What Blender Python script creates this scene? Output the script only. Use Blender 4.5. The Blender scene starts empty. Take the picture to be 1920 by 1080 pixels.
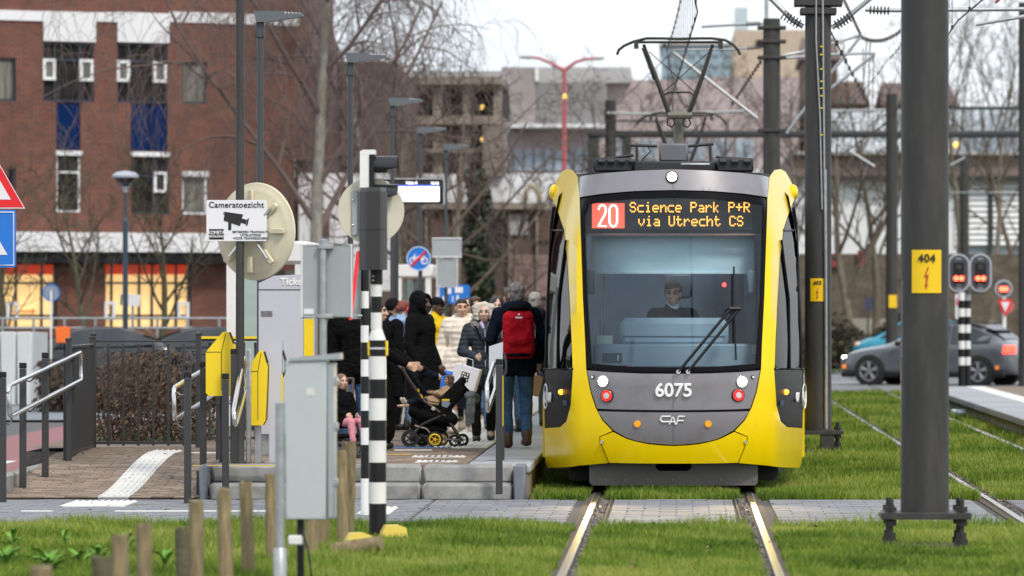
import bpy, bmesh, math, random
import numpy as np
from mathutils import Vector, Matrix, geometry
R = math.radians
random.seed(7)
rng = np.random.default_rng(7)
sc = bpy.context.scene
COL = sc.collection
# ------------------------------------------------------------------ camera (telephoto, 1.86 m above the rails, looking along the track)
F, CX, CY, H = 9600.0, 1274.0, 576.0, 1.86
cam = bpy.data.cameras.new("camera"); camo = bpy.data.objects.new("camera", cam); COL.objects.link(camo)
camo.location = (0, 0, H); camo.rotation_euler = (R(90), 0, 0)
cam.sensor_width = 36; cam.lens = F / 1920 * 36
cam.shift_x = -(CX - 960) / 1920; cam.shift_y = (CY - 540) / 1920
cam.clip_start = 0.5; cam.clip_end = 5000
cam.dof.use_dof = True; cam.dof.focus_distance = 52; cam.dof.aperture_fstop = 3.2
sc.camera = camo
# ------------------------------------------------------------------ overcast sky and a soft weak sun
SUN_EL, SUN_AZ = 47, 148     # azimuth clockwise from +Y (north): behind the camera, to the right
w = bpy.data.worlds.new("World"); sc.world = w; w.use_nodes = True
nt = w.node_tree; nt.nodes.clear()
sky = nt.nodes.new('ShaderNodeTexSky'); sky.sky_type = 'NISHITA'; sky.sun_disc = False
sky.sun_elevation = R(SUN_EL); sky.sun_rotation = R(SUN_AZ); sky.dust_density = 2.0
tc = nt.nodes.new('ShaderNodeTexCoord'); mp = nt.nodes.new('ShaderNodeMapping'); mp.inputs['Scale'].default_value = (1.5, 1.5, 5)
nz = nt.nodes.new('ShaderNodeTexNoise'); nz.inputs['Scale'].default_value = 2.2; nz.inputs['Detail'].default_value = 6
cr = nt.nodes.new('ShaderNodeValToRGB'); cr.color_ramp.elements[0].position = .36; cr.color_ramp.elements[1].position = .66
cr.color_ramp.elements[0].color = (5.8, 6.4, 7.2, 1); cr.color_ramp.elements[1].color = (9.4, 9.4, 9.5, 1)
mx = nt.nodes.new('ShaderNodeMix'); mx.data_type = 'RGBA'; mx.inputs[0].default_value = .86
bg = nt.nodes.new('ShaderNodeBackground'); bg.inputs[1].default_value = .1
wo = nt.nodes.new('ShaderNodeOutputWorld')
L = nt.links.new
L(tc.outputs['Generated'], mp.inputs[0]); L(mp.outputs[0], nz.inputs[0]); L(nz.outputs[0], cr.inputs[0])
L(sky.outputs[0], mx.inputs[6]); L(cr.outputs[0], mx.inputs[7]); L(mx.outputs[2], bg.inputs[0]); L(bg.outputs[0], wo.inputs[0])
sun = bpy.data.lights.new("sun", 'SUN'); sun.energy = 1.5; sun.angle = R(10); sun.color = (1, .93, .83)
suno = bpy.data.objects.new("sun", sun); COL.objects.link(suno)
_d = Vector((math.sin(R(SUN_AZ)) * math.cos(R(SUN_EL)), math.cos(R(SUN_AZ)) * math.cos(R(SUN_EL)), math.sin(R(SUN_EL))))
suno.rotation_euler = _d.to_track_quat('Z', 'Y').to_euler()
sc.view_settings.view_transform = 'Standard'; sc.view_settings.look = 'None'
sc.view_settings.exposure = 0.66; sc.view_settings.gamma = 1; sc.view_settings.use_curve_mapping = False
sc.render.engine = 'CYCLES'
sc.cycles.use_denoising = True
try: sc.cycles.denoiser = 'OPENIMAGEDENOISE'
except Exception: pass
sc.cycles.max_bounces = 8; sc.cycles.transparent_max_bounces = 12; sc.cycles.caustics_reflective = False; sc.cycles.caustics_refractive = False
sc.cycles.sample_clamp_indirect = 4
# ------------------------------------------------------------------ pixel <-> metre helpers (used once, to survey the place)
def X(px, Y): return (px - CX) * Y / F
def Z(py, Y): return H + (CY - py) * Y / F
def Yg(py, z=0.0): return F * (H - z) / (py - CY)          # distance of a ground point seen at row py
def G(px, py, z=0.0):
    Y = Yg(py, z); return X(px, Y), Y
# ------------------------------------------------------------------ materials
MATS = {}
def M(name, col, rough=.6, metal=0, var=.12, vs=3.0, bump=0, bs=60, rnd=0, emit=None, es=0, coat=0, spec=.5, dirt=None, da=.4, ds=1.2, stretch=None):
    if name in MATS: return MATS[name]
    m = bpy.data.materials.new(name); m.use_nodes = True; t = m.node_tree; b = t.nodes['Principled BSDF']; N = t.nodes.new; K = t.links.new
    b.inputs['Roughness'].default_value = rough; b.inputs['Metallic'].default_value = metal
    b.inputs['Specular IOR Level'].default_value = spec; b.inputs['Coat Weight'].default_value = coat; b.inputs['Coat Roughness'].default_value = .06
    tc = N('ShaderNodeTexCoord'); vec = tc.outputs['Object']
    if stretch:
        mp = N('ShaderNodeMapping'); mp.inputs['Scale'].default_value = stretch; K(vec, mp.inputs[0]); vec = mp.outputs[0]
    n = N('ShaderNodeTexNoise'); n.inputs['Scale'].default_value = vs; n.inputs['Detail'].default_value = 5; n.inputs['Roughness'].default_value = .65
    K(vec, n.inputs[0])
    mx = N('ShaderNodeMix'); mx.data_type = 'RGBA'
    mr = N('ShaderNodeMapRange'); mr.inputs[1].default_value = .3; mr.inputs[2].default_value = .7; K(n.outputs[0], mr.inputs[0]); K(mr.outputs[0], mx.inputs[0])
    mx.inputs[6].default_value = [max(0, c * (1 - var)) for c in col] + [1]; mx.inputs[7].default_value = [min(1, c * (1 + var)) for c in col] + [1]
    out = mx.outputs[2]
    if dirt:
        n2 = N('ShaderNodeTexNoise'); n2.inputs['Scale'].default_value = ds; n2.inputs['Detail'].default_value = 7; n2.inputs['Roughness'].default_value = .7; K(vec, n2.inputs[0])
        r2 = N('ShaderNodeMapRange'); r2.inputs[1].default_value = .48; r2.inputs[2].default_value = .68; r2.inputs[4].default_value = da; K(n2.outputs[0], r2.inputs[0])
        m2 = N('ShaderNodeMix'); m2.data_type = 'RGBA'; K(r2.outputs[0], m2.inputs[0]); K(out, m2.inputs[6]); m2.inputs[7].default_value = list(dirt) + [1]; out = m2.outputs[2]
    if rnd:
        oi = N('ShaderNodeObjectInfo'); hs = N('ShaderNodeHueSaturation'); ml = N('ShaderNodeMapRange')
        ml.inputs[3].default_value = 1 - rnd; ml.inputs[4].default_value = 1 + rnd; K(oi.outputs['Random'], ml.inputs[0]); K(ml.outputs[0], hs.inputs['Value']); K(out, hs.inputs['Color']); out = hs.outputs[0]
    K(out, b.inputs['Base Color'])
    if bump:
        n3 = N('ShaderNodeTexNoise'); n3.inputs['Scale'].default_value = bs; n3.inputs['Detail'].default_value = 4; K(vec, n3.inputs[0])
        bp = N('ShaderNodeBump'); bp.inputs['Strength'].default_value = bump; bp.inputs['Distance'].default_value = .02; K(n3.outputs[0], bp.inputs['Height']); K(bp.outputs[0], b.inputs['Normal'])
    if emit:
        b.inputs['Emission Color'].default_value = list(emit) + [1]; b.inputs['Emission Strength'].default_value = es
    MATS[name] = m; return m
def brickmat(name, c1, c2, mortar, bw=.22, bh=.068, ms=.012):
    m = bpy.data.materials.new(name); m.use_nodes = True; t = m.node_tree; b = t.nodes['Principled BSDF']; N = t.nodes.new; K = t.links.new
    tc = N('ShaderNodeTexCoord'); sp = N('ShaderNodeSeparateXYZ'); ad = N('ShaderNodeMath'); cb = N('ShaderNodeCombineXYZ')
    K(tc.outputs['Object'], sp.inputs[0]); K(sp.outputs[0], ad.inputs[0]); K(sp.outputs[1], ad.inputs[1]); K(ad.outputs[0], cb.inputs[0]); K(sp.outputs[2], cb.inputs[1])
    br = N('ShaderNodeTexBrick'); br.inputs['Color1'].default_value = list(c1) + [1]; br.inputs['Color2'].default_value = list(c2) + [1]; br.inputs['Mortar'].default_value = list(mortar) + [1]
    br.inputs['Scale'].default_value = 1; br.inputs['Brick Width'].default_value = bw; br.inputs['Row Height'].default_value = bh; br.inputs['Mortar Size'].default_value = ms; br.inputs['Bias'].default_value = -.1
    K(cb.outputs[0], br.inputs[0])
    n = N('ShaderNodeTexNoise'); n.inputs['Scale'].default_value = 1.1; n.inputs['Detail'].default_value = 8; n.inputs['Roughness'].default_value = .75; K(tc.outputs['Object'], n.inputs[0])
    mr = N('ShaderNodeMapRange'); mr.inputs[1].default_value = .3; mr.inputs[2].default_value = .7; mr.inputs[3].default_value = .65; mr.inputs[4].default_value = 1.3; K(n.outputs[0], mr.inputs[0])
    hs = N('ShaderNodeHueSaturation'); K(br.outputs[0], hs.inputs['Color']); K(mr.outputs[0], hs.inputs['Value']); K(hs.outputs[0], b.inputs['Base Color'])
    b.inputs['Roughness'].default_value = .85
    MATS[name] = m; return m
def glassmat(name, tint=(.8, .9, .95), refl=1.0):
    m = bpy.data.materials.new(name); m.use_nodes = True; t = m.node_tree; N = t.nodes.new; K = t.links.new; t.nodes.clear()
    o = N('ShaderNodeOutputMaterial'); tr = N('ShaderNodeBsdfTransparent'); gl = N('ShaderNodeBsdfGlossy'); fr = N('ShaderNodeFresnel'); mi = N('ShaderNodeMixShader')
    tr.inputs[0].default_value = list(tint) + [1]; gl.inputs['Roughness'].default_value = .03; fr.inputs[0].default_value = 1.5
    nn = N('ShaderNodeTexNoise'); nn.inputs['Scale'].default_value = 1.3; bp = N('ShaderNodeBump'); bp.inputs['Strength'].default_value = .02; tc = N('ShaderNodeTexCoord'); K(tc.outputs['Object'], nn.inputs[0]); K(nn.outputs[0], bp.inputs['Height']); K(bp.outputs[0], gl.inputs['Normal'])
    ml = N('ShaderNodeMath'); ml.operation = 'MULTIPLY'; ml.inputs[1].default_value = refl; K(fr.outputs[0], ml.inputs[0]); K(ml.outputs[0], mi.inputs[0]); K(tr.outputs[0], mi.inputs[1]); K(gl.outputs[0], mi.inputs[2]); K(mi.outputs[0], o.inputs[0])
    MATS[name] = m; return m
# ------------------------------------------------------------------ mesh builder
class MB:
    def __init__(s): s.v = []; s.f = []; s.mi = []; s.cur = 0
    def add(s, vs, fs):
        o = len(s.v); s.v.extend([tuple(p) for p in vs]); s.f.extend([tuple(i + o for i in f) for f in fs]); s.mi.extend([s.cur] * len(fs)); return s
    def box(s, c, d, rz=0, bev=0, rx=0, ry=0):
        hx, hy, hz = d[0] / 2, d[1] / 2, d[2] / 2
        if bev:
            b = min(bev, hx * .9, hy * .9, hz * .9); vs = []; ix = {}
            for a in (-1, 1):
                for bb in (-1, 1):
                    for cc in (-1, 1):
                        for k in range(3):
                            p = [a * (hx - b), bb * (hy - b), cc * (hz - b)]; p[k] = (a, bb, cc)[k] * (hx, hy, hz)[k]
                            ix[a, bb, cc, k] = len(vs); vs.append(p)
            fs = []
            S = (-1, 1); q = [(-1, -1), (1, -1), (1, 1), (-1, 1)]
            for a in S:
                fs.append([ix[a, u, w_, 0] for u, w_ in q][::a]); fs.append([ix[u, a, w_, 1] for u, w_ in q][::-a]); fs.append([ix[u, w_, a, 2] for u, w_ in q][::a])
            for a in S:
                for bb in S:
                    g = a * bb
                    fs.append([ix[a, bb, -1, 0], ix[a, bb, -1, 1], ix[a, bb, 1, 1], ix[a, bb, 1, 0]][::g])
                    fs.append([ix[a, -1, bb, 0], ix[a, 1, bb, 0], ix[a, 1, bb, 2], ix[a, -1, bb, 2]][::g])
                    fs.append([ix[-1, a, bb, 1], ix[-1, a, bb, 2], ix[1, a, bb, 2], ix[1, a, bb, 1]][::g])
                    for cc in S: fs.append([ix[a, bb, cc, k] for k in range(3)][::a * bb * cc])
        else:
            vs = [(x * hx, y * hy, z * hz) for z in (-1, 1) for x, y in ((-1, -1), (1, -1), (1, 1), (-1, 1))]
            fs = [(3, 2, 1, 0), (4, 5, 6, 7), (0, 1, 5, 4), (1, 2, 6, 5), (2, 3, 7, 6), (3, 0, 4, 7)]
        if rz or rx or ry:
            m = Matrix.Rotation(rz, 3, 'Z') @ Matrix.Rotation(ry, 3, 'Y') @ Matrix.Rotation(rx, 3, 'X'); vs = [m @ Vector(p) for p in vs]
        return s.add([(p[0] + c[0], p[1] + c[1], p[2] + c[2]) for p in vs], fs)
    def bx(s, x0, x1, y0, y1, z0, z1, bev=0): return s.box(((x0 + x1) / 2, (y0 + y1) / 2, (z0 + z1) / 2), (abs(x1 - x0), abs(y1 - y0), abs(z1 - z0)), bev=bev)
    def tube(s, pts, r, n=8, cap=True, closed=False):
        P = [Vector(p) for p in pts]; k = len(P); rr = r if isinstance(r, (list, tuple)) else [r] * k
        up = None; vs = []; fs = []
        for i in range(k):
            if closed: t = P[(i + 1) % k] - P[i - 1]
            else: t = P[min(i + 1, k - 1)] - P[max(i - 1, 0)]
            t = t.normalized() if t.length > 1e-9 else Vector((0, 0, 1))
            if up is None: up = Vector((0, 0, 1)) if abs(t.z) < .9 else Vector((1, 0, 0))
            a = t.cross(up)
            if a.length < 1e-6: a = t.orthogonal()
            a.normalize(); b = a.cross(t).normalized(); up = b
            for j in range(n):
                q = 2 * math.pi * j / n; vs.append(P[i] + (a * math.cos(q) + b * math.sin(q)) * rr[i])
        m = k if closed else k - 1
        for i in range(m):
            for j in range(n):
                i2 = (i + 1) % k; fs.append((i * n + j, i2 * n + j, i2 * n + (j + 1) % n, i * n + (j + 1) % n))
        if cap and not closed: fs.append(tuple(range(n))); fs.append(tuple(range((k - 1) * n, k * n))[::-1])
        return s.add(vs, fs)
    def cyl(s, p0, p1, r0, r1=None, n=14): return s.tube([p0, p1], [r0, r0 if r1 is None else r1], n)
    def lathe(s, prof, c=(0, 0, 0), n=18, axis='z', caps=True):
        vs = []; fs = []
        for r, z in prof:
            for j in range(n):
                q = 2 * math.pi * j / n; a, b = r * math.cos(q), r * math.sin(q)
                p = (a, b, z) if axis == 'z' else ((a, z, b) if axis == 'y' else (z, a, b)); vs.append((p[0] + c[0], p[1] + c[1], p[2] + c[2]))
        fl = axis == 'y'
        for i in range(len(prof) - 1):
            for j in range(n):
                f = (i * n + j, i * n + (j + 1) % n, (i + 1) * n + (j + 1) % n, (i + 1) * n + j); fs.append(f[::-1] if fl else f)
        e0 = tuple(range(n))[::-1]; e1 = tuple(range((len(prof) - 1) * n, len(prof) * n))
        if caps: fs.append(e0[::-1] if fl else e0); fs.append(e1[::-1] if fl else e1)
        else: fs += [(j + (len(prof) - 1) * n, (j + 1) % n + (len(prof) - 1) * n, (j + 1) % n, j) for j in range(n)]
        return s.add(vs, fs)
    def sph(s, c, r, n=14, m=9):
        if not isinstance(r, (tuple, list)): r = (r, r, r)
        vs = [(c[0], c[1], c[2] - r[2])]; fs = []
        for i in range(1, m):
            a = -math.pi / 2 + math.pi * i / m
            for j in range(n):
                q = 2 * math.pi * j / n; vs.append((c[0] + r[0] * math.cos(a) * math.cos(q), c[1] + r[1] * math.cos(a) * math.sin(q), c[2] + r[2] * math.sin(a)))
        vs.append((c[0], c[1], c[2] + r[2])); T = len(vs) - 1
        for j in range(n):
            fs.append((0, 1 + (j + 1) % n, 1 + j)); fs.append((T, 1 + (m - 2) * n + j, 1 + (m - 2) * n + (j + 1) % n))
            for i in range(m - 2): fs.append((1 + i * n + j, 1 + i * n + (j + 1) % n, 1 + (i + 1) * n + (j + 1) % n, 1 + (i + 1) * n + j))
        return s.add(vs, fs)
    def cap(s, a, b, ra, rb, n=12):      # tapered capsule, closed
        a, b = Vector(a), Vector(b); d = (b - a); l = d.length; d = d / l if l > 1e-6 else Vector((0, 0, 1))
        pts = []; rr = []
        for k in range(5):
            q = math.pi / 2 * k / 4 * .98 + .02; pts.append(a - d * ra * math.cos(q)); rr.append(ra * math.sin(q))
        for k in range(5):
            q = math.pi / 2 * (1 - k / 4 * .98); pts.append(b + d * rb * math.cos(q)); rr.append(rb * math.sin(q))
        return s.tube(pts, rr, n)
    def prism(s, poly, y0, y1, plane='xz'):   # polygon extruded along the missing axis
        n = len(poly)
        def mk(p, h): return (p[0], h, p[1]) if plane == 'xz' else ((p[0], p[1], h) if plane == 'xy' else (h, p[0], p[1]))
        vs = [mk(p, y0) for p in poly] + [mk(p, y1) for p in poly]
        fs = [tuple(range(n)), tuple(range(n, 2 * n))[::-1]] + [(i, i + n, (i + 1) % n + n, (i + 1) % n) for i in range(n)]
        return s.add(vs, fs)
    def quad(s, a, b, c, d): return s.add([a, b, c, d], [(0, 1, 2, 3)])
    def mesh(s, name, mats, smooth=40, fix=True):
        me = bpy.data.meshes.new(name); me.from_pydata(s.v, [], s.f); me.validate()
        for m in (mats if isinstance(mats, (list, tuple)) else [mats]): me.materials.append(m)
        if any(s.mi) and len(me.polygons) == len(s.mi): me.polygons.foreach_set('material_index', s.mi)
        if fix:
            b = bmesh.new(); b.from_mesh(me); bmesh.ops.recalc_face_normals(b, faces=b.faces); b.to_mesh(me); b.free()
        if smooth:
            me.polygons.foreach_set('use_smooth', [True] * len(me.polygons)); me.set_sharp_from_angle(angle=R(smooth))
        return me
def obj(name, me, parent=None, loc=None, rz=0):
    o = bpy.data.objects.new(name, me); COL.objects.link(o)
    if parent: o.parent = parent
    if loc: o.location = loc
    if rz: o.rotation_euler.z = rz
    return o
def tag(o, label=None, cat=None, group=None, kind=None):
    if label: o['label'] = label
    if cat: o['category'] = cat
    if group: o['group'] = group
    if kind: o['kind'] = kind
    return o
def thing(name, label, cat, loc=(0, 0, 0), rz=0, group=None): return tag(obj(name, None, None, loc, rz), label, cat, group)
def part(name, mb, mats, parent, label=None, smooth=40, fix=True, loc=None, rz=0): return tag(obj(name, mb.mesh(name, mats, smooth, fix), parent, loc, rz), label)
def solo(name, mb, mats, label, cat, group=None, loc=None, rz=0, smooth=40): return tag(obj(name, mb.mesh(name, mats, smooth), None, loc, rz), label, cat, group)
def struct(name, mb, mats, kind='structure', smooth=40, fix=True, parent=None): return tag(obj(name, mb.mesh(name, mats, smooth, fix), parent), kind=kind)
def kids(o): return [c for c in bpy.data.objects if c.parent == o]
def copy_tree(root, loc, rz=0, label=None):
    ch = {}
    for c in bpy.data.objects:
        if c.parent: ch.setdefault(c.parent.name, []).append(c)
    def go(o, par):
        c = o.copy(); COL.objects.link(c)
        if par: c.parent = par
        for k in ch.get(o.name, []): go(k, c)
        return c
    r = go(root, None); r.location = loc; r.rotation_euler.z = rz
    if label: r['label'] = label
    return r
TMPS = bpy.data.scenes.new('workbench')      # a bare scene to evaluate modifiers in, removed at the end
def bake(o):
    TMPS.collection.objects.link(o); vl = TMPS.view_layers[0]; vl.update(); dg = vl.depsgraph
    r = bpy.data.meshes.new_from_object(o.evaluated_get(dg), depsgraph=dg); bpy.data.objects.remove(o); return r
def text(name, body, parent, loc, size, mat, rz=0, off=0.0, ext=.0015, align='CENTER', rot=(R(90), 0, 0), sx=1.0, shear=0, space=1.0):
    c = bpy.data.curves.new(name, 'FONT'); c.body = body; c.size = size; c.align_x = align; c.align_y = 'CENTER'; c.extrude = ext; c.bevel_depth = off; c.bevel_resolution = 0; c.shear = shear; c.space_character = space
    me = bake(bpy.data.objects.new(name, c)); me.name = name; me.materials.clear(); me.materials.append(mat); bpy.data.curves.remove(c)
    o = bpy.data.objects.new(name, me); COL.objects.link(o); o.parent = parent; o.location = loc; o.rotation_euler = rot; o.scale.x = sx; return o
def surf2d(outline, mapf, step, holes=(), thick=0.0, inward=(0, 1, 0)):
    """Triangulate a 2D outline with interior points and lay it on a curved surface; thick gives the rim a depth."""
    def dens(p):
        q = []
        for i in range(len(p)):
            a, b = p[i], p[(i + 1) % len(p)]; k = max(1, int(math.dist(a, b) / step)); q += [(a[0] + (b[0] - a[0]) * j / k, a[1] + (b[1] - a[1]) * j / k) for j in range(k)]
        return q
    def ins(p, poly):
        c = False; j = len(poly) - 1
        for i in range(len(poly)):
            a, b = poly[i], poly[j]
            if (a[1] > p[1]) != (b[1] > p[1]) and p[0] < (b[0] - a[0]) * (p[1] - a[1]) / (b[1] - a[1]) + a[0]: c = not c
            j = i
        return c
    loops = [dens(outline)] + [dens(h) for h in holes]; pts = []; edges = []
    for lp in loops:
        o = len(pts); pts += lp; edges += [(o + i, o + (i + 1) % len(lp)) for i in range(len(lp))]
    nb = len(pts); bd = np.array(pts)
    xs = [p[0] for p in outline]; zs = [p[1] for p in outline]
    for x in np.arange(min(xs), max(xs), step):
        for z in np.arange(min(zs), max(zs), step):
            p = (x, z)
            if ins(p, outline) and not any(ins(p, h) for h in holes) and ((bd - p) ** 2).sum(1).min() > (step * .45) ** 2: pts.append(p)
    vo, eo, fo, *_ = geometry.delaunay_2d_cdt([Vector(p) for p in pts], edges, [], 0, 1e-5)
    fs = []
    for f in fo:
        c = sum((vo[i] for i in f), Vector((0, 0))) / len(f)
        if ins(c, outline) and not any(ins(c, h) for h in holes): fs.append(tuple(f))
    v3 = [Vector(mapf(p.x, p.y)) for p in vo]; mb = MB()
    if thick:
        iv = Vector(inward) * thick; n = len(v3); cnt = {}
        for f in fs:
            for i in range(len(f)): e = (f[i], f[(i + 1) % len(f)]); cnt[e] = 1
        sk = [(a, b) for (a, b) in cnt if (b, a) not in cnt]
        fs2 = fs + [(b, a, a + n, b + n) for a, b in sk]
        mb.add(v3 + [p + iv for p in v3], fs2)
    else: mb.add(v3, fs)
    return mb
def remesh(mb, vox, smooth=3, fac=.5, noise=0, nscale=8):
    me = bpy.data.meshes.new('tmp'); me.from_pydata(mb.v, [], mb.f)
    o = bpy.data.objects.new('tmp', me)
    m = o.modifiers.new('r', 'REMESH'); m.mode = 'VOXEL'; m.voxel_size = vox
    if smooth: k = o.modifiers.new('s', 'SMOOTH'); k.iterations = smooth; k.factor = fac
    r = bake(o); bpy.data.meshes.remove(me)
    if noise:
        from mathutils import noise as NZ
        k = len(r.vertices); co = np.empty(k * 3, np.float32); no = np.empty(k * 3, np.float32); r.vertices.foreach_get('co', co); r.vertex_normals.foreach_get('vector', no)
        co = co.reshape(-1, 3); no = no.reshape(-1, 3); q = np.array([NZ.noise(c) for c in (co * nscale).tolist()], np.float32)[:, None]
        r.vertices.foreach_set('co', (co + no * q * noise).ravel()); r.update()
    r.polygons.foreach_set('use_smooth', [True] * len(r.polygons))
    return r
# ================================================================== MATERIALS
asphalt = M('asphalt', (.10, .10, .105), .85, var=.2, vs=20, bump=.3, bs=120)
soil = M('soil', (.045, .06, .02), .95, var=.35, vs=6, bump=.4, bs=40)
pavegrey = M('pave_grey', (.20, .205, .225), .75, var=.2, vs=9, bump=.25, bs=150, rnd=.16, dirt=(.11, .11, .11), da=.35, ds=2)
pavejoint = M('pave_joint', (.07, .068, .065), .95, var=.3, vs=14)
pavebrown = M('pave_brown', (.235, .175, .13), .8, var=.28, vs=7, bump=.25, bs=140, rnd=.34, dirt=(.10, .09, .075), da=.4, ds=2)
slabm = M('slab_concrete', (.33, .35, .38), .75, var=.1, vs=5, bump=.15, bs=120, rnd=.1, dirt=(.2, .2, .2), da=.3, ds=1.5)
concrete = M('concrete', (.30, .30, .295), .85, var=.16, vs=6, bump=.35, bs=90, dirt=(.10, .095, .075), da=.75, ds=2.2)
concdark = M('concrete_blue', (.17, .19, .22), .8, var=.15, vs=6, bump=.2, bs=90)
whitetile = M('white_tile', (.68, .68, .66), .7, var=.08, vs=8, rnd=.05, dirt=(.35, .34, .3), da=.5, ds=3)
whitepaint = M('white_paint', (.75, .75, .74), .6, var=.06)
bluepaint = M('blue_paint', (.07, .17, .42), .6)
yellowline = M('yellow_line', (.60, .42, .12), .7)
redpath = M('red_asphalt', (.26, .12, .125), .85, var=.12, vs=10, bump=.2, bs=150)
bluepave = M('blue_paving', (.19, .21, .235), .8, var=.15, vs=10)
railm = M('rail_steel', (.62, .60, .57), .20, 1.0, var=.08, vs=8)
raild = M('rail_groove', (.03, .028, .026), .8)
railc = M('rail_concrete', (.085, .062, .045), .85, var=.25, vs=8, bump=.3, bs=80)
ballast = M('ballast_stone', (.12, .105, .09), .5, var=.4, vs=30, rnd=.3)
mastm = M('mast_paint', (.040, .039, .038), .5, 0.0, var=.10, vs=2.5, bump=.05, bs=30, dirt=(.085, .08, .07), da=.5, ds=1.6, stretch=(4, 4, .7), spec=.35)
galv = M('galvanised', (.42, .44, .45), .42, .75, var=.18, vs=14)
steel = M('stainless', (.72, .72, .73), .16, 1.0, var=.05)
anthr = M('anthracite', (.034, .035, .037), .4, 0, var=.08)
rubber = M('rubber', (.02, .02, .02), .75)
blackm = M('black_paint', (.010, .010, .011), .4, spec=.35)
whitegl = M('white_gloss', (.80, .80, .79), .32, var=.05, dirt=(.5, .5, .46), da=.4, ds=3)
lampgrey = M('lamp_grey', (.045, .053, .06), .45)
yellow = M('tram_yellow', (.93, .66, .002), .28, 0, var=.03, spec=.3, coat=.2, dirt=(.66, .46, .02), da=.16, ds=2.2, stretch=(3, 1, .8))
binyellow = M('bin_yellow', (.86, .62, .01), .38, var=.05)
wood = M('post_wood', (.25, .195, .105), .85, var=.45, vs=5, bump=.5, bs=40, rnd=.15, dirt=(.11, .10, .055), da=.6, ds=3, stretch=(6, 6, .8))
creamm = M('sign_back_cream', (.62, .57, .42), .6, var=.07, dirt=(.42, .36, .22), da=.3, ds=2)
alum = M('sign_back_grey', (.36, .39, .41), .5, .3, var=.08)
lav = M('panel_lavender', (.50, .51, .57), .45, var=.05)
# ================================================================== GROUND
g = MB(); g.quad((-900, -60, -.03), (900, -60, -.03), (900, 2400, -.03), (-900, 2400, -.03)); struct('ground', g, asphalt)
ZP = .32
YC0, YC1, YF = 43.1, 49.4, 49.5       # crossing near and far edge, platform front
g = MB(); g.quad((-12, 15, -.012), (12, 15, -.012), (12, YC0, -.012), (-12, YC0, -.012)); g.quad((-1.42, YC1, -.012), (4.85, YC1, -.012), (4.85, 111, -.012), (-1.42, 111, -.012)); struct('soil', g, soil)
TX = [-.06, 3.72]; HG = .75
XR = [t + s * HG for t in TX for s in (-1, 1)]
# rails with groove, concrete shoulder and ballast
for i, x in enumerate(XR):
    inn = 1 if i % 2 == 0 else -1
    r = tag(obj('tram_rail', None, None, (x, 0, 0)), kind='structure')
    m = MB(); m.bx(-.031, .031, 18, 150, -.02, .022, .006); part('rail_head', m, railm, r)
    m = MB(); a, b = sorted((inn * .032, inn * .13)); m.bx(a, b, 18, 150, -.02, -.004); part('groove', m, raild, r)
    m = MB(); a, b = sorted((-inn * .032, -inn * .095)); m.bx(a, b, 18, 150, -.02, .004); part('shoulder', m, railc, r)
    m = MB(); a, b = sorted((inn * .142, inn * .165)); m.bx(a, b, YC0 - .6, YC1 + .2, -.02, .008); part('guard_strip', m, railc, r)
    m = MB()
    for k in range(900 if i < 2 else 260):
        y = random.uniform(26 if i < 2 else 43, 49.5 if i < 2 else 60); s = random.uniform(.008, .02); c = (inn * random.uniform(.055, .13), y, .0)
        m.box(c, (s * 1.4, s * 1.8, s), rz=random.random() * 3, rx=random.random())
    tag(part('ballast', m, ballast, r), kind='stuff')
# crossing paving: bands between the rails
def pavers(parent, x0, x1, y0, y1, pw, pd, mat, limit, zf=lambda y: 0.0, th=.05, gap=.006, offs=True, tilt=None, skip=lambda x, y: False):
    cells = []; nr = max(1, round((y1 - y0) / pd)); d = (y1 - y0) / nr
    for j in range(nr):
        y = y0 + d * (j + .5); sh = (pw / 2 if (j % 2 and offs) else 0); xs = x0 - sh
        while xs < x1 - .02:
            a, b = max(xs, x0), min(xs + pw, x1)
            if b - a > .03 and not skip((a + b) / 2, y): cells.append((a, b, y))
            xs += pw
    sh = {}
    rest = MB()
    for k, (a, b, y) in enumerate(cells):
        wd = round(b - a, 3); dz = random.uniform(-.003, .003); z = zf(y); sl = math.atan2(zf(y + .05) - zf(y - .05), .1)
        if k < limit:
            if wd not in sh:
                m = MB(); m.box((0, 0, -th / 2), (wd - gap, d - gap, th), bev=.006); sh[wd] = m.mesh('paver', mat)
            o = obj('paver', sh[wd], parent); o.location = ((a + b) / 2, y, z + dz); o.rotation_euler = (sl + random.uniform(-.006, .006), random.uniform(-.008, .008), 0)
        else: rest.box(((a + b) / 2, y, z + dz - th / 2), (wd - gap, d - gap, th), rx=sl)
    if rest.v: tag(part('paver_rest', rest, mat, parent, smooth=0), kind='stuff')
cross = tag(obj('crossing_pavement', None), kind='structure')
m = MB(); m.bx(-14, 14, YC0, YC1, -.05, -.008); part('joint_bed', m, pavejoint, cross)
e = [(-14, XR[0] - .17), (XR[0] + .18, XR[1] - .18), (XR[1] + .17, XR[2] - .17), (XR[2] + .18, XR[3] - .18), (XR[3] + .17, 8)]
for (a, b), lim in zip(e, (130, 90, 80, 0, 0)):
    if lim != 130: pavers(cross, a, b, YC0, YC1, .30, .30, pavegrey, lim, zf=lambda y: .004)
    else:
        pavers(cross, -2.35, b, YC0, YC1, .30, .30, pavegrey, lim, zf=lambda y: .004)
        pavers(cross, -9.0, -2.36, YC0, YC1, .21, .21, pavegrey, 0, zf=lambda y: .004)
# white markings on the path
m = MB()
for a, b in ((X(40, 46.5), X(98, 46.5)), (X(216, 46.5), X(405, 46.5)), (X(410, 46.5), X(520, 46.5))): m.bx(a, b, 46.45, 46.57, .004, .0115)
part('line_marking', m, whitepaint, cross)
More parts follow.
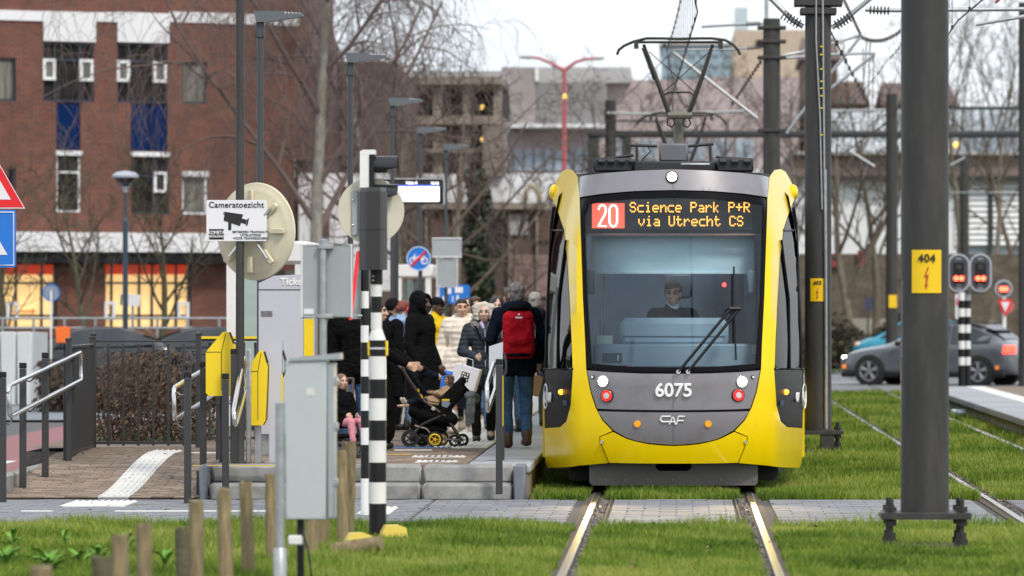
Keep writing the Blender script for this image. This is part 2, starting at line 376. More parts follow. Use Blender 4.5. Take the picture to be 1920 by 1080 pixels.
# red cycle path and blue pavement on the left
g = MB(); g.quad((-9.6, 51.5, .012), (-6.75, 51.5, .012), (-6.75, 84, .012), (-9.6, 84, .012)); struct('cycle_path', g, redpath)
g = MB(); g.quad((-30, 84.0, .010), (-5.6, 84, .010), (-5.6, 108, .010), (-30, 108, .010)); struct('pavement', g, bluepave)
g = MB()
for y in (54, 60, 66.5): g.bx(-8.15, -7.95, y, y + 1.4, .012, .018)
struct('cycle_path_marking', g, whitepaint)
g = MB(); g.bx(-6.72, -6.58, YF, 56.3, -.02, .22, .02); g.bx(-6.75, -6.6, 56.31, 84, -.02, .12, .02); struct('kerb', g, concrete)
# ramp
RX0, RX1, RY0, RY1 = -6.58, -4.72, YF, 56.3
def rampz(y):
    t = min(1, max(0, (y - RY0) / 4.6)); return .03 + (ZP - .03) * (t * t * (3 - 2 * t) * .75 + t * .25)
ramp = tag(obj('ramp', None), kind='structure')
m = MB(); n = 24
for i in range(n):
    a, b = RY0 + (RY1 - RY0) * i / n, RY0 + (RY1 - RY0) * (i + 1) / n; za, zb = rampz(a) - .012, rampz(b) - .012
    m.add([(RX0, a, za), (RX1 + .32, a, za), (RX1 + .32, b, zb), (RX0, b, zb)], [(0, 1, 2, 3)])
part('ramp_bed', m, pavejoint, ramp)
pavers(ramp, RX0, RX1 + .30, RY0 + .02, RY1, .21, .105, pavebrown, 300, zf=rampz, skip=lambda x, y: -5.63 < x < -5.32 and y < 54.9)
# white ribbed guidance tiles
def ribtile(w_, d_):
    m = MB(); m.box((0, 0, -.02), (w_, d_, .04), bev=.004)
    for k in range(5): m.cyl((-w_ / 2 + w_ * (k + .5) / 5, -d_ / 2 + .01, .001), (-w_ / 2 + w_ * (k + .5) / 5, d_ / 2 - .01, .001), .011, n=6)
    return m.mesh('guidance_tile', whitetile)
rt = ribtile(.30, .298)
y = RY0 + .16
while y < 54.8:
    o = obj('guidance_tile', rt, ramp); o.location = (-5.475, y, rampz(y) + .004); o.rotation_euler.x = math.atan2(rampz(y + .05) - rampz(y - .05), .1); y += .3
def studtile(w_=.3):
    m = MB(); m.box((0, 0, -.02), (w_, w_, .04), bev=.004)
    for i in range(5):
        for j in range(5): m.cyl((-w_ / 2 + w_ * (i + .5) / 5, -w_ / 2 + w_ * (j + .5) / 5, 0), (-w_ / 2 + w_ * (i + .5) / 5, -w_ / 2 + w_ * (j + .5) / 5, .008), .02, .014, n=6)
    return m.mesh('stud_tile', whitetile)
stt = studtile()
for x, y in [(-5.62 + .3 * i, 48.7 - .3 * j) for i in range(2) for j in range(4)] + [(-6.45 - .3 * i, 46.4 - .3 * j) for i in range(3) for j in range(2)] + [(-2.75 + .3 * i, 47.2 - .3 * j) for i in range(1) for j in range(5)]:
    o = obj('stud_tile', stt, cross); o.location = (x, y, .012)
# ================================================================== LEFT PLATFORM
plat = tag(obj('platform', None), kind='structure')
PX0, PX1 = RX1 + .02, -1.47
m = MB(); m.bx(PX0, PX1 - .02, YF + .32, 132, -.02, ZP - .05); m.bx(-7.2, PX0, RY1, 132, -.02, ZP - .05); part('platform_core', m, pavejoint, plat)
m = MB(); m.bx(-.315, .315, -.495, .495, -.08, 0, .012); me = m.mesh('edge_slab', slabm)
for i in range(80):
    o = obj('edge_slab', me, plat); o.location = (PX1 - .30, YF + 1.0 + i * 1.0, ZP + random.uniform(-.002, .002))
m = MB(); m.bx(-.1, .1, -.495, .495, -.25, 0, .01); me = m.mesh('edge_wall', M('edge_wall', (.33, .27, .2), .85, var=.2, dirt=(.12, .1, .06), da=.6))
for i in range(30):
    o = obj('edge_wall', me, plat); o.location = (PX1 - .115, YF + .9 + i, ZP - .09)
XI = PX1 - .625
pavers(plat, PX0 + .02, XI, YF + .38, 66, .21, .21, pavebrown, 300, zf=lambda y: ZP - .002)
m = MB(); m.quad((-7.2, 66, ZP - .006), (XI, 66, ZP - .006), (XI, 132, ZP - .006), (-7.2, 132, ZP - .006)); part('far_paving', m, pavebrown, plat)
m = MB(); m.quad((-7.2, RY1 + .02, ZP - .008), (PX0, RY1 + .02, ZP - .008), (PX0, 66, ZP - .008), (-7.2, 66, ZP - .008)); part('back_paving', m, pavebrown, plat)
y = 56.2
while y < 100:
    for k in range(2):
        o = obj('stud_tile', stt, plat); o.location = (XI - .16 - .3 * k, y, ZP + .006)
    y += .3
for (px, py) in ((800, 857), (822, 857), (845, 857), (808, 866), (830, 866)):
    x, y = G(px, py, ZP); o = obj('stud_tile', stt, plat); o.location = (x, y, ZP + .007)
m = MB(); m.bx(-4.0, -2.5, Yg(840, ZP), Yg(840, ZP) + .22, ZP, ZP + .007); part('blue_line', m, bluepaint, plat)
m = MB(); m.bx(X(640, 53), X(767, 53), Yg(853, ZP), Yg(853, ZP) + .14, ZP, ZP + .008); m.bx(X(385, 51), X(545, 51), Yg(874, ZP), Yg(874, ZP) + .1, ZP, ZP + .008); part('yellow_line', m, yellowline, plat)
m = MB(); m.bx(X(360, 54.5), X(470, 54.5), Yg(850, ZP), Yg(850, ZP) + .12, ZP, ZP + .01); m.bx(X(740, 55), X(810, 55), Yg(845, ZP), Yg(845, ZP) + .12, ZP, ZP + .01); part('white_line', m, whitepaint, plat)
# stair of concrete blocks in front of the platform
xs = [X(390, YF), X(548, YF), X(789, YF), X(962, YF)]
for lev, (z0, z1, y0) in enumerate(((0, .155, YF), (.165, ZP + .005, YF + .3))):
    for a, b in zip(xs[:-1], xs[1:]):
        m = MB(); m.bx(a + .006, b - .006, y0, y0 + .45, z0 - .02, z1, .028); part('step_block', m, concrete, plat)
for a, b in ((X(374, YF), X(389, YF)), (X(963, YF), X(985, YF))):
    m = MB(); m.bx(a, b, YF - .05, YF + .62, -.02, ZP + .01, .015); part('end_stone', m, concdark, plat)
# ================================================================== RIGHT PLATFORM
rp = tag(obj('far_platform', None), kind='structure')
m = MB(); m.bx(4.95, 9.5, 60, 101, -.02, .22); part('platform_core', m, pavejoint, rp)
m = MB(); m.bx(-.42, .42, -.99, .99, -.1, 0, .012); me = m.mesh('edge_slab', slabm)
for i in range(20):
    o = obj('edge_slab', me, rp); o.location = (5.2, 62 + i * 2, .3)
m = MB(); m.bx(5.63, 6.0, 60, 101, .2, .30); part('guidance_strip', m, whitetile, rp)
m = MB(); m.bx(6.0, 9.5, 60, 101, .2, .297); part('brick_paving', m, pavebrown, rp)
m = MB()
for i in range(20): m.bx(4.86, 4.96, 61.02 + 2 * i, 62.98 + 2 * i, -.02, .198, .01)
part('edge_wall', m, concrete, rp)
# ================================================================== ROAD crossing behind, verge, far street
g = MB(); g.quad((-3, 111, .004), (60, 111, .004), (60, 142, .004), (-3, 142, .004)); struct('road', g, M('road_asphalt', (.17, .175, .185), .8, var=.15, vs=4, bump=.2, bs=60))
g = MB(); g.bx(-1.4, 4.8, 110.8, 111.0, -.02, .03); g.bx(4.5, 60, 142, 142.3, 0, .14); struct('road_kerb', g, concrete)
g = MB()
for x in (2, 8, 14): g.bx(x, x + 3, 126.2, 126.4, .004, .010)
g.bx(5.5, 18, 114.0, 114.25, .004, .010)
struct('road_marking', g, whitepaint)
# ================================================================== GRASS (real blades)
def grassmat(name, c0, c1, c2):
    m = bpy.data.materials.new(name); m.use_nodes = True; t = m.node_tree; b = t.nodes['Principled BSDF']; N = t.nodes.new; K = t.links.new
    at = N('ShaderNodeAttribute'); at.attribute_name = 'g'; r = N('ShaderNodeValToRGB'); r.color_ramp.elements[0].color = list(c0) + [1]; r.color_ramp.elements[1].color = list(c2) + [1]
    e = r.color_ramp.elements.new(.5); e.color = list(c1) + [1]; K(at.outputs['Fac'], r.inputs[0])
    K(r.outputs[0], b.inputs['Base Color']); b.inputs['Roughness'].default_value = .55; b.inputs['Specular IOR Level'].default_value = .3
    tr = N('ShaderNodeBsdfTranslucent'); K(r.outputs[0], tr.inputs[0]); mi = N('ShaderNodeMixShader'); mi.inputs[0].default_value = .35
    K(b.outputs[0], mi.inputs[1]); K(tr.outputs[0], mi.inputs[2]); K(mi.outputs[0], t.nodes['Material Output'].inputs[0]); return m
gmat = grassmat('grass_blade', (.036, .090, .010), (.18, .285, .024), (.44, .45, .12))
def grass(name, rects, tris=3):
    XS, YS, HS = [], [], []
    for x0, x1, y0, y1, dens, h in rects:
        n = int((x1 - x0) * (y1 - y0) * dens); x = rng.uniform(x0, x1, n); y = rng.uniform(y0, y1, n)
        cl = np.sin(x * 2.3 + y * 1.1) * np.sin(y * 1.7 - x * 1.3) + .6 * np.sin(x * 7.1 + 1.3 * y) * np.sin(y * 5.3 + x)
        worn = np.sin(x * 1.9 + 2 * np.sin(y * .8)) * np.sin(y * 1.15 + 1.5 * np.sin(x * 1.3)); keep = rng.random(n) < np.clip(1.15 + .7 * worn, .35, 1)
        for i, r in enumerate(XR):
            inn = 1 if i % 2 == 0 else -1; lo, hi = sorted((r - inn * (.115 + .03 * np.sin(y * 4.1 + i)), r + inn * .11)) if False else (np.minimum(r - inn * (.078 + .015 * np.sin(y * 4.1 + i)), r + inn * (.11 + .02 * np.sin(y * 5.3))), np.maximum(r - inn * (.078 + .015 * np.sin(y * 4.1 + i)), r + inn * (.11 + .02 * np.sin(y * 5.3)))); keep &= ~((x > lo) & (x < hi))
        XS.append(x[keep]); YS.append(y[keep]); HS.append((h * (1 + .35 * cl) * rng.uniform(.5, 1.3, n))[keep])
    x, y, h = map(np.concatenate, (XS, YS, HS)); n = len(x)
    a = rng.uniform(0, 2 * np.pi, n); wdt = rng.uniform(.0022, .0048, n) * (1 + np.maximum(0, (y - 50)) / 40); ln = rng.uniform(.1, .75, n) * h; q = rng.uniform(0, 2 * np.pi, n)
    dx, dy = np.cos(a) * wdt, np.sin(a) * wdt; lx, ly = np.cos(q) * ln, np.sin(q) * ln
    V = np.zeros((n, 5, 3))
    V[:, 0] = np.stack([x - dx, y - dy, np.full(n, -.01)], 1); V[:, 1] = np.stack([x + dx, y + dy, np.full(n, -.01)], 1)
    V[:, 2] = np.stack([x - dx * .8 + lx * .35, y - dy * .8 + ly * .35, h * .6], 1); V[:, 3] = np.stack([x + dx * .8 + lx * .35, y + dy * .8 + ly * .35, h * .6], 1)
    V[:, 4] = np.stack([x + lx, y + ly, h], 1)
    me = bpy.data.meshes.new(name); me.vertices.add(n * 5); me.vertices.foreach_set('co', V.ravel())
    b = (np.arange(n) * 5)[:, None]; f = np.concatenate([b + [0, 1, 3], b + [0, 3, 2], b + [2, 3, 4]], 1).ravel()
    me.loops.add(n * 9); me.loops.foreach_set('vertex_index', f.astype(np.int32)); me.polygons.add(n * 3)
    me.polygons.foreach_set('loop_start', np.arange(n * 3, dtype=np.int32) * 3); me.polygons.foreach_set('loop_total', np.full(n * 3, 3, np.int32))
    me.update(calc_edges=True)
    pat = .5 + .22 * np.sin(x * 3.1 + .8 * y) * np.sin(y * 2.2) + .15 * np.sin(x * .9 + y * .6)
    gv = np.clip(pat + rng.normal(0, .19, n), 0, 1); at = me.attributes.new('g', 'FLOAT', 'POINT'); at.data.foreach_set('value', np.repeat(gv, 5).astype(np.float32))
    me.materials.append(gmat); return tag(obj(name, me), kind='stuff')
grass('grass', [(3.4, 7.5, 34.2, YC0, 900, .07), (-6.4, 7.5, 30, 34.2, 700, .075), (-9, -6.4, 31, YC0, 700, .08), (-6.4, -1.0, 34.2, YC0 - .02, 2600, .085), (-1.0, 3.4, 34.2, YC0 - .02, 3000, .065), (-6.4, 3.4, YC0 - .25, YC0 + .04, 1400, .10)])
grass('track_grass', [(-1.44, 4.8, YC1 + .02, 52.5, 2600, .075), (-1.44, 4.8, YC1, YC1 + .25, 2400, .085), (-1.44, 1.3, 52.5, 56, 900, .08), (1.2, 4.8, 52.5, 62, 1100, .085), (1.2, 4.85, 62, 80, 520, .085), (1.2, 4.85, 80, 110.6, 260, .09)])
g = MB(); g.quad((2, 148, 0), (60, 148, 0), (60, 240, 1.5), (2, 240, 1.5)); struct('grass_verge', g, M('verge_green', (.08, .13, .03), .9, var=.4, vs=1.5))
# ================================================================== TRAM
tram = thing('tram', 'yellow tram with dark windscreen showing route 20 stopped at the platform', 'tram', (-.06, 50.5, 0))
TY = 50.5
ZHW = [(.15, 1.30), (.4, 1.335), (1.0, 1.355), (1.5, 1.345), (2.0, 1.32), (2.6, 1.275), (3.0, 1.2), (3.3, 1.13)]
def hw(z):
    for (a, p), (b, q) in zip(ZHW[:-1], ZHW[1:]):
        if z <= b: return p + (q - p) * max(0, (z - a)) / (b - a)
    return ZHW[-1][1]
def TD(x, z, ):
    u = abs(x) / hw(z); d = .30 * min(u, .745) ** 2.4 / .745 ** 2.4
    if u > .745: d += ((u - .745) / .255) ** 1.25 * 1.75
    if z < .8: d += .10 * ((.8 - z) / .5) ** 2
    if z > 1.15: d += .42 * ((z - 1.15) / 2.0) ** 1.35
    return d
def tp(px, py):         # nose surface point seen at a pixel of the survey photo
    d = .3
    for _ in range(12):
        x = X(px, TY + d) + .06; z = Z(py, TY + d); d = .5 * d + .5 * TD(max(-1.36, min(1.36, x)), z)
    return x, z
def tyl(px, py, yl): return X(px, TY + yl) + .06, yl, Z(py, TY + yl)
MIR = 1263.0
def poly(pts, mirror=False):
    return [tp(2 * MIR - px if mirror else px, py) for px, py in pts]
def full(pts): return poly(pts) + poly(pts[::-1], True)
def off(d):
    return lambda x, z: (x, TD(x, z) + d, z)
tgrey = M('tram_grey', (.27, .26, .275), .28, .45, var=.05, coat=.3, dirt=(.13, .125, .12), da=.35, ds=2)
tdark = M('tram_dark', (.009, .009, .011), .32, 0, var=.05, spec=.05)
seam = M('seam_black', (.012, .012, .012), .6)
wglass = glassmat('windscreen_glass', (.80, .90, .95), 1.0)
sglass = glassmat('side_glass', (.22, .25, .27), .55)
side = [(1062, 317), (1074, 319), (1083, 331), (1087, 372), (1090, 470), (1093, 560), (1097, 640), (1099, 692), (1107, 735), (1117, 765), (1129, 788), (1148, 808), (1124, 818), (1124, 826), (1141, 868), (1085, 873), (1027, 877), (1022.5, 868), (1021, 803), (1050, 801), (1062, 790), (1070, 760), (1074, 700), (1072, 640), (1068, 560), (1063, 480), (1057, 430), (1049, 405), (1040, 381), (1035, 370), (1037, 352), (1045, 336), (1053, 322)]
for mi in (False, True):
    part('corner_shell', surf2d(poly(side, mi), off(0), .06, thick=.05), yellow, tram, fix=True, smooth=30)
    ws = [(1040.8, 383), (1048.3, 406), (1056, 431), (1062, 480), (1067, 560), (1071, 640), (1073.3, 690), (1021.8, 690), (1023.5, 600), (1027.5, 500), (1031.5, 430), (1036, 392)]
    fr = part('cab_side_window', surf2d(poly(ws, mi), off(.012), .07), sglass, tram)
    lp = [(1021.4, 693.5), (1073.5, 693.5), (1073, 705), (1069, 760), (1061, 788), (1049.5, 799.5), (1021.2, 801.5)]
    part('cab_side_panel', surf2d(poly(lp, mi), off(.012), .07), tdark, tram)
    # window mullions
    m = MB(); q = lambda px, py: (lambda a: (a[0], TD(*a) - .004, a[1]))(tp(2 * MIR - px if mi else px, py))
    m.tube([q(1037.5, 390), q(1033.5, 420), q(1030, 500), q(1026, 600), q(1024, 692)], .018, 6); m.tube([q(1036, 432), q(1057, 432)], .012, 6); m.tube([q(1062, 450), q(1048, 560), q(1046, 690)], .02, 6); m.tube([q(1021, 692), q(1074, 692)], .014, 6)
    part('window_bar', m, tdark, tram)
    a = tp(2 * MIR - 1053 if mi else 1053, 735); m = MB(); m.sph((a[0], TD(*a), a[1]), (.035, .03, .028)); part('side_indicator', m, M('amber_lit', (.9, .35, .02), .3, emit=(1, .38, .03), es=2.5), tram)
    # round camera pod at the cheek
    a = tp(2 * MIR - 1037 if mi else 1037, 361); m = MB(); m.sph((a[0] + (.012 if not mi else -.012), TD(*a) - .02, a[1]), (.055, .12, .085), 18, 12); part('camera_pod', m, yellow, tram)
bump = [(1149.5, 810), (1125.5, 819), (1125.5, 826), (1142.5, 867.5)] + [(1180, 868.5), (1220, 869), (1263, 869)]
ucv = [(1263, 836.5), (1240, 835.5), (1215, 833), (1190, 827.5), (1175, 823), (1163, 817)]
bp = [tp(*p) for p in bump[::1]]
pl = poly(bump) + poly(bump[:-1][::-1], True) + poly(ucv[::-1][:-1], True) + poly(ucv)
part('bumper_cover', surf2d(pl, off(-.012), .06, thick=.05), yellow, tram)
for sx in (False, True):
    a = tp(2 * MIR - 1128 if sx else 1128, 829); m = MB(); m.lathe([(.016, -.02), (.016, .0), (.01, .002)], (a[0], TD(*a) - .012, a[1]), 10, 'y'); part('bumper_bolt', m, steel, tram)
gu = [(1101, 694.5), (1140, 698), (1200, 700.5), (1263, 701)]
gum = [(1263, 769), (1200, 768.5), (1150, 767.5), (1119.5, 766)]
part('nose_panel', surf2d(poly(gu) + poly(gu[:-1][::-1], True) + poly([(1109, 735)], True) + poly(gum[1:][::-1], True) + poly(gum) + poly([(1109, 735)]), off(.008), .06, thick=.03), tgrey, tram)
lo0 = [(1121, 771), (1150, 772), (1200, 773), (1263, 773.5)]
loU = [(1263, 834), (1240, 833), (1215, 830.5), (1190, 825.5), (1175, 820.5), (1150, 806.5), (1131, 787)]
part('lower_nose_panel', surf2d(poly(lo0) + poly(lo0[:-1][::-1], True) + poly(loU[1:][::-1], True) + poly(loU), off(.008), .06, thick=.03), tgrey, tram)
rf0 = [(1086, 370), (1130, 363), (1190, 358), (1263, 356)]; rf1 = [(1263, 317.5), (1200, 319.5), (1140, 324), (1084, 332)]
part('roof_fascia', surf2d(poly(rf0) + poly(rf0[:-1][::-1], True) + poly(rf1[1:][::-1], True) + poly(rf1), off(.006), .06, thick=.04), tgrey, tram)
wb = [(1089, 373), (1131, 366), (1190, 360.5), (1263, 358.5)]; wl = [(1263, 697.5), (1180, 696), (1100.5, 690), (1094, 560), (1091, 470)]
wpoly = poly(wb) + poly(wb[:-1][::-1], True) + poly(wl[1:][::-1], True) + poly(wl)
wh = [(1095, 384), (1135, 378), (1190, 373), (1263, 371)]; whl = [(1263, 689), (1180, 687.5), (1108, 682), (1100, 560), (1097, 470)]
hole = poly(wh) + poly(wh[:-1][::-1], True) + poly(whl[1:][::-1], True) + poly(whl)
part('windscreen_frame', surf2d(wpoly, off(.004), .07, holes=[hole], thick=.03), tdark, tram)
part('windscreen', surf2d(hole, off(.01), .08), wglass, tram)
# dark inner shell so nothing shows through the seams
inner = [(1060, 330), (1083, 326), (1263, 322)]; innl = [(1263, 866), (1145, 866), (1030, 872), (1026, 700), (1032, 500), (1045, 380)]
hole2 = [(x * .985, z) for x, z in hole]
part('nose_liner', surf2d(poly(inner) + poly(inner[:-1][::-1], True) + poly(innl[1:][::-1], True) + poly(innl), off(.07), .12, holes=[hole2]), seam, tram)
# body behind the nose
sec = [(-1.2, .25)] + [(-h_, z_) for z_, h_ in ZHW[1:-1]] + [(-1.05, 3.17), (-.8, 3.24), (0, 3.27), (.8, 3.24), (1.05, 3.17)] + [(h_, z_) for z_, h_ in ZHW[1:-1][::-1]] + [(1.2, .25)]
m = MB(); st = [2.1, 2.6, 33.0, 33.4, 66.5]; sk = [.985, .99, .99, .99, .99]
n = len(sec); vs = [(x * k, y, z) for y, k in zip(st, sk) for x, z in sec]; fs = [(i * n + j, i * n + (j + 1) % n, (i + 1) * n + (j + 1) % n, (i + 1) * n + j) for i in range(4) for j in range(n)]; fs += [tuple(range(n))[::-1], tuple(range(4 * n, 5 * n))]
m.add(vs, fs[:-2] + [fs[-1]]); part('body', m, M('tram_body_dark', (.03, .03, .032), .2, coat=.3), tram)
m = MB()
for s in (-1, 1): m.bx(s * 1.335 - .012, s * 1.335 + .012, 2.2, 33, .32, .95)
part('side_skirt', m, yellow, tram)
# skirt plate
m = MB(); yl = .42; P = lambda px, py: (lambda a: (a[0], a[2]))(tyl(px, py, yl))
pts = [(1105, 866), (1105, 904), (1110, 910), (1263, 911), (1416, 910), (1421, 904), (1421, 866), (1297, 866), (1296, 878), (1290, 883), (1236, 883), (1230, 878), (1229, 866)]
m.prism([P(*p) for p in pts], yl, yl + .02); part('skirt_plate', m, M('skirt_grey', (.14, .13, .125), .5, .2, var=.15, dirt=(.16, .15, .14), da=.4, ds=4), tram)
for px in (1136, 1173, 1215, 1262, 1309, 1352, 1388, 1414):
    a = tyl(px, 900, yl); m = MB(); m.lathe([(.014, -.012), (.014, 0)], (a[0], yl - .001, a[2]), 8, 'y'); part('skirt_bolt', m, M('bolt_grey', (.2, .19, .18), .4, .6), tram)
m = MB(); m.bx(-1.05, 1.05, .9, 6, .12, .5); m.bx(-.9, .9, .6, .9, .3, .55); part('bogie', m, rubber, tram)
for x in (-.75, .75):
    for y in (1.9, 3.7):
        m = MB(); m.lathe([(.30, -.06), (.31, -.05), (.31, .06), (.2, .07)], (x, y, .31), 24, 'x'); part('wheel', m, raild, tram)
# lights and lettering on the nose
def nose(px, py, d=0.0):
    a = tp(px, py); return Vector((a[0], TD(*a) + d, a[1]))
def nrm(px, py):
    a = tp(px, py); e = .02; x, z = a; dx = (TD(x + e, z) - TD(x - e, z)) / (2 * e); dz = (TD(x, z + e) - TD(x, z - e)) / (2 * e); return Vector((dx, -1, dz)).normalized()
def disc(m, c, nv, r, h=.012, n=24, r2=None):
    m.tube([c - nv * .03, c + nv * (h * .8), c + nv * h], [r, r, (r2 if r2 is not None else r * .94)], n)
hl = M('headlight_lit', (1, .95, .8), .2, emit=(1, .88, .66), es=7); chrome = M('chrome', (.7, .7, .7), .12, 1)
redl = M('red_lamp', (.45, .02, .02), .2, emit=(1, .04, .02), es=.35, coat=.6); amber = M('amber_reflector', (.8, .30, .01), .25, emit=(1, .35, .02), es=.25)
HLP = []
for px, py, r_, es in ((1131, 715, .049, 1), (1391, 716, .049, 1)):
    c, nv = nose(px, py), nrm(px, py); o = obj('headlight', None, tram)
    m = MB(); disc(m, c, nv, r_ + .012, .010); h = part('headlight_ring', m, chrome, tram); m = MB(); disc(m, c, nv, r_, .016); part('headlight', m, hl, tram); HLP.append((c, nv)); bpy.data.objects.remove(o)
for px, py in ((1138, 742), (1384, 741)):
    c, nv = nose(px, py), nrm(px, py); m = MB(); disc(m, c, nv, .066, .010); r0 = part('tail_lamp_ring', m, seam, tram)
    m = MB(); disc(m, c, nv, .058, .016); r1 = part('tail_lamp', m, redl, tram); m = MB(); disc(m, c, nv, .030, .022); part('lamp_centre', m, M('lamp_clear', (.75, .75, .76), .15, .3), r1)
for px, py in ((1111, 707), (1412, 707)):
    c, nv = nose(px, py), nrm(px, py); m = MB(); disc(m, c, nv, .02, .006); r1 = part('washer_cap', m, seam, tram); m = MB(); disc(m, c, nv, .013, .010); part('washer_nozzle', m, whitegl, r1)
for px, py in ((1195, 795), (1328, 795)):
    c, nv = nose(px, py), nrm(px, py); m = MB(); disc(m, c, nv, .032, .012); part('amber_reflector', m, amber, tram)
c, nv = nose(1260, 332), nrm(1260, 332); m = MB(); disc(m, c, nv, .064, .012); part('top_lamp_ring', m, seam, tram); m = MB(); disc(m, c, nv, .048, .018); part('top_headlight', m, hl, tram)
wl_ = M('letter_white', (.85, .85, .85), .5, var=.02)
a = nose(1263, 733); text('number_lettering', '6075', tram, (a.x, a.y - .014, a.z), .185, wl_, off=.006, ext=.006)
a = nose(1262, 788)
m = MB()   # the maker's mark, cut as flat bars
def bar(p, q, w_=.0085): m.tube([(p[0], 0, p[1]), (q[0], 0, q[1])], w_, 5)
k = .0105
bar((-11 * k, 3.5 * k), (-2 * k, 3.5 * k)); bar((-11 * k, 3.5 * k), (-12 * k, 0)); bar((-12 * k, 0), (-10 * k, -1.6 * k)); bar((-10 * k, -1.6 * k), (1.2 * k, -1.6 * k)); bar((-3.6 * k, -4 * k), (-.2 * k, 3.5 * k)); bar((-.2 * k, 3.5 * k), (2.2 * k, -4 * k)); bar((3.2 * k, -4 * k), (5 * k, 3.5 * k)); bar((5 * k, 3.5 * k), (11 * k, 3.5 * k)); bar((4.4 * k, -.6 * k), (10 * k, -.6 * k))
part('maker_emblem', m, M('emblem_silver', (.8, .8, .8), .35, .3), tram, loc=(a.x, a.y - .002, a.z))
for mi in (False, True):      # operator mark on the black cheek
    px = 2 * MIR - 1026 if mi else 1026; a = nose(px, 742); tx = -1 if mi else 1
    nv = nrm(px, 742); m = MB(); ring = []
    u = Vector((-nv.y, nv.x, 0)).normalized(); u = u if u.x > 0 else -u
    base = nose(px + (6 if mi else -1), 743)
    for i in range(24):
        q = 2 * math.pi * i / 24; ring.append(base + u * math.cos(q) * .13 + Vector((0, 0, math.sin(q) * .125)) + nv * .012)
    m.tube(ring, .007, 5, closed=True); m.tube([base + u * -.07 + Vector((0, 0, .05)) + nv * .012, base + u * -.07 + Vector((0, 0, -.03)) + nv * .012, base + u * -.0 + Vector((0, 0, -.07)) + nv * .012, base + u * .07 + Vector((0, 0, -.03)) + nv * .012, base + u * .07 + Vector((0, 0, .05)) + nv * .012], .008, 5)
    part('operator_mark', m, wl_, tram)
    b2 = nose((2 * MIR - 1033) if mi else 1033, 742); ang = math.atan2(u.y, u.x)
    text('operator_lettering', 'ov', tram, (b2 + nv * .012), .2, wl_, off=.004, ext=.003, rot=(R(90), 0, ang))
m = MB(); m.tube([nose(1262, py, -.0095) for py in (702, 720, 745, 766)], .0016, 4); part('centre_seam', m, seam, tram); m = MB(); m.tube([nose(1262, py, -.0095) for py in (776, 800, 832)], .0016, 4); part('centre_seam', m, seam, tram); m = MB(); m.tube([nose(1262, py, -.0075) for py in (320, 336, 354)], .0016, 4); part('centre_seam', m, seam, tram)
# wiper
m = MB()
def wq(px, py, d): return nose(px, py, -d)
arm = part
for (a0, a1) in (((1272, 697), (1370, 579)), ((1290, 697), (1387, 578))):
    m = MB(); m.tube([wq(*a0, .03), wq((a0[0] + a1[0]) / 2, (a0[1] + a1[1]) / 2, .06), wq(*a1, .05)], .016, 6); part('wiper_arm', m, blackm, tram)
m = MB(); m.tube([wq(1366, 579, .055), wq(1388, 579, .055)], .022, 6); m.tube([wq(1376, 500, .02), wq(1377, 578, .03), wq(1380, 675, .02)], .011, 6); part('wiper_blade', m, blackm, tram)
m = MB()
for px in (1272, 1290): c = wq(px, 697, .03); m.cyl(c + Vector((0, .04, 0)), c + Vector((0, -.01, 0)), .022)
part('wiper_spindle', m, steel, tram)
# ---- cab interior
cabd = M('cab_dark', (.065, .10, .15), .7, var=.2); cabm = M('cab_mid', (.10, .14, .19), .6, var=.1); dashm = M('dash_blue_grey', (.33, .42, .49), .6, var=.05); blindm = M('sun_blind', (.60, .73, .77), .8, var=.03)
m = MB(); m.bx(-1.1, 1.1, 2.3, 2.34, .95, 2.98); part('cab_back_wall', m, cabd, tram)
m = MB(); m.bx(-1.1, 1.1, .5, 2.3, .88, .93); part('cab_floor', m, cabd, tram)
P3 = lambda px, py, yl: tyl(px, py, yl)
def slab(name, x0, x1, y0, y1, yl, th, mat, bev=.02):
    a = P3(x0, y1, yl); b = P3(x1, y0, yl); m = MB(); m.bx(a[0], b[0], yl, yl + th, a[2], b[2], bev); return part(name, m, mat, tram)
slab('sun_blind', 1109, 1414, 443, 513, .92, .01, blindm, 0)
slab('blind_bar', 1107, 1416, 510, 514, .90, .02, M('bar_pale', (.6, .7, .72), .4), .004)
slab('dash_hump', 1161, 1366, 596, 652, .62, .5, dashm, .06)
slab('dash_shelf', 1113, 1421, 645, 690, .50, .5, dashm, .02)
slab('dash_groove', 1168, 1360, 630, 632, .612, .01, cabd, 0)
slab('dash_plate', 1118, 1149, 629, 650, .58, .01, M('plate_pale', (.5, .6, .55), .5), .003)
slab('dash_box', 1129, 1166, 662, 680, .49, .012, M('box_slate', (.08, .12, .15), .5), .003)
a = P3(1159, 672, .485); text('dash_number', '1', tram, a, .075, wl_, off=.004)
slab('headrest', 1246, 1298, 512, 560, 1.75, .1, cabm, .03)
slab('cab_partition', 1395, 1420, 500, 645, 1.5, .05, cabm, .02)
for px in (1106, 1409):
    slab('interior_mirror', px - 9, px + 9, 506, 552, .60, .05, M('mirror_grey', (.22, .28, .33), .3), .03)
m = MB(); a = P3(1358, 534, 1.4); m.sph(a, .022); part('cab_lamp', m, M('cab_red', (.6, 0, 0), .3, emit=(1, .03, .03), es=5), tram)
m = MB(); m.tube([P3(1133, 514, 1.2), P3(1133, 645, 1.2)], .007, 6); part('cab_rail', m, M('rail_brass', (.45, .28, .15), .4, .5), tram)
for k, px in enumerate((1124, 1130, 1137, 1143)): slab('cab_control', px, px + 2.5, 600 + 9 * k, 655, 1.0, .01, cabm, 0)
slab('dash_sticker', 1160, 1176, 684.5, 688.5, .498, .002, M('sticker_red', (.5, .05, .04), .5), 0); slab('dash_paper', 1410, 1419, 648, 664, .49, .004, whitegl, 0)
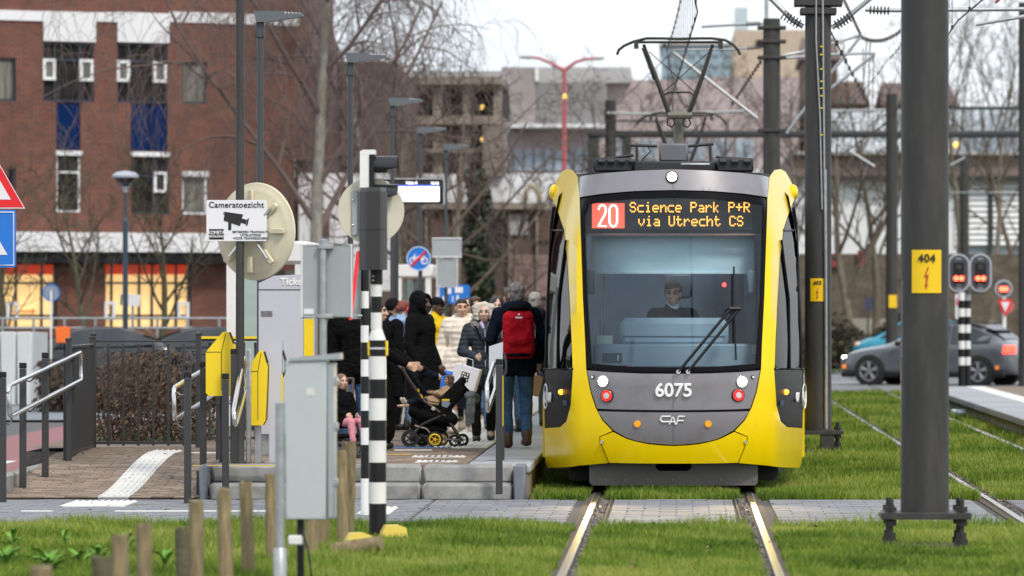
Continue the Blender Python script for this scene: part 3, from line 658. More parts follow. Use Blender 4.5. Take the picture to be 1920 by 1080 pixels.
# ---- destination display: dot matrix behind the glass
slab('display_case', 1098, 1430, 368, 441, .80, .25, M('case_dark', (.022, .028, .036), .5), .01)
slab('display_board', 1108, 1410, 374, 431, .785, .012, M('board_dark', (.045, .055, .06), .5), 0)
slab('display_trim', 1100, 1428, 438, 442, .74, .05, M('trim_reddish', (.45, .25, .2), .3), .004)  # reddish trim strip under the board, no emission
FONT = {'S': '01110 10001 10000 01110 00001 10001 01110', 'c': '00000 00000 01111 10000 10000 10000 01111', 'i': '00100 00000 01100 00100 00100 00100 01110', 'e': '00000 00000 01110 10001 11111 10000 01110', 'n': '00000 00000 10110 11001 10001 10001 10001', 'P': '11110 10001 10001 11110 10000 10000 10000', 'a': '00000 00000 01110 00001 01111 10001 01111', 'r': '00000 00000 10110 11001 10000 10000 10000', 'k': '10000 10000 10010 10100 11000 10100 10010', '+': '00000 00100 00100 11111 00100 00100 00000', 'R': '11110 10001 10001 11110 10100 10010 10001', 'v': '00000 00000 10001 10001 10001 01010 00100', 'U': '10001 10001 10001 10001 10001 10001 01110', 't': '01000 01000 11110 01000 01000 01001 00110', 'h': '10000 10000 10110 11001 10001 10001 10001', 'C': '01110 10001 10000 10000 10000 10001 01110', ' ': '00000 ' * 7}
led = M('led_amber', (1, .4, .05), .5, emit=(1, .36, .05), es=2.8); ledr = M('led_red', (.9, .1, .08), .5, emit=(1, .13, .07), es=.85); ledw = M('led_white', (1, .9, .9), .5, emit=(1, .86, .86), es=2.0)
def dots(txt, px0, py0, pitch, yl):
    m = MB()
    for k, ch in enumerate(txt):
        for j, row in enumerate(FONT[ch].split()):
            for i, b in enumerate(row):
                if b == '1':
                    c = P3(px0 + (k * 6 + i) * pitch, py0 + j * pitch * 1.18, yl); r_ = .0062; m.add([(c[0] + r_ * math.cos(q), c[1], c[2] + r_ * math.sin(q)) for q in [R(45 * t) for t in range(8)]], [tuple(range(8))])
    return m
part('route_lettering', dots('Science Park P+R', 1182, 380, 2.37, .775), led, tram, fix=False); part('via_lettering', dots('via Utrecht CS', 1198, 406, 2.37, .775), led, tram, fix=False)
slab('route_panel', 1110, 1171, 381, 428, .775, .006, ledr, 0)
m = MB()
def st_(pts): m.tube([P3(px, py, .768) for px, py in pts], .0095, 5)
st_([(1122.5, 393), (1124, 387), (1128, 384.5), (1132, 385), (1135.5, 389), (1136, 395), (1134, 402), (1122, 424), (1137, 424)])
st_([(1143, 392), (1145.5, 386), (1150, 384.5), (1154.5, 386), (1157, 392), (1157, 417), (1154.5, 423), (1150, 425), (1145.5, 423), (1143, 417), (1143, 392)])
part('route_number', m, ledw, tram)
# ---- roof gear
gear = M('roof_gear', (.02, .021, .024), .5, var=.2); gear2 = M('roof_grey', (.13, .138, .15), .5)
def rbox(name, x0, x1, y0, y1, yl, th, mat): return slab(name, x0, x1, y0, y1, yl, th, mat, .02)
rbox('roof_box', 1113, 1186, 296, 322, 3.4, 2.0, gear); rbox('roof_box', 1344, 1413, 296, 322, 3.4, 2.0, gear); rbox('roof_unit', 1236, 1290, 269, 303, 3.8, .6, gear2); rbox('roof_rail', 1186, 1344, 302, 322, 3.5, .15, gear); rbox('roof_tray', 1276, 1332, 305.5, 311, 3.3, .1, galv)
def rpipe(pts, r_): m = MB(); m.tube([P3(x, y, yl_) for x, y, yl_ in pts], r_, 6); part('roof_pipe', m, gear, tram)
for a, b in (((1176, 272), (1232, 274)), ((1290, 274), (1338, 270)), ((1115, 300), (1188, 291)), ((1342, 294), (1412, 300))): rpipe([(*a, 3.9), (*b, 3.9)], .018)
for px in (1194, 1332): rpipe([(px, 274, 3.9), (px, 305, 3.9)], .014)
for px in (1122, 1140, 1160, 1180, 1350, 1372, 1395): rpipe([(px, 303, 3.38), (px + 12, 303, 3.38)], .03)
rpipe([(1178, 270, 3.9), (1178, 283, 3.9)], .03); rpipe([(1215, 276, 3.85), (1220, 284, 3.85), (1205, 298, 3.85), (1196, 312, 3.85)], .008)
def panto(yl, tops, sc_=1.0):
    """tops: pixel rows/cols of the head at that distance"""
    t = obj('pantograph', None, tram)
    def w3(px, py, dy=0): a = P3(px, py, yl + dy); return a
    blk = M('panto_dark', (.022, .020, .015), .5, .2)
    return w3, blk
def panto_build(yl, cx, cy, s):
    # drawn in units of the front pantograph's pixels around its centre (1272, 78)
    def q(px, py, dy=0):
        return P3(cx + (px - 1272) * s, cy + (py - 78) * s, yl + dy)
    blk = M('panto_dark', (.022, .020, .015), .5, .2)
    m = MB(); m.tube([q(1157, 103), q(1160, 94), q(1170, 86), q(1188, 78), q(1212, 72), q(1240, 72), q(1272, 73), q(1310, 72), q(1335, 72), q(1360, 75), q(1375, 84), q(1384, 94), q(1388, 103)], .021, 6); m.tube([q(1195, 79, .3), q(1272, 79, .3), q(1352, 79, .3)], .02, 6); h = part('pantograph_head', m, blk, tram)
    m = MB(); m.box(q(1193, 84), (.06, .2, .1)); m.box(q(1351, 84), (.06, .2, .1)); m.box(q(1246, 86), (.04, .1, .05)); part('head_spring', m, anthr, h)
    m = MB(); m.tube([q(1207, 84, .1), q(1228, 140), q(1256, 217)], [.022, .03, .036], 8); m.tube([q(1336, 84, .1), q(1318, 140), q(1291, 214)], [.022, .03, .036], 8); m.tube([q(1246, 177), q(1256, 173), q(1292, 173), q(1300, 177)], .016, 6); m.tube([q(1204, 90), q(1226, 150)], .012, 5); part('pantograph_arm', m, blk, tram)
    m = MB(); m.tube([q(1217, 97), q(1302, 172)], .006, 4); m.tube([q(1330, 97), q(1244, 172)], .006, 4); part('pantograph_stay', m, blk, tram)
    m = MB(); m.cyl(q(1272, 212, .2), q(1272, 330, .2), .068); m.tube([q(1262, 177), q(1262, 222)], .016, 6); m.tube([q(1252, 216), q(1298, 216)], .05, 8); part('pantograph_mast', m, M('panto_olive', (.15, .145, .115), .5), tram)
    m = MB()
    for x0 in (1259, 1289): m.tube([q(x0 - 7, 222), q(x0 - 8, 234), q(x0, 239), q(x0 + 6, 232), q(x0 + 3, 222)], .012, 5)
    part('pantograph_cable', m, blackm, tram)
panto_build(17.5, 1272, 78, 1.0)
panto_build(43.0, 1277, 216, .72)
# roof base for the pantographs (hidden gear)
m = MB(); m.bx(-.7, .7, 17, 19, 3.2, 3.5); m.bx(-.7, .7, 42.5, 44, 3.2, 3.5); part('pantograph_base', m, gear, tram)
# headlight beams
for c, nv in HLP:
    l = bpy.data.lights.new('headlight_beam', 'SPOT'); l.energy = 190; l.spot_size = R(36); l.spot_blend = .8; l.color = (1, .76, .42); l.shadow_soft_size = .06
    o = bpy.data.objects.new('headlight_beam', l); COL.objects.link(o); o.parent = tram; o.location = c + Vector((0, -.06, 0)); d = Vector((0, -1, -.16)); o.rotation_euler = (-d).to_track_quat('Z', 'Y').to_euler()
# ================================================================== PEOPLE
def fabric(name, col, rough=.9, quilt=0, var=.15, fold=.5):
    if name in MATS: return MATS[name]
    m = M(name, col, rough, var=var, vs=7); t = m.node_tree; N = t.nodes.new; K = t.links.new; b = t.nodes['Principled BSDF']
    tc = N('ShaderNodeTexCoord'); n = N('ShaderNodeTexNoise'); n.inputs['Scale'].default_value = 9; n.inputs['Detail'].default_value = 5; n.inputs['Distortion'].default_value = .8
    mp = N('ShaderNodeMapping'); mp.inputs['Scale'].default_value = (1, 1, 1.7); K(tc.outputs['Object'], mp.inputs[0]); K(mp.outputs[0], n.inputs[0])
    bp = N('ShaderNodeBump'); bp.inputs['Strength'].default_value = fold; bp.inputs['Distance'].default_value = .06; K(n.outputs[0], bp.inputs['Height']); last = bp
    if quilt:
        wv = N('ShaderNodeTexWave'); wv.bands_direction = 'Z'; wv.inputs['Scale'].default_value = quilt; wv.inputs['Distortion'].default_value = 2.5; wv.inputs['Detail'].default_value = 1; K(tc.outputs['Object'], wv.inputs[0])
        b2 = N('ShaderNodeBump'); b2.inputs['Strength'].default_value = .22; b2.inputs['Distance'].default_value = .05; K(wv.outputs[0], b2.inputs['Height']); K(bp.outputs[0], b2.inputs['Normal']); last = b2
    K(last.outputs[0], b.inputs['Normal']); b.inputs['Specular IOR Level'].default_value = .06; return m
def skinm(name, col): return M(name, col, .5, var=.1, vs=14, spec=.35)
SK = {'pale': skinm('skin_pale', (.62, .41, .32)), 'tan': skinm('skin_tan', (.56, .35, .25)), 'dark': skinm('skin_dark', (.09, .052, .038)), 'brown': skinm('skin_brown', (.28, .16, .11))}
eyem = M('eye_dark', (.03, .02, .018), .15); lipm = M('lip', (.34, .12, .11), .45)
HR = {'black': M('hair_black', (.012, .010, .010), .4, bump=.6, bs=60, var=.3, stretch=(1, 1, .3)), 'grey': M('hair_grey', (.34, .32, .29), .6, bump=.9, bs=50, var=.35, vs=20), 'salt': M('hair_salt', (.15, .145, .14), .6, bump=1, bs=60, var=.7, vs=30), 'silver': M('hair_silver', (.62, .58, .50), .55, bump=.9, bs=45, var=.25, vs=18), 'brown': M('hair_brown', (.10, .06, .04), .5, bump=.8, bs=55, var=.3, vs=15), 'red': M('hair_red', (.20, .045, .03), .5, bump=.8, bs=55, var=.3, vs=15), 'lbrown': M('hair_light_brown', (.20, .125, .075), .5, bump=.8, bs=55, var=.35, vs=15)}
furm = M('fur_grey', (.26, .25, .24), .95, bump=1, bs=90, var=.6, vs=45)
BASE = dict(hl=(.095, 0, .93), hr=(-.095, 0, .93), kl=(.105, -.03, .50), kr=(-.105, -.03, .50), al=(.11, .02, .08), ar=(-.11, .02, .08),
            sl=(.185, .01, 1.405), sr=(-.185, .01, 1.405), el=(.255, .03, 1.13), er=(-.255, .03, 1.13), wl=(.27, -.05, .88), wr=(-.27, -.05, .88), nk=(0, .015, 1.47), hd=(0, -.012, 1.60))
# figure faces -Y; its own left is +X
def person(label, pos, rz, h, pose={}, skin='pale', hair='black', style='short', coat=None, clen=.62, puff=1.0, hood=None, collar=None, trousers=None, shoes=None, socks=None, top=None, yaw=0, turn=0, seat=False, female=True, beard=False, legs_w=1.0, scale=1.0, hat=None, group='people on the platform', cskirt=1.0, fur=False, extra=None):
    J = dict(BASE); J.update(pose); J = {k: Vector(v) for k, v in J.items()}; k = h / 1.72
    t = thing('person', label, 'person', pos, rz, group); t.scale = (k, k, k)
    V = lambda a, b, f: a.lerp(b, f)
    c = J['hd']; pel = (J['hl'] + J['hr']) / 2; che = (J['sl'] + J['sr']) / 2
    sw = 1.0 if female else 1.08
    m = MB()
    # torso
    m.cap(pel + Vector((0, 0, .02)), V(pel, che, .45), .125, .115); m.cap(V(pel, che, .45), V(pel, che, .85), .115, .13); m.cap(V(J['sl'], che, .15), V(J['sr'], che, .15), .07, .07)
    m.cap(J['nk'] - Vector((0, 0, .06)), V(J['nk'], c, .6), .058, .052)
    for s in 'lr':
        m.cap(J['h' + s], J['k' + s], .085 * legs_w, .058 * legs_w); m.cap(J['k' + s], J['a' + s], .056 * legs_w, .038)
        f = J['a' + s]; m.cap(f + Vector((0, .02, -.03)), f + Vector((0, -.14, -.045)), .04, .03)
        m.cap(J['s' + s], J['e' + s], .052, .042); m.cap(J['e' + s], J['w' + s], .041, .028)
        # hand: palm, four bent fingers and a thumb
        wv = (J['w' + s] - J['e' + s]).normalized(); sd = 1 if s == 'l' else -1
        ac = Vector((0, -1, 0)) if abs(wv.y) < .8 else Vector((0, 0, 1)); ac = (ac - wv * ac.dot(wv)).normalized(); pn = wv.cross(ac) * sd
        w0 = J['w' + s]; pc = w0 + wv * .07
        m.cap(w0 + wv * .015, pc, .028, .030); m.cap(pc - ac * .022, pc + ac * .022, .019, .019)
        for q, (o_, l_) in enumerate(((-.030, .052), (-.010, .062), (.011, .067), (.031, .06))):
            b0 = pc + ac * o_ + wv * .015; k1 = b0 + wv * l_ * .6 + pn * -.010; k2 = k1 + wv * l_ * .4 + pn * -.03
            m.cap(b0, k1, .0105, .0095, 8); m.cap(k1, k2, .0095, .008, 8)
        tb = w0 + wv * .035 + ac * .028; m.cap(tb, tb + ac * .03 + wv * .035, .012, .010, 8); m.cap(tb + ac * .03 + wv * .035, tb + ac * .028 + wv * .065 - pn * .01, .010, .0085, 8)
    # head
    q = Matrix.Rotation(yaw, 3, 'Z') @ Matrix.Rotation(turn, 3, 'X')
    hp = lambda x, y, z: c + q @ Vector((x, y, z))
    hm = MB(); hm.sph((0, .018, .035), (.074, .092, .088), 16, 12); hm.sph((0, -.022, -.03), (.060, .066, .082), 16, 12); hm.sph((0, -.045, -.085), (.036, .034, .028)); hm.cap((0, -.085, .015), (0, -.106, -.028), .010, .017, 8); hm.sph((0, -.098, -.032), (.021, .015, .012)); hm.sph((-.034, -.064, -.022), (.026, .024, .024)); hm.sph((.034, -.064, -.022), (.026, .024, .024)); hm.cap((-.04, -.074, .035), (.04, -.074, .035), .013, .013, 8); hm.cap((-.016, -.085, -.068), (.016, -.085, -.068), .010, .010, 8)
    for s in (-1, 1): hm.sph((s * .076, .015, -.005), (.010, .02, .033))
    m.add([hp(*p) for p in hm.v], hm.f)
    body = obj('body', remesh(m, .0095, 2, .4), t); body.data.materials.append(SK[skin])
    e = MB()
    for s in (-1, 1): e.sph(hp(s * .032, -.080, .012), (.013, .011, .0075), 8, 6)
    part('eyes', e, eyem, t)
    e = MB()
    for s in (-1, 1): e.tube([hp(s * .016, -.087, .034), hp(s * .034, -.086, .040), hp(s * .052, -.074, .033)], .0042, 5)
    part('eyebrows', e, HR['black'] if skin != 'pale' or hair == 'black' else HR['grey'], t)
    e = MB(); e.sph(hp(0, -.0935, -.066), (.022, .008, .0085), 10, 6); part('mouth', e, lipm if female else SK[skin], t)
    if beard: e = MB(); e.cap(hp(-.025, -.090, -.052), hp(.025, -.090, -.052), .009, .009, 6); e.sph(hp(0, -.068, -.103), (.022, .018, .018)); part('beard', e, HR['black'], t)
    def blob(name, fn, mat, vox=.012, smooth=2, noise=0, ns=10, fac=.5):
        b = MB(); fn(b); o = obj(name, remesh(b, vox, smooth, fac, noise, ns), t); o.data.materials.append(mat); return o
    hmat = HR[hair]
    def headadd(b, f):
        l = MB(); f(l); b.add([hp(*p) for p in l.v], l.f)
    if style == 'short': blob('hair', lambda b: headadd(b, lambda l: (l.sph((0, .032, .052), (.086, .100, .088)), l.sph((0, .06, -.01), (.077, .062, .075)), l.cap((-.05, -.055, .098), (.05, -.055, .098), .026, .026, 8))), hmat, .010, 1, .014, 22)
    if style == 'bun': blob('hair', lambda b: headadd(b, lambda l: (l.sph((0, .034, .046), (.083, .094, .086)), l.sph((0, .004, .078), (.070, .074, .052)), l.sph((0, .125, .02), .04))), hmat, .010, 2)
    if style == 'curly': blob('hair', lambda b: headadd(b, lambda l: [l.sph((0, .03, .058), (.098, .098, .088))] + [l.sph((.098 * math.sin(a) * 1.05, .02 - .07 * math.cos(a) * -1, z), random.uniform(.036, .05)) for z in (-.06, -.02, .03, .07) for a in np.linspace(-2.1, 2.1, 9) if abs(a) < 2.2] ), hmat, .010, 1, .022, 20)
    if style == 'long': blob('hair', lambda b: headadd(b, lambda l: (l.sph((0, .032, .05), (.088, .098, .088)), l.cap((-.078, .02, .02), (-.095, .04, -.20), .036, .042), l.cap((.078, .02, .02), (.095, .04, -.20), .036, .042), l.cap((0, .08, .0), (0, .09, -.22), .07, .08))), hmat, .011, 2, .012, 16)
    # coat
    if coat:
        p = puff
        def mk(b):
            hem = Vector((pel.x, pel.y, clen)); a0 = .165 * p * cskirt
            low = (J['hl'] + J['hr']) / 2
            for s in 'lr':
                top_ = J['h' + s] + Vector((0, 0, .05)); kn = J['k' + s]; f_ = min(1, max(.02, (top_.z - clen) / max(.05, top_.z - kn.z))) if not seat else .35
                b.cap(top_, V(top_, kn, f_), .118 * p * cskirt, .120 * p * cskirt)
            if not seat: b.cap(low + Vector((0, 0, .05)), Vector((low.x, low.y, clen + .1)), .15 * p, .15 * p * cskirt)
            b.cap(pel + Vector((0, 0, .05)), V(pel, che, .5), .152 * p, .142 * p); b.cap(V(pel, che, .45), V(pel, che, .82), .145 * p, .158 * p); b.cap(V(J['sl'], che, .1), V(J['sr'], che, .1), .078 * p, .078 * p); b.cap(J['sl'] - Vector((0.06, 0, .08)), J['sr'] - Vector((-.06, 0, .08)), .11 * p, .11 * p)
            for s in 'lr': b.cap(J['s' + s], J['e' + s], .073 * p, .064 * p); b.cap(J['e' + s], V(J['e' + s], J['w' + s], .96), .063 * p, .047 * p)
            b.cap(che + Vector((0, .01, .01)), J['nk'] + Vector((0, .012, .01)), .10, .078)
        blob('coat', mk, coat, .0125, 3, .006, 9)
    if hood == 'up':
        def hd_(b): headadd(b, lambda l: (l.sph((0, .045, .035), (.112, .112, .125)), l.sph((0, .02, -.06), (.105, .10, .085)), l.cap((0, .05, -.05), (0, .06, -.14), .11, .12), l.lathe([(.102, -.085), (.122, -.07), (.122, .0), (.1, .02)], (0, .0, 0), 16, 'y')))
        b = MB(); hd_(b); o = obj('hood', remesh(b, .012, 2), t); o.data.materials.append(coat)
        # open the hood over the face
        bm = bmesh.new(); bm.from_mesh(o.data); iq = q.inverted(); kill = [f for f in bm.faces if (lambda r: r.y < -.02 and (r.x / .072) ** 2 + ((r.z + .01) / .105) ** 2 < 1)(iq @ (f.calc_center_median() - c))]
        bmesh.ops.delete(bm, geom=kill, context='FACES'); bm.to_mesh(o.data); bm.free()
    if hood == 'down': blob('hood', lambda b: (b.cap(che + Vector((-.08, .11, .06)), che + Vector((.08, .11, .06)), .075, .075), b.sph(che + Vector((0, .12, .03)), (.15, .08, .09)), b.cap(che + Vector((-.10, .02, .07)), che + Vector((-.07, .10, .08)), .05, .06), b.cap(che + Vector((.10, .02, .07)), che + Vector((.07, .10, .08)), .05, .06)), coat, .013, 2, .008, 10)
    if fur:
        fb = MB(); n_ = J['nk']
        for i in range(18):
            a = math.pi * (-.2 + 1.4 * i / 17); fb.sph((n_.x + .125 * math.cos(a), n_.y + .0 + .12 * math.sin(a), n_.z - .01 + .03 * math.sin(a)), .05 + .012 * random.random(), 8, 6)
        o = obj('fur_collar', remesh(fb, .011, 1, .4, .022, 30), t); o.data.materials.append(furm)
    if collar: blob('collar', lambda b: b.cap(J['nk'] + Vector((0, .005, -.05)), J['nk'] + Vector((0, .005, .045)), .085, .07), collar, .011, 2)
    if trousers:
        def tr(b):
            for s in 'lr': b.cap(J['h' + s], J['k' + s], .098 * legs_w, .073 * legs_w); b.cap(J['k' + s], J['a' + s] + Vector((0, 0, .03)), .071 * legs_w, .058 * legs_w)
            b.cap(J['hl'] + Vector((0, 0, .03)), J['hr'] + Vector((0, 0, .03)), .11, .11)
        blob('trousers', tr, trousers, .0125, 2, .007, 11)
    if socks:
        blob('socks', lambda b: [b.cap(V(J['k' + s], J['a' + s], .55), J['a' + s], .055, .048) for s in 'lr'], socks, .011, 2)
    if shoes:
        def shf(b):
            for s in 'lr':
                f = J['a' + s]; tp_ = pose.get('f' + s, (0, -.15, -.04)); tv = Vector(tp_)
                b.cap(f + Vector((0, .025, -.02)), f + Vector((0, .02, .05)), .052, .05); b.cap(f + Vector((0, .03, -.035)), f + tv, .045, .042); b.cap(f + Vector((.012, .03, -.035)), f + tv + Vector((.015, 0, 0)), .042, .038); b.cap(f + Vector((-.012, .03, -.035)), f + tv + Vector((-.015, 0, 0)), .042, .038)
        blob('shoes', shf, shoes, .011, 2)
    if hat == 'cap':
        b = MB(); headadd(b, lambda l: (l.sph((0, .02, .062), (.088, .10, .075)), l.prism([(-.07, -.07), (-.06, -.15), (0, -.175), (.06, -.15), (.07, -.07)], .058, .07, 'xy'))); part('cap', b, fabric('cap_black', (.012, .012, .014)), t)
    if hat == 'beanie': b = MB(); headadd(b, lambda l: l.sph((0, .025, .055), (.092, .106, .095))); part('beanie', b, fabric('cap_black', (.012, .012, .014)), t)
    if extra: extra(t, J, hp)
    return t
def at(px, py, z=ZP): x, y = G(px, py, z); return (x, y, z)
blackc = fabric('cloth_black', (.006, .006, .007), .85); navy = fabric('cloth_navy', (.007, .011, .022)); jeans = fabric('denim', (.05, .105, .20), .9, fold=.8, var=.35); jeans2 = fabric('denim_pale', (.10, .17, .28), .9, fold=.8, var=.3)
cream = fabric('puffer_cream', (.78, .70, .60), .6, quilt=4.2, fold=.3); greyp = fabric('puffer_slate', (.045, .055, .07), .5, quilt=5.5, fold=.3); lblue = fabric('coat_light_blue', (.30, .44, .68), .7, quilt=4); bootb = M('boot_brown', (.05, .022, .014), .4); bootk = M('boot_black', (.012, .012, .012), .35); train = M('trainer_beige', (.52, .46, .38), .6)
# man with the red backpack, seen from behind
def bp_(t, J, hp):
    b = MB(); b.cap((-.09, .235, 1.36), (.09, .235, 1.36), .075, .075); b.cap((-.085, .245, 1.02), (.085, .245, 1.02), .085, .085); b.cap((-.09, .24, 1.36), (-.09, .25, 1.02), .075, .085); b.cap((.09, .24, 1.36), (.09, .25, 1.02), .075, .085); b.box((0, .24, 1.19), (.2, .15, .36)); b.cap((-.06, .30, 1.12), (.06, .30, 1.12), .06, .06)
    o = obj('backpack', remesh(b, .012, 3, .5, .004, 12), None); o.parent = t; o.data.materials.append(fabric('pack_red', (.42, .008, .018), .6, fold=.6))
    b = MB(); b.bx(-.17, .17, .17, .225, .98, 1.47, .03); b.bx(-.10, .10, .15, .28, 1.43, 1.50, .03); b.bx(-.13, .13, .24, .337, .955, 1.0, .02); part('backpack_back', b, blackc, t)
    b = MB(); b.tube([(-.155, .24, 1.30), (-.175, .20, 1.26), (-.17, .2, 1.22)], .016, 6); b.bx(-.176, -.168, .26, .28, 1.15, 1.23); b.bx(.168, .176, .26, .28, 1.15, 1.23); part('backpack_strap', b, M('strap_grey', (.35, .35, .35), .6), t)
    b = MB(); b.bx(-.035, .035, .310, .318, 1.355, 1.372); b.sph((0, .312, 1.395), (.012, .005, .012)); part('backpack_logo', b, wl_, t)
person('man seen from behind with grey hair, navy jacket, jeans and a red backpack', at(968, 840), math.pi + .12, 1.80, dict(al=(.09, .02, .08), kr=(-.11, -.05, .52), ar=(-.10, .10, .10), el=(.27, .02, 1.13), wl=(.24, -.10, .93), er=(-.27, .02, 1.13), wr=(-.25, -.09, .91)), hair='salt', style='short', coat=navy, clen=.83, puff=1.0, hood='down', trousers=jeans, shoes=bootb, female=False, extra=bp_)
# cream puffer woman
def notebook(t, J, hp):
    b = MB(); b.box(J['wr'] + Vector((.03, -.045, -.10)), (.10, .015, .14), ry=.25); part('notebook', b, M('notebook_lilac', (.58, .5, .66), .5), t)
person('woman in a cream puffer coat and beige roll-neck with dark hair tied back', at(866, 812), -.15, 1.64, dict(hl=(.095, 0, .92), kl=(.10, -.10, .52), al=(.10, .14, .14), fl=(.02, -.12, -.09), ar=(-.09, -.06, .08), er=(-.27, .03, 1.12), wr=(-.30, -.08, .90)), skin='tan', hair='black', style='bun', coat=cream, clen=.52, puff=1.16, cskirt=1.15, hood='down', collar=fabric('rollneck_beige', (.42, .31, .24)), shoes=train, socks=fabric('sock_white', (.72, .72, .72)), yaw=.35, extra=notebook)
# older woman with silver hair
def zipb(t, J, hp):
    b = MB(); b.tube([(.015, -.175, 1.40), (.02, -.185, 1.2), (.02, -.185, 1.0), (.02, -.19, .85)], .006, 5); part('zip', b, steel, t)
    b = MB(); b.tube([(-.11, -.11, 1.44), (-.02, -.185, 1.25), (.12, -.165, 1.05), (.19, -.05, .93)], .012, 5); part('bag_strap', b, blackc, t)
    b = MB(); b.cap((-.03, -.085, 1.47), (.015, -.12, 1.36), .025, .02); part('scarf', b, fabric('scarf_lilac', (.55, .45, .66)), t)
old = person('older woman with curly silver hair in a slate puffer jacket holding a white bag', at(907, 828), .05, 1.585, dict(kl=(.10, -.10, .53), al=(.09, .12, .13), fl=(0, -.12, -.08), ar=(-.09, -.03, .08), er=(-.27, .0, 1.12), wr=(-.10, -.26, 1.06), el=(.26, .03, 1.13), wl=(.26, -.05, .90)), hair='silver', style='curly', coat=greyp, clen=.78, puff=1.06, fur=True, trousers=fabric('trousers_black', (.012, .012, .014)), shoes=bootk, extra=zipb)
# woman with long dark hair behind
person('young woman with long black hair between the silver-haired woman and the backpack man', at(931, 806), .1, 1.66, hair='black', style='long', coat=fabric('coat_dark', (.02, .02, .025)), clen=.6, trousers=jeans2, shoes=bootk)
person('woman with loose black curls half hidden behind the woman in the cream coat', at(876, 790), -.2, 1.66, skin='tan', hair='black', style='long', coat=fabric('coat_beige', (.36, .28, .22)), clen=.5, trousers=blackc, shoes=bootk)
person('brown-haired person far back between the two women in front', at(891, 778), .1, 1.68, skin='tan', hair='brown', style='short', coat=fabric('coat_dark', (.02, .02, .025)), clen=.7, trousers=jeans2, shoes=bootk)
# hooded man in profile
person('man in a long black coat with the hood up, seen in profile behind the pushchair', at(789, 828), 1.15, 1.70, dict(el=(.26, .02, 1.12), wl=(.24, -.10, .90), er=(-.26, .02, 1.12), wr=(-.24, -.10, .9)), skin='dark', hair='black', style=None, coat=fabric('parka_black', (.007, .007, .008), .8), clen=.42, puff=1.16, cskirt=1.12, hood='up', trousers=blackc, shoes=bootk, female=False, beard=True)
person('man with a black baseball cap and yellow top behind the hooded man', at(820, 797), 1.0, 1.66, skin='dark', hair='black', style=None, coat=fabric('top_yellow', (.75, .50, .02)), clen=.7, trousers=blackc, shoes=bootk, female=False, hat='cap')
def ear(t, J, hp):
    b = MB(); b.sph(hp(.085, .01, .0), (.022, .035, .04)); b.sph(hp(-.085, .01, .0), (.022, .035, .04)); part('headphones', b, M('headphone_red', (.7, .02, .03), .3), t)
person('person in a light blue coat with grey fur hood, red hair and red headphones', at(757, 806), 2.4, 1.62, hair='red', style='bun', coat=lblue, clen=.62, hood='down', fur=True, trousers=jeans2, shoes=bootk, extra=ear)
person('person in a black beanie and black coat left of the red-haired person', at(738, 806), 2.0, 1.63, skin='tan', hair='black', style=None, coat=blackc, clen=.5, puff=1.05, trousers=blackc, shoes=bootk, hat='beanie')
# woman in the long black dress behind the signal post, pushing the pushchair
ab = person('woman in a long black dress pushing the pushchair behind the striped pole', at(708, 842), 1.45, 1.60, dict(el=(.25, -.12, 1.14), wl=(.19, -.36, 1.00), er=(-.25, -.12, 1.14), wr=(-.19, -.36, 1.0)), skin='tan', hair='black', style='long', coat=blackc, clen=.12, puff=1.08, cskirt=1.3, shoes=bootk)
# people by the tram doors
person('person in a dark jacket and trousers half hidden beside the tram door', at(1003, 800), math.pi - .1, 1.72, hair='grey', style='short', coat=fabric('jacket_charcoal', (.025, .028, .034)), clen=.8, puff=1.08, hood='down', trousers=fabric('trousers_slate', (.05, .075, .10)), shoes=bootk, female=False)
person('person in pale blue jeans hidden behind the backpack man', at(957, 810), math.pi + .3, 1.78, hair='brown', style='short', coat=fabric('coat_dark', (.02, .02, .025)), clen=.85, trousers=jeans2, shoes=bootk, female=False)
# woman in black jacket with jeans behind the grey cabinet
def chain(t, J, hp):
    b = MB(); b.tube([(-.02, -.15, 1.02), (.1, -.17, .93), (.19, -.12, .84)], .007, 5); part('bag_chain', b, M('gold_chain', (.6, .42, .15), .3, .9), t)
    b = MB(); b.box((.23, -.06, .80), (.09, .17, .15), bev=.03); part('shoulder_bag', b, bootk, t)
person('woman in black jacket and blue jeans behind the grey cabinet, head hidden by sign', at(663, 850), .3, 1.70, dict(el=(.27, .0, 1.12), wl=(.24, -.12, .92)), hair='brown', style='long', coat=fabric('fleece_black', (.007, .007, .008), .95, fold=.9), clen=.84, puff=1.2, trousers=jeans, shoes=bootk, legs_w=1.12, extra=chain)
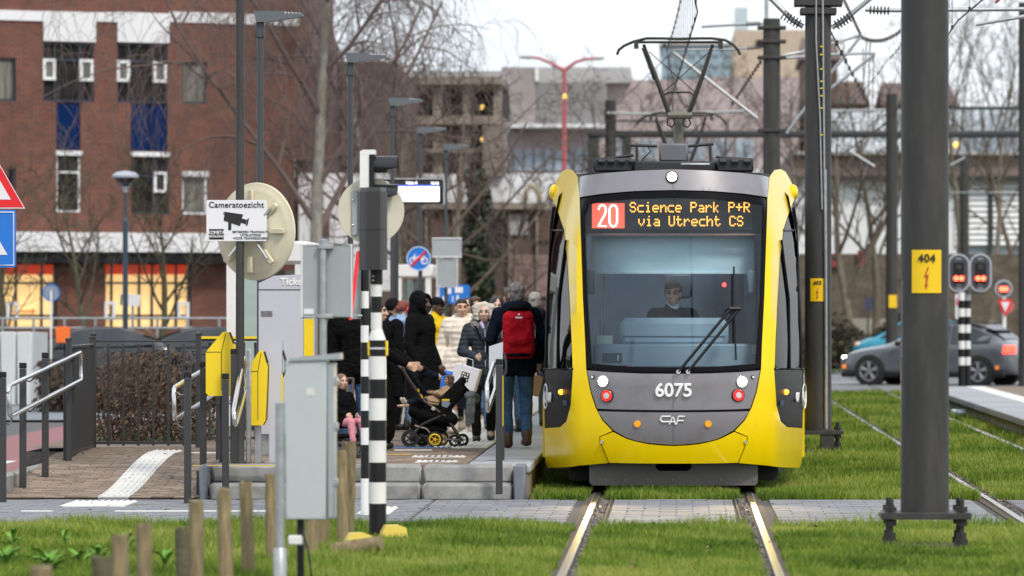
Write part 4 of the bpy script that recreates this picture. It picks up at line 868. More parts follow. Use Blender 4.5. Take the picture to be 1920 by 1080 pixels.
# ------------------------------------------------------------------ pushchair with toddler
frm = M('pram_frame', (.09, .07, .065), .35, .6); pramf = fabric('pram_fabric', (.008, .008, .009), .8); tyr = M('tyre_black', (.015, .015, .015), .6)
def pram_wheel(par, c, r, rim):
    m = MB(); m.lathe([(r * .72, -.022), (r * .95, -.025), (r, -.012), (r, .012), (r * .95, .025), (r * .72, .022)], c, 20, 'y', False); wq_ = part('wheel', m, tyr, par)
    m = MB(); m.lathe([(r * .56, -.029), (r * .74, -.024), (r * .74, .024), (r * .56, .029)], c, 20, 'y', False); m.cyl((c[0], c[1] - .03, c[2]), (c[0], c[1] + .03, c[2]), r * .18)
    for a in range(5): q = a * 2 * math.pi / 5; m.tube([c, (c[0] + r * .7 * math.cos(q), c[1], c[2] + r * .7 * math.sin(q))], r * .07, 5)
    part('wheel_rim', m, rim, wq_)
def pushchair(label, pos, rz):   # length along X: handle at -X, child's feet towards -X
    t = thing('pushchair', label, 'pushchair', pos, rz, 'pushchairs on the platform')
    for (x, y, r_, rim) in ((-.16, -.24, .115, blackm), (.0, .22, .115, blackm), (.16, -.26, .105, M('rim_yellow', (.85, .55, .01), .4)), (.24, .24, .105, M('rim_yellow', (.85, .55, .01), .4)), (.42, -.22, .085, blackm), (.52, .2, .085, blackm)):
        pram_wheel(t, (x, y, r_), r_, rim)
    m = MB()
    for y in (-.25, .22):
        m.tube([(-.26, y, 1.02), (-.16, y, .86), (.02, y, .60), (.30, y, .40), (.50, y, .10)], .020, 8); m.tube([(-.16, y, .12), (.0, y, .30), (.26, y, .42)], .018, 8); m.tube([(.16, y, .11), (.05, y, .24), (-.1, y, .28)], .016, 8); m.tube([(.16, y, .11), (.5, y, .09)], .013, 6)
    m.tube([(-.26, -.25, 1.02), (-.30, -.2, 1.05), (-.30, .17, 1.05), (-.26, .22, 1.02)], .018, 8); m.tube([(-.16, -.25, .14), (-.16, .22, .14)], .014, 6); m.tube([(.45, -.25, .1), (.48, .22, .1)], .014, 6); part('frame', m, frm, t)
    b = MB(); b.cap((-.10, -.12, .46), (-.10, .12, .46), .085, .085); b.cap((.20, -.13, .42), (.20, .13, .42), .10, .10); b.cap((.50, -.12, .74), (.50, .12, .74), .055, .055); b.box((.06, 0, .42), (.30, .32, .13)); b.box((.34, 0, .58), (.14, .36, .42), ry=.75); b.cap((.50, -.16, .74), (.24, -.19, .44), .06, .085); b.cap((.50, .16, .74), (.24, .19, .44), .06, .085); b.cap((.48, -.1, .80), (.62, -.1, .64), .05, .06); b.cap((.48, .1, .80), (.62, .1, .64), .05, .06); b.box((.16, -.0, .40), (.46, .38, .16), ry=-.12); b.cap((.30, -.16, .62), (.52, -.16, .86), .07, .05); b.cap((.30, .16, .62), (.52, .16, .86), .07, .05); b.cap((.02, -.17, .42), (.36, -.18, .36), .085, .10); b.cap((.52, -.12, .86), (.52, .12, .86), .05, .05)
    o = obj('seat_shell', remesh(b, .012, 3, .5, .004, 12), t); o.data.materials.append(pramf)
    b = MB()    # folded hood near the handle
    b.cap((-.17, -.2, .98), (-.17, .2, .98), .05, .05); b.cap((.0, -.2, 1.02), (.0, .2, 1.02), .05, .05); b.cap((.16, -.18, .92), (.16, .18, .92), .045, .045); b.box((-.05, 0, .97), (.26, .42, .10), ry=-.1); b.box((.10, 0, .94), (.2, .4, .1), ry=.4); b.cap((-.17, -.2, .98), (.02, -.22, .72), .05, .03); b.cap((-.17, .2, .98), (.02, .22, .72), .05, .03)
    o = obj('canopy', remesh(b, .014, 3, .5, .006, 9), t); o.data.materials.append(fabric('canopy_navy', (.009, .011, .016)))
    m = MB(); m.bx(-.1, .32, -.2, .2, .18, .30, .04); part('basket', m, pramf, t)
    m = MB(); m.lathe([(.062, -.006), (.062, 0), (.05, .004)], (.30, -.262, .57), 5, 'y'); part('shell_badge', m, M('badge_steel', (.25, .30, .38), .25, .4), t)
    m = MB(); m.bx(.25, .35, -.272, -.264, .60, .625, .004); m.tube([(-.02, -.275, .68), (.0, -.275, .64)], .012, 6); m.tube([(-.05, -.275, .72), (-.055, -.275, .76)], .01, 6); part('yellow_trim', m, M('rim_yellow', (.85, .55, .01), .4), t)
    m = MB(); m.box((.14, -.27, .50), (.05, .02, .05), ry=.5, bev=.008); part('buckle', m, M('buckle_grey', (.5, .5, .5), .4), t)
    return t
pc = pushchair('black pushchair with yellow wheel hubs and a toddler lying in it', at(792, 838), 0.05); pc.scale = (.85, .85, .85)
px_, py_, pz_ = pc.location
# grey checked blanket draped over the back
b = MB(); b.cap((.62, -.12, .66), (.68, .1, .62), .08, .07); b.cap((.62, -.16, .6), (.60, -.19, .30), .05, .035); b.cap((.66, -.15, .6), (.65, -.18, .33), .04, .03)
o = obj('blanket', remesh(b, .012, 2, .5, .014, 12)); o.data.materials.append(fabric('blanket_grey', (.17, .19, .20), .95, var=.35)); o.location = pc.location; o.scale = pc.scale; tag(o, 'grey checked blanket hanging from the back of the pushchair', 'blanket')
# toddler
tod = person('toddler with curly brown hair in a beige teddy coat lying in the pushchair', (px_ + .13, py_ - .02, pz_ - .10), -1.25, .88,
    dict(hl=(.09, .05, 1.12), hr=(-.09, .05, 1.12), kl=(.12, -.42, 1.22), kr=(-.12, -.42, 1.22), al=(.11, -.74, 1.12), ar=(-.11, -.74, 1.12), fl=(0, -.06, .13), fr=(0, -.06, .13), sl=(.19, .34, 1.44), sr=(-.19, .34, 1.44), el=(.27, .10, 1.36), er=(-.27, .10, 1.36), wl=(.10, -.06, 1.40), wr=(-.12, -.06, 1.42), nk=(0, .36, 1.52), hd=(0, .37, 1.70)),
    skin='tan', hair='brown', style='curly', coat=fabric('teddy_beige', (.48, .34, .22), .95, fold=.8), seat=True, puff=1.15, trousers=fabric('leggings_navy', (.02, .025, .035)), shoes=train, yaw=.15, group='children in pushchairs')
tod.scale = (.45, .45, .45); tod.location.z = pz_ - .03; tod.location.x = px_ + .13
for c_ in kids(tod):
    if c_.name.startswith(('body',)): pass
# second pushchair with the girl, behind the grey cabinet
t2 = thing('pushchair', 'black buggy carrying the girl in pink leggings behind the grey cabinet', 'pushchair', at(650, 858), 0, 'pushchairs on the platform')
for x in (-.06, .09):
    for dx in (-.02, .02): pram_wheel(t2, (x + dx, -.12, .10), .10, M('rim_grey', (.1, .1, .11), .5))
m = MB(); m.bx(-.26, .10, -.1, .32, .30, .36, .03); m.box((-.14, .32, .55), (.22, .06, .45), rx=-.2, bev=.02); m.bx(-.12, .14, -.2, -.08, .20, .25, .02); part('seat_shell', m, pramf, t2)
m = MB(); m.tube([(-.06, -.12, .1), (-.18, .1, .35), (-.18, .45, .80)], .016, 8); m.tube([(.1, -.12, .1), (.04, .1, .35), (.04, .45, .80)], .016, 8); m.tube([(-.18, .45, .80), (.04, .45, .80)], .016, 8); part('frame', m, frm, t2)
gx, gy, gz = t2.location
g2 = person('little girl with long brown hair, black jacket and pink leggings sitting in the buggy', (gx - .04, gy + .05, gz + .02), .75, 1.0,
    dict(hl=(.09, 0, .55), hr=(-.09, 0, .55), kl=(.11, -.34, .56), kr=(-.11, -.34, .56), al=(.12, -.40, .24), ar=(-.12, -.40, .24), sl=(.16, .04, .98), sr=(-.16, .04, .98), el=(.22, -.02, .76), er=(-.22, -.02, .76), wl=(.12, -.20, .68), wr=(-.12, -.2, .68), nk=(0, .04, 1.06), hd=(0, .02, 1.22)),
    hair='lbrown', style='long', coat=fabric('fleece_black', (.011, .011, .013)), seat=True, puff=1.05, trousers=fabric('leggings_pink', (.66, .28, .34)), shoes=bootk, yaw=-.2, group='children in pushchairs')
g2.scale = (.62,) * 3
# driver
dx_, dy_, dz_ = P3(1262, 640, 1.35)
person('tram driver with glasses and dark jacket seated behind the windscreen', (dx_ - .06, 50.5 + 1.35, .80), .12, 1.72,
    dict(hl=(.1, 0, .50), hr=(-.1, 0, .50), kl=(.13, -.42, .50), kr=(-.13, -.42, .5), al=(.12, -.40, .1), ar=(-.12, -.4, .1), sl=(.19, .02, .98), sr=(-.19, .02, .98), el=(.27, -.03, .72), er=(-.27, -.03, .72), wl=(.2, -.30, .66), wr=(-.2, -.30, .66), nk=(0, .02, 1.05), hd=(0, -.01, 1.19)),
    skin='tan', hair='brown', style='short', coat=fabric('uniform_dark', (.02, .024, .03)), seat=True, collar=fabric('shirt_white', (.6, .65, .68)), female=False, yaw=-.25, group='tram crew',
    extra=lambda t, J, hp: part('glasses', (lambda m: [m.tube([hp(s * .032 + .02 * math.cos(a), -.096, .012 + .015 * math.sin(a)) for a in np.linspace(0, 6.28, 13)], .003, 4) for s in (-1, 1)] and m)(MB()), blackm, t))
# ------------------------------------------------------------------ carried bags
ox, oy, oz = old.location
t = thing('carrier_bag', 'white paper carrier bag with a black square emblem, held tilted by the silver-haired woman', 'bag', (ox - .19, oy - .30, oz + .74))
W_, H_, D_ = .30, .26, .11
m = MB(); a = R(16); m.box((0, 0, 0), (W_, D_, H_), ry=a, rz=-.25, bev=.006); part('bag_body', m, M('bag_white', (.76, .75, .80), .6, var=.04, bump=.1, bs=12), t)
rot = Matrix.Rotation(-.25, 3, 'Z') @ Matrix.Rotation(a, 3, 'Y')
def onbag(x, z, d=.002): return rot @ Vector((x, -D_ / 2 - d, z))
m = MB()
def bq(x0, x1, z0, z1, d): m.add([onbag(x0, z0, d), onbag(x1, z0, d), onbag(x1, z1, d), onbag(x0, z1, d)], [(0, 1, 2, 3)])
bq(-.05, .05, -.045, .06, .002); part('emblem', m, blackm, t); m = MB()
for i in range(3):
    for j in range(3): bq(-.038 + i * .028, -.018 + i * .028, -.032 + j * .031, -.012 + j * .031, .004) if (i + j) % 2 == 0 else (bq(-.038 + i * .028, -.026 + i * .028, -.032 + j * .031, -.012 + j * .031, .004))
part('emblem_marks', m, whitegl, t)
m = MB(); m.tube([onbag(-.07, H_ / 2 - .01), onbag(-.04, H_ / 2 + .09), onbag(.04, H_ / 2 + .09), onbag(.07, H_ / 2 - .01)], .005, 5); part('bag_handle', m, whitegl, t)
bx_, by_, bz_ = at(1003, 800); m = MB(); m.box((0, 0, 0), (.17, .12, .24), ry=.25, rz=.3, bev=.01); solo('paper_bag', m, M('kraft_paper', (.36, .24, .15), .8, bump=.3, bs=15), 'crumpled brown paper bag carried between the backpack man and the tram', 'bag', loc=(X(1000, 60), 60, Z(722, 60)))
m = MB(); m.cap((-.08, 0, 0), (.08, 0, 0), .075, .075); m.cap((-.05, 0, -.08), (.05, 0, -.08), .06, .06); o = obj('handbag', remesh(m, .012, 3)); o.data.materials.append(fabric('handbag_dark', (.02, .022, .035), .5)); o.location = (ox - .20, oy - .16, oz + .52); tag(o, 'small dark patterned handbag hanging below the white carrier bag', 'bag')
m = MB(); m.box((0, 0, 0), (.16, .1, .34), bev=.03, ry=.15); o = solo('shopping_bag', m, M('bag_blue', (.015, .14, .55), .5, bump=.4, bs=12), 'bright blue shopping bag behind the pushchair', 'bag', loc=(X(838, 60.5), 60.5, Z(722, 60.5)))
# ================================================================== STREET FURNITURE
def S(Y): return F / Y
def plate(mb, x0, x1, y0, y1, Y, th=.004, r=.02, px=True):
    """rounded sign plate given by its photo edges at distance Y"""
    a, b, c, d = (X(x0, Y), X(x1, Y), Z(y1, Y), Z(y0, Y)) if px else (x0, x1, y0, y1)
    p = []
    for cx, cz, q0 in ((b - r, d - r, 0), (a + r, d - r, 90), (a + r, c + r, 180), (b - r, c + r, 270)):
        for k in range(5): q = R(q0 + 22.5 * k); p.append((cx + r * math.cos(q), cz + r * math.sin(q)))
    mb.prism(p, Y, Y + th); return mb
def label_text(parent, body, px, py, Y, hpx, mat, **kw):
    return text(kw.pop('name', 'lettering'), body, parent, (X(px, Y), Y, Z(py, Y)), hpx / .72 / S(Y), mat, **kw)
black_ink = M('ink_black', (.012, .012, .012), .6); white_ink = M('ink_white', (.82, .82, .82), .6); signw = M('sign_white', (.74, .74, .77), .45, var=.03); signblue = M('sign_blue', (.012, .17, .62), .35, var=.04); signred = M('sign_red', (.72, .014, .02), .35, var=.04)
def pole(name, label, cat, x, y, z0, z1, r, mat, group=None, base=True):
    t = thing(name, label, cat, (x, y, z0), 0, group); m = MB(); m.cyl((0, 0, -.05), (0, 0, z1 - z0), r, r * .97, 20); part('pole', m, mat, t)
    if base: m = MB(); m.lathe([(r * 1.5, -.02), (r * 1.5, .02), (r * 1.05, .03)], n=16); part('collar', m, mat, t)
    return t
# --- camera notice pole, notice and mirror
x, y = G(450, 870, ZP); cp = pole('sign_pole', 'tall dark grey pole carrying the camera notice and the round mirror', 'pole', x, y, ZP, 6.2, .042, mastm)
Yc = y - .055
t = thing('camera_sign', 'white rectangular notice reading Cameratoezicht with a black camera symbol', 'sign', (0, 0, 0))
part('sign_plate', plate(MB(), 387, 500.5, 375, 452, Yc, .004, .018), signw, t)
label_text(t, 'Cameratoezicht', 443, 384.5, Yc - .003, 11.2, black_ink, off=.001, sx=.97, space=1.06)
cam_poly = [(421.5, 397), (456, 402), (453.5, 409.5), (463, 412), (461, 420.5), (452, 417.5), (450, 424), (434, 418.5), (433.5, 431.5), (428, 431.5), (428, 416), (419.5, 414)]
m = MB(); m.prism([(X(a, Yc), Z(b, Yc)) for a, b in cam_poly], Yc - .004, Yc - .001); m.prism([(X(a, Yc), Z(b, Yc)) for a, b in ((464, 410), (467, 409.5), (464, 423), (461, 423))], Yc - .004, Yc - .001); m.prism([(X(a, Yc), Z(b, Yc)) for a, b in ((419.8, 397), (421, 397.4), (420.2, 402.5), (419, 402))], Yc - .004, Yc - .001); part('camera_symbol', m, black_ink, t)
m = MB(); m.prism([(X(a, Yc), Z(b, Yc)) for a, b in ((392, 429.5), (419.5, 429.5), (419.5, 449), (392, 449))], Yc - .003, Yc - .001); part('logo_block', m, black_ink, t)
label_text(t, 'KOMETA', 405.8, 436.5, Yc - .006, 6.8, white_ink, off=.001, sx=.82); label_text(t, 'BEVEILIGING', 405.8, 443.5, Yc - .006, 3.6, white_ink, off=.0008, sx=.95)
for i, s in enumerate(('BETREDEN TRAMHALTE', 'UITSLUITEND', 'VOOR TRAMREIZIGERS')): label_text(t, s, 470, 435 + i * 6, Yc - .003, 4.3, black_ink, off=.0004, sx=1.0, space=1.08)
Ym = y + .12; t = thing('traffic_mirror', 'back of a round cream traffic mirror behind the camera notice', 'mirror', (X(476, Ym), Ym, Z(434, Ym)), R(-33))
rr = 92 / S(Ym); m = MB(); m.lathe([(rr * .98, .055), (rr, .04), (rr * .985, .02), (rr * .92, .012), (rr * .88, .0), (rr * .82, -.01), (rr * .60, -.02), (rr * .56, -.035), (.03, -.05)], n=48, axis='y'); part('mirror_shell', m, creamm, t)
for a in (40, 90, 0, 180, 225, 310, 268):
    q = R(a); m = MB(); c = Vector((math.cos(q) * rr * .68, -.045, math.sin(q) * rr * .68)); m.box(c, (.16, .04, .05), ry=-q, bev=.006); part('mirror_bracket', m, creamm, t)
for a in (40, 225, 310):
    q = R(a); m = MB(); m.tube([Vector((math.cos(q) * rr * .25, -.075, math.sin(q) * rr * .25)), Vector((math.cos(q) * rr * .72, -.075, math.sin(q) * rr * .72))], .014, 6); part('mirror_strut', m, steel, t)
m = MB(); m.lathe([(rr * .9, .057), (rr * .5, .09), (.02, .11)], n=32, axis='y'); part('mirror_face', m, chrome, t)
# --- ticket machine
Yt = Yg(853, ZP); t = thing('ticket_machine', 'tall lavender grey ticket machine with a yellow edge on the platform', 'ticket machine', (X(538, Yt), Yt, ZP))
lx = lambda px, Yq=Yt: X(px, Yq) - X(538, Yt); lz = lambda py, Yq=Yt: Z(py, Yq) - ZP
m = MB(); m.prism([(lx(485), lz(814)), (lx(485), lz(531)), (lx(514), lz(517)), (lx(590), lz(513)), (lx(590), lz(814))], 0, .45); part('cabinet', m, lav, t)
m = MB(); m.bx(lx(487), lx(588), .06, .4, 0, lz(814) - .003); part('plinth', m, galv, t)
m = MB(); m.bx(lx(485) - .002, lx(592), -.004, .46, lz(544), lz(542.5)); part('header_seam', m, seam, t)
m = MB(); m.bx(lx(570), lx(588), -.012, -.001, lz(668), lz(598)); part('yellow_panel', m, binyellow, t)
m = MB()
for k in range(10): m.bx(lx(489.5 + 2.2 * k), lx(490.6 + 2.2 * k), -.004, 0, lz(594), lz(583))
part('vent_slots', m, anthr, t)
text('lettering', 'Tickets', t, (lx(553), -.004, lz(529)), .105, white_ink, off=.003)
# --- bins and check-in posts
def bin_(label, px0, px1, py0, py1, base, group):
    Yb = Yg(base, ZP); t = thing('litter_bin', label, 'bin', (X((px0 + px1) / 2, Yb), Yb, ZP), 0, group); s = S(Yb); w_ = (px1 - px0) / s; h0, h1 = (base - py1) / s, (base - py0) / s
    m = MB(); m.prism([(-w_ / 2, h0 + .03), (-w_ / 2 + .03, h0), (w_ / 2 - .05, h0), (w_ / 2 - .02, h0 + .05), (w_ / 2, h1 - .16), (w_ * .28, h1), (w_ * .1, h1), (-w_ / 2, h1 - .20)], -.12, .16); part('bin_body', m, binyellow, t)
    m = MB(); m.tube([(w_ * .05, -.122, h0 + .05), (w_ * .05, -.122, h1 - .2), (w_ * .2, -.122, h1 - .02)], .003, 4); m.tube([(-w_ / 2, -.122, h1 - .2), (w_ * .05, -.122, h1 - .2)], .003, 4); part('door_seam', m, seam, t)
    m = MB(); m.tube([(w_ * .30, -.05, h1 - .01), (w_ * .46, -.05, h1 - .12)], .02, 6); part('mouth', m, rubber, t)
    return t, w_, h0, h1
t, w_, h0, h1 = bin_('larger yellow litter bin behind the ramp handrail, left of the camera pole', 388, 441, 622, 742, 868, 'yellow litter bins'); m = MB(); m.cyl((0, .2, -.02), (0, .2, h1 - .2), .04); part('bin_post', m, anthr, t)
t, w_, h0, h1 = bin_('narrow yellow litter bin hung on a galvanised post beside the check-in post', 464, 503, 658, 797, 868, 'yellow litter bins'); m = MB(); m.bx(-w_ / 2 - .0, -w_ / 2 + .05, -.19, -.14, 0, h1 + .02, .01); m.bx(-.03, .03, .0, .05, 0, h0); part('bin_post', m, galv, t)
def checkin(label, px0, px1, pytop, base, nar=0.0):
    Yb = Yg(base, ZP); s = S(Yb); t = thing('check_in_post', label, 'card reader', (X((px0 + px1) / 2, Yb), Yb, ZP), 0, 'check-in posts'); w_ = (px1 - px0) / s; h = (base - pytop) / s
    m = MB(); m.prism([(-w_ / 2 + nar, 0), (w_ / 2 - .025, 0), (w_ / 2 - .01, h * .55), (w_ / 2, h), (-w_ / 2, h - .045), (-w_ / 2, h * .78), (-w_ / 2 + nar, h * .66)], -.02, .1); part('post_panel', m, lav, t)
    m = MB(); m.bx(w_ / 2 - .012, w_ / 2 + .004, -.024, .02, h * .3, h * .72); part('yellow_edge', m, binyellow, t)
    m = MB(); m.tube([(w_ / 2, 0, h - .10), (w_ / 2 + .03, 0, h - .2), (w_ / 2 + .03, 0, h - .3), (w_ / 2, 0, h - .36)], .014, 6); part('reader', m, anthr, t)
    m = MB(); m.bx(-w_ / 2 - .04, w_ / 2 + .02, -.05, .14, 0, .012); part('foot_plate', m, steel, t)
checkin('lavender grey check-in post beside the narrow yellow bin', 505, 530, 638, 868); 
checkin('pale check-in post behind the stair handrail near the tram', 917, 943, 641, 866, .075)
# --- handrails
def rail_post(t, px, top, bot, zb, nm='rail_post'):
    Yp = Yg(bot, zb); s = S(Yp); xx = X(px, Yp); m = MB(); m.bx(xx - .032, xx + .032, Yp - .032, Yp + .032, zb - .1, Z(top, Yp) - .06, .004); p = part(nm, m, anthr, t); m = MB(); m.bx(xx - .034, xx + .034, Yp - .034, Yp + .034, Z(top, Yp) - .058, Z(top, Yp), .006); part('post_cap', m, blackm, p); return xx, Yp, Z(top, Yp)
def loop_rail(t, top, low, r=.022):
    """closed stainless loop through the upper points and back through the lower ones"""
    def arc(a, b, c, n=5):
        a, b, c = Vector(a), Vector(b), Vector(c); d = .09; p = b + (a - b).normalized() * d; q = b + (c - b).normalized() * d
        return [p.lerp(b, i / n).lerp(b.lerp(q, i / n), i / n) for i in range(n + 1)]
    pts = top + low[::-1]; n = len(pts); o = []
    for i in range(n): o += arc(pts[i - 1], pts[i], pts[(i + 1) % n])
    m = MB(); m.tube(o, r, 10, closed=True); part('grab_rail', m, steel, t)
def bracket(t, a, b):
    a, b = Vector(a), Vector(b); m = MB(); m.tube([a, Vector((a.x, a.y, b.z - .06)) if False else a.lerp(b, .5) - Vector((0, 0, .045)), b - Vector((0, 0, .04)), b - Vector((0, 0, .015))], .008, 6); part('rail_bracket', m, anthr, t)
t = thing('handrail', 'stainless loop handrail on four dark posts along the left side of the ramp', 'handrail', (0, 0, 0), 0, 'handrails')
ps = [rail_post(t, px, a, b, zb) for px, a, b, zb in ((5, 697, 938, .02), (43, 680, 910, .10), (85, 661, 887, .19), (125, 645, 860, .29))]
q3 = lambda px, py, Y: (X(px, Y), Y, Z(py, Y))
tp_ = [q3(16, 724, 49.2), q3(152, 660, 53.4)]; lo_ = [q3(18, 782, 49.2), q3(153, 712, 53.4)]
loop_rail(t, tp_, lo_)
for i, (xx, yy, zz) in enumerate(ps):
    for f in (tp_, lo_):
        k = (yy - 49.2) / 4.2; pz = Vector(f[0]).lerp(Vector(f[1]), max(.03, min(.9, k))); bracket(t, (xx + .03, yy, pz.z - .06), (pz.x, pz.y, pz.z))
t = thing('handrail', 'stainless loop handrail on three dark posts along the right side of the ramp', 'handrail', (0, 0, 0), 0, 'handrails')
ps = [rail_post(t, px, a, b, zb) for px, a, b, zb in ((352, 697, 938, .03), (381, 678, 900, .15), (411, 661, 872, .25), (438, 642, 862, .32))]
tp_ = [q3(326, 727, 49.3), q3(428, 665, 53.2)]; lo_ = [q3(327, 787, 49.3), q3(429, 722, 53.2)]; loop_rail(t, tp_, lo_)
for i, (xx, yy, zz) in enumerate(ps):
    for f in (tp_, lo_):
        k = (yy - 49.2) / 4.0; pz = Vector(f[0]).lerp(Vector(f[1]), max(.03, min(.9, k))); bracket(t, (xx - .02, yy, pz.z - .06), (pz.x, pz.y, pz.z))
t = thing('handrail', 'stainless loop handrail on two dark posts at the left end of the steps', 'handrail', (0, 0, 0), 0, 'handrails')
rail_post(t, 423, 700, 908, .16); rail_post(t, 439, 654, 870, ZP)
loop_rail(t, [q3(438, 770, 49.3), q3(457, 666, 50.6)], [q3(441, 800, 49.3), q3(462, 724, 50.6)])
t = thing('handrail', 'stainless loop handrail on a dark post at the right end of the steps', 'handrail', (0, 0, 0), 0, 'handrails')
rail_post(t, 936, 673, 907, .16); rail_post(t, 940, 694, 862, ZP)
loop_rail(t, [q3(913, 722, 49.4), q3(926, 678, 50.4)], [q3(914, 773, 49.4), q3(930, 726, 50.4)])
# --- fences at the top of the ramp
def fence_run(t, a, b, zb, h, pitch, nm='fence_bar', rail_top=True):
    a, b = Vector(a), Vector(b); L_ = (b - a).length; d = (b - a) / L_; n = int(L_ / pitch)
    ang = math.atan2(d.y, d.x); mb = MB(); mb.box((0, 0, h / 2), (.026, .026, h - .06)); me = mb.mesh('fence_bar', anthr)
    for i in range(1, n): o = obj(nm, me, t, a + d * (L_ * i / n) + Vector((0, 0, zb)), ang)
    m = MB(); c = (a + b) / 2; m.box((c.x, c.y, zb + h), (L_, .05, .022), rz=ang, bev=.004); part('top_rail', m, anthr, t); m = MB(); m.box((c.x, c.y, zb + .06), (L_, .04, .03), rz=ang); part('bottom_rail', m, anthr, t)
    for p in (a, b): m = MB(); m.box((p.x, p.y, zb + h / 2 + .02), (.06, .06, h + .08), rz=ang, bev=.004); m.lathe([(.034, h + .06), (.038, h + .075), (.034, h + .09), (.01, h + .095)], (p.x, p.y, zb), 14); part('fence_post', m, anthr, t)
Yf = 56.2
t = thing('railing', 'dark steel railing with slim upright bars across the back of the ramp', 'railing', (0, 0, 0)); fence_run(t, (X(175, Yf), Yf, 0), (X(372, Yf), Yf, 0), ZP - .01, (838 - 637) / S(Yf), .153)
t = thing('railing', 'dark ribbed steel railing seen end-on at the left top corner of the ramp', 'railing', (0, 0, 0)); fence_run(t, (X(129, 53.0), 53.0, 0), (X(173, 56.15), 56.15, 0), ZP - .04, 1.17, .09)
t = thing('railing', 'dark railing with a yellow top edge left of the ticket machine', 'railing', (0, 0, 0)); fence_run(t, (X(372, 58), 58, 0), (X(500, 58), 58, 0), ZP, 1.17, .12); m = MB(); m.bx(X(374, 57.94), X(490, 57.94), 57.9, 58.0, ZP + 1.183, ZP + 1.21); part('yellow_strip', m, binyellow, t)
# --- grey cabinet, pipe, sign back
Yb = 33.6; s = S(Yb)
t = thing('control_cabinet', 'pale grey metal control cabinet on a black post in the foreground grass', 'cabinet', (X(580, Yb), Yb, 0))
lx = lambda px: X(px, Yb) - X(580, Yb); lz = lambda py: Z(py, Yb)
m = MB(); m.bx(lx(535), lx(612), 0, .25, lz(974), lz(676), .006); part('cabinet_body', m, M('cabinet_grey', (.47, .52, .535), .5, var=.05, dirt=(.33, .36, .36), da=.35, ds=3), t)
m = MB(); m.bx(lx(613), lx(627), .01, .24, lz(973), lz(680), .008); part('cabinet_door', m, M('cabinet_edge', (.33, .37, .385), .5), t)
for py in (715, 800, 905): m = MB(); m.bx(lx(624), lx(634), .01, .06, lz(py + 8), lz(py - 8), .006); part('hinge', m, galv, t)
m = MB(); m.add([(lx(542), -.015, lz(672)), (lx(638), -.015, lz(662)), (lx(638), .27, lz(662)), (lx(542), .27, lz(672)), (lx(542), -.015, lz(677)), (lx(638), -.015, lz(674)), (lx(638), .27, lz(674)), (lx(542), .27, lz(677))], [(0, 1, 2, 3), (7, 6, 5, 4), (0, 4, 5, 1), (1, 5, 6, 2), (2, 6, 7, 3), (3, 7, 4, 0)]); part('cabinet_roof', m, MATS['cabinet_edge'], t)
m = MB(); m.cyl((lx(562), .08, -.05), (lx(562), .08, lz(974)), .024); part('cabinet_post', m, blackm, t)
m = MB(); m.bx(lx(574), lx(590), -.003, -.0005, lz(742), lz(728)); part('cabinet_label', m, M('label_pale', (.62, .64, .62), .5), t)
for px, py in ((540, 684), (607, 684), (540, 966), (607, 966)): m = MB(); m.sph((lx(px), -.001, lz(py)), (.006, .004, .006), 8, 5); part('cabinet_bolt', m, galv, t)
m = MB(); m.bx(lx(540), lx(568), .0, .05, lz(1022), lz(1004), .008); part('cable_clip', m, whitegl, t)
m = MB(); m.tube([(lx(566), 0, lz(995)), (lx(578), -.02, lz(1030)), (lx(585), -.03, lz(1080)), (lx(590), -.02, 0)], .007, 6); part('cable', m, blackm, t)
Yp = 33.0; t = pole('pipe_post', 'galvanised steel pipe standing at the left edge of the grey cabinet', 'post', X(525, Yp), Yp, 0, Z(757, Yp), .031, galv)
m = MB(); m.lathe([(.034, -.1), (.036, .0), (.042, .005), (.042, .30), (.034, .31)], n=16); part('sleeve', m, galv, t); m = MB(); m.sph((0, 0, Z(757, Yp)), (.032, .032, .012)); part('pipe_cap', m, galv, t)
Ys_ = 39.0; t = thing('road_sign', 'grey back of a rectangular road sign on a galvanised post above the cabinet', 'sign', (X(606, Ys_), Ys_, 0))
lx = lambda px: X(px, Ys_) - X(606, Ys_); lz = lambda py: Z(py, Ys_)
m = MB(); plate(m, lx(567), lx(657), lz(594), lz(460), .03, .004, .012, px=False); part('sign_plate', m, alum, t)
m = MB(); m.tube([(lx(565), .03, lz(459)), (lx(658.5), .03, lz(459)), (lx(658.5), .03, lz(596)), (lx(565), .03, lz(596))], .011, 6, closed=True); part('sign_frame', m, M('frame_white', (.7, .72, .72), .4), t)
m = MB(); m.cyl((0, 0, -.05), (0, 0, lz(450)), .027); m.sph((0, 0, lz(450)), (.027, .027, .01)); part('post', m, galv, t)
for py in (463, 593): m = MB(); m.bx(lx(596), lx(625), -.034, .028, lz(py + 4), lz(py - 4), .004); part('clamp', m, galv, t)
m = MB(); m.bx(lx(569), lx(588), .024, .029, lz(589), lz(579)); part('sticker', m, signw, t)
# --- striped signal poles
def stripes(t, x, y, z_edges, r, first_white):
    wht = first_white
    for a, b in zip(z_edges[:-1], z_edges[1:]):
        m = MB(); m.cyl((x, y, b + .0005), (x, y, a - .0005), r if not isinstance(r, tuple) else r[0], n=20); part('white_band' if wht else 'black_band', m, whitegl if wht else blackm, t); wht = not wht
x, y = G(708, 1022); s = S(y)
t = thing('signal_pole', 'thick black and white striped signal pole standing in the foreground grass', 'signal pole', (x, y, 0)); lz = lambda py: Z(py, y)
stripes(t, -.01, 0, [lz(p) for p in (532, 556, 586, 617)], 10.5 / s, True)
m = MB(); m.lathe([(10.5 / s, lz(617)), (11 / s, lz(620)), (16.5 / s, lz(636)), (16.5 / s, lz(638))], (-.005, 0, 0), 20); part('cone', m, whitegl, t)
stripes(t, 0, 0, [lz(p) for p in (638, 668, 711, 747, 788, 826, 867, 904, 944, 1045)], 16.3 / s, False)
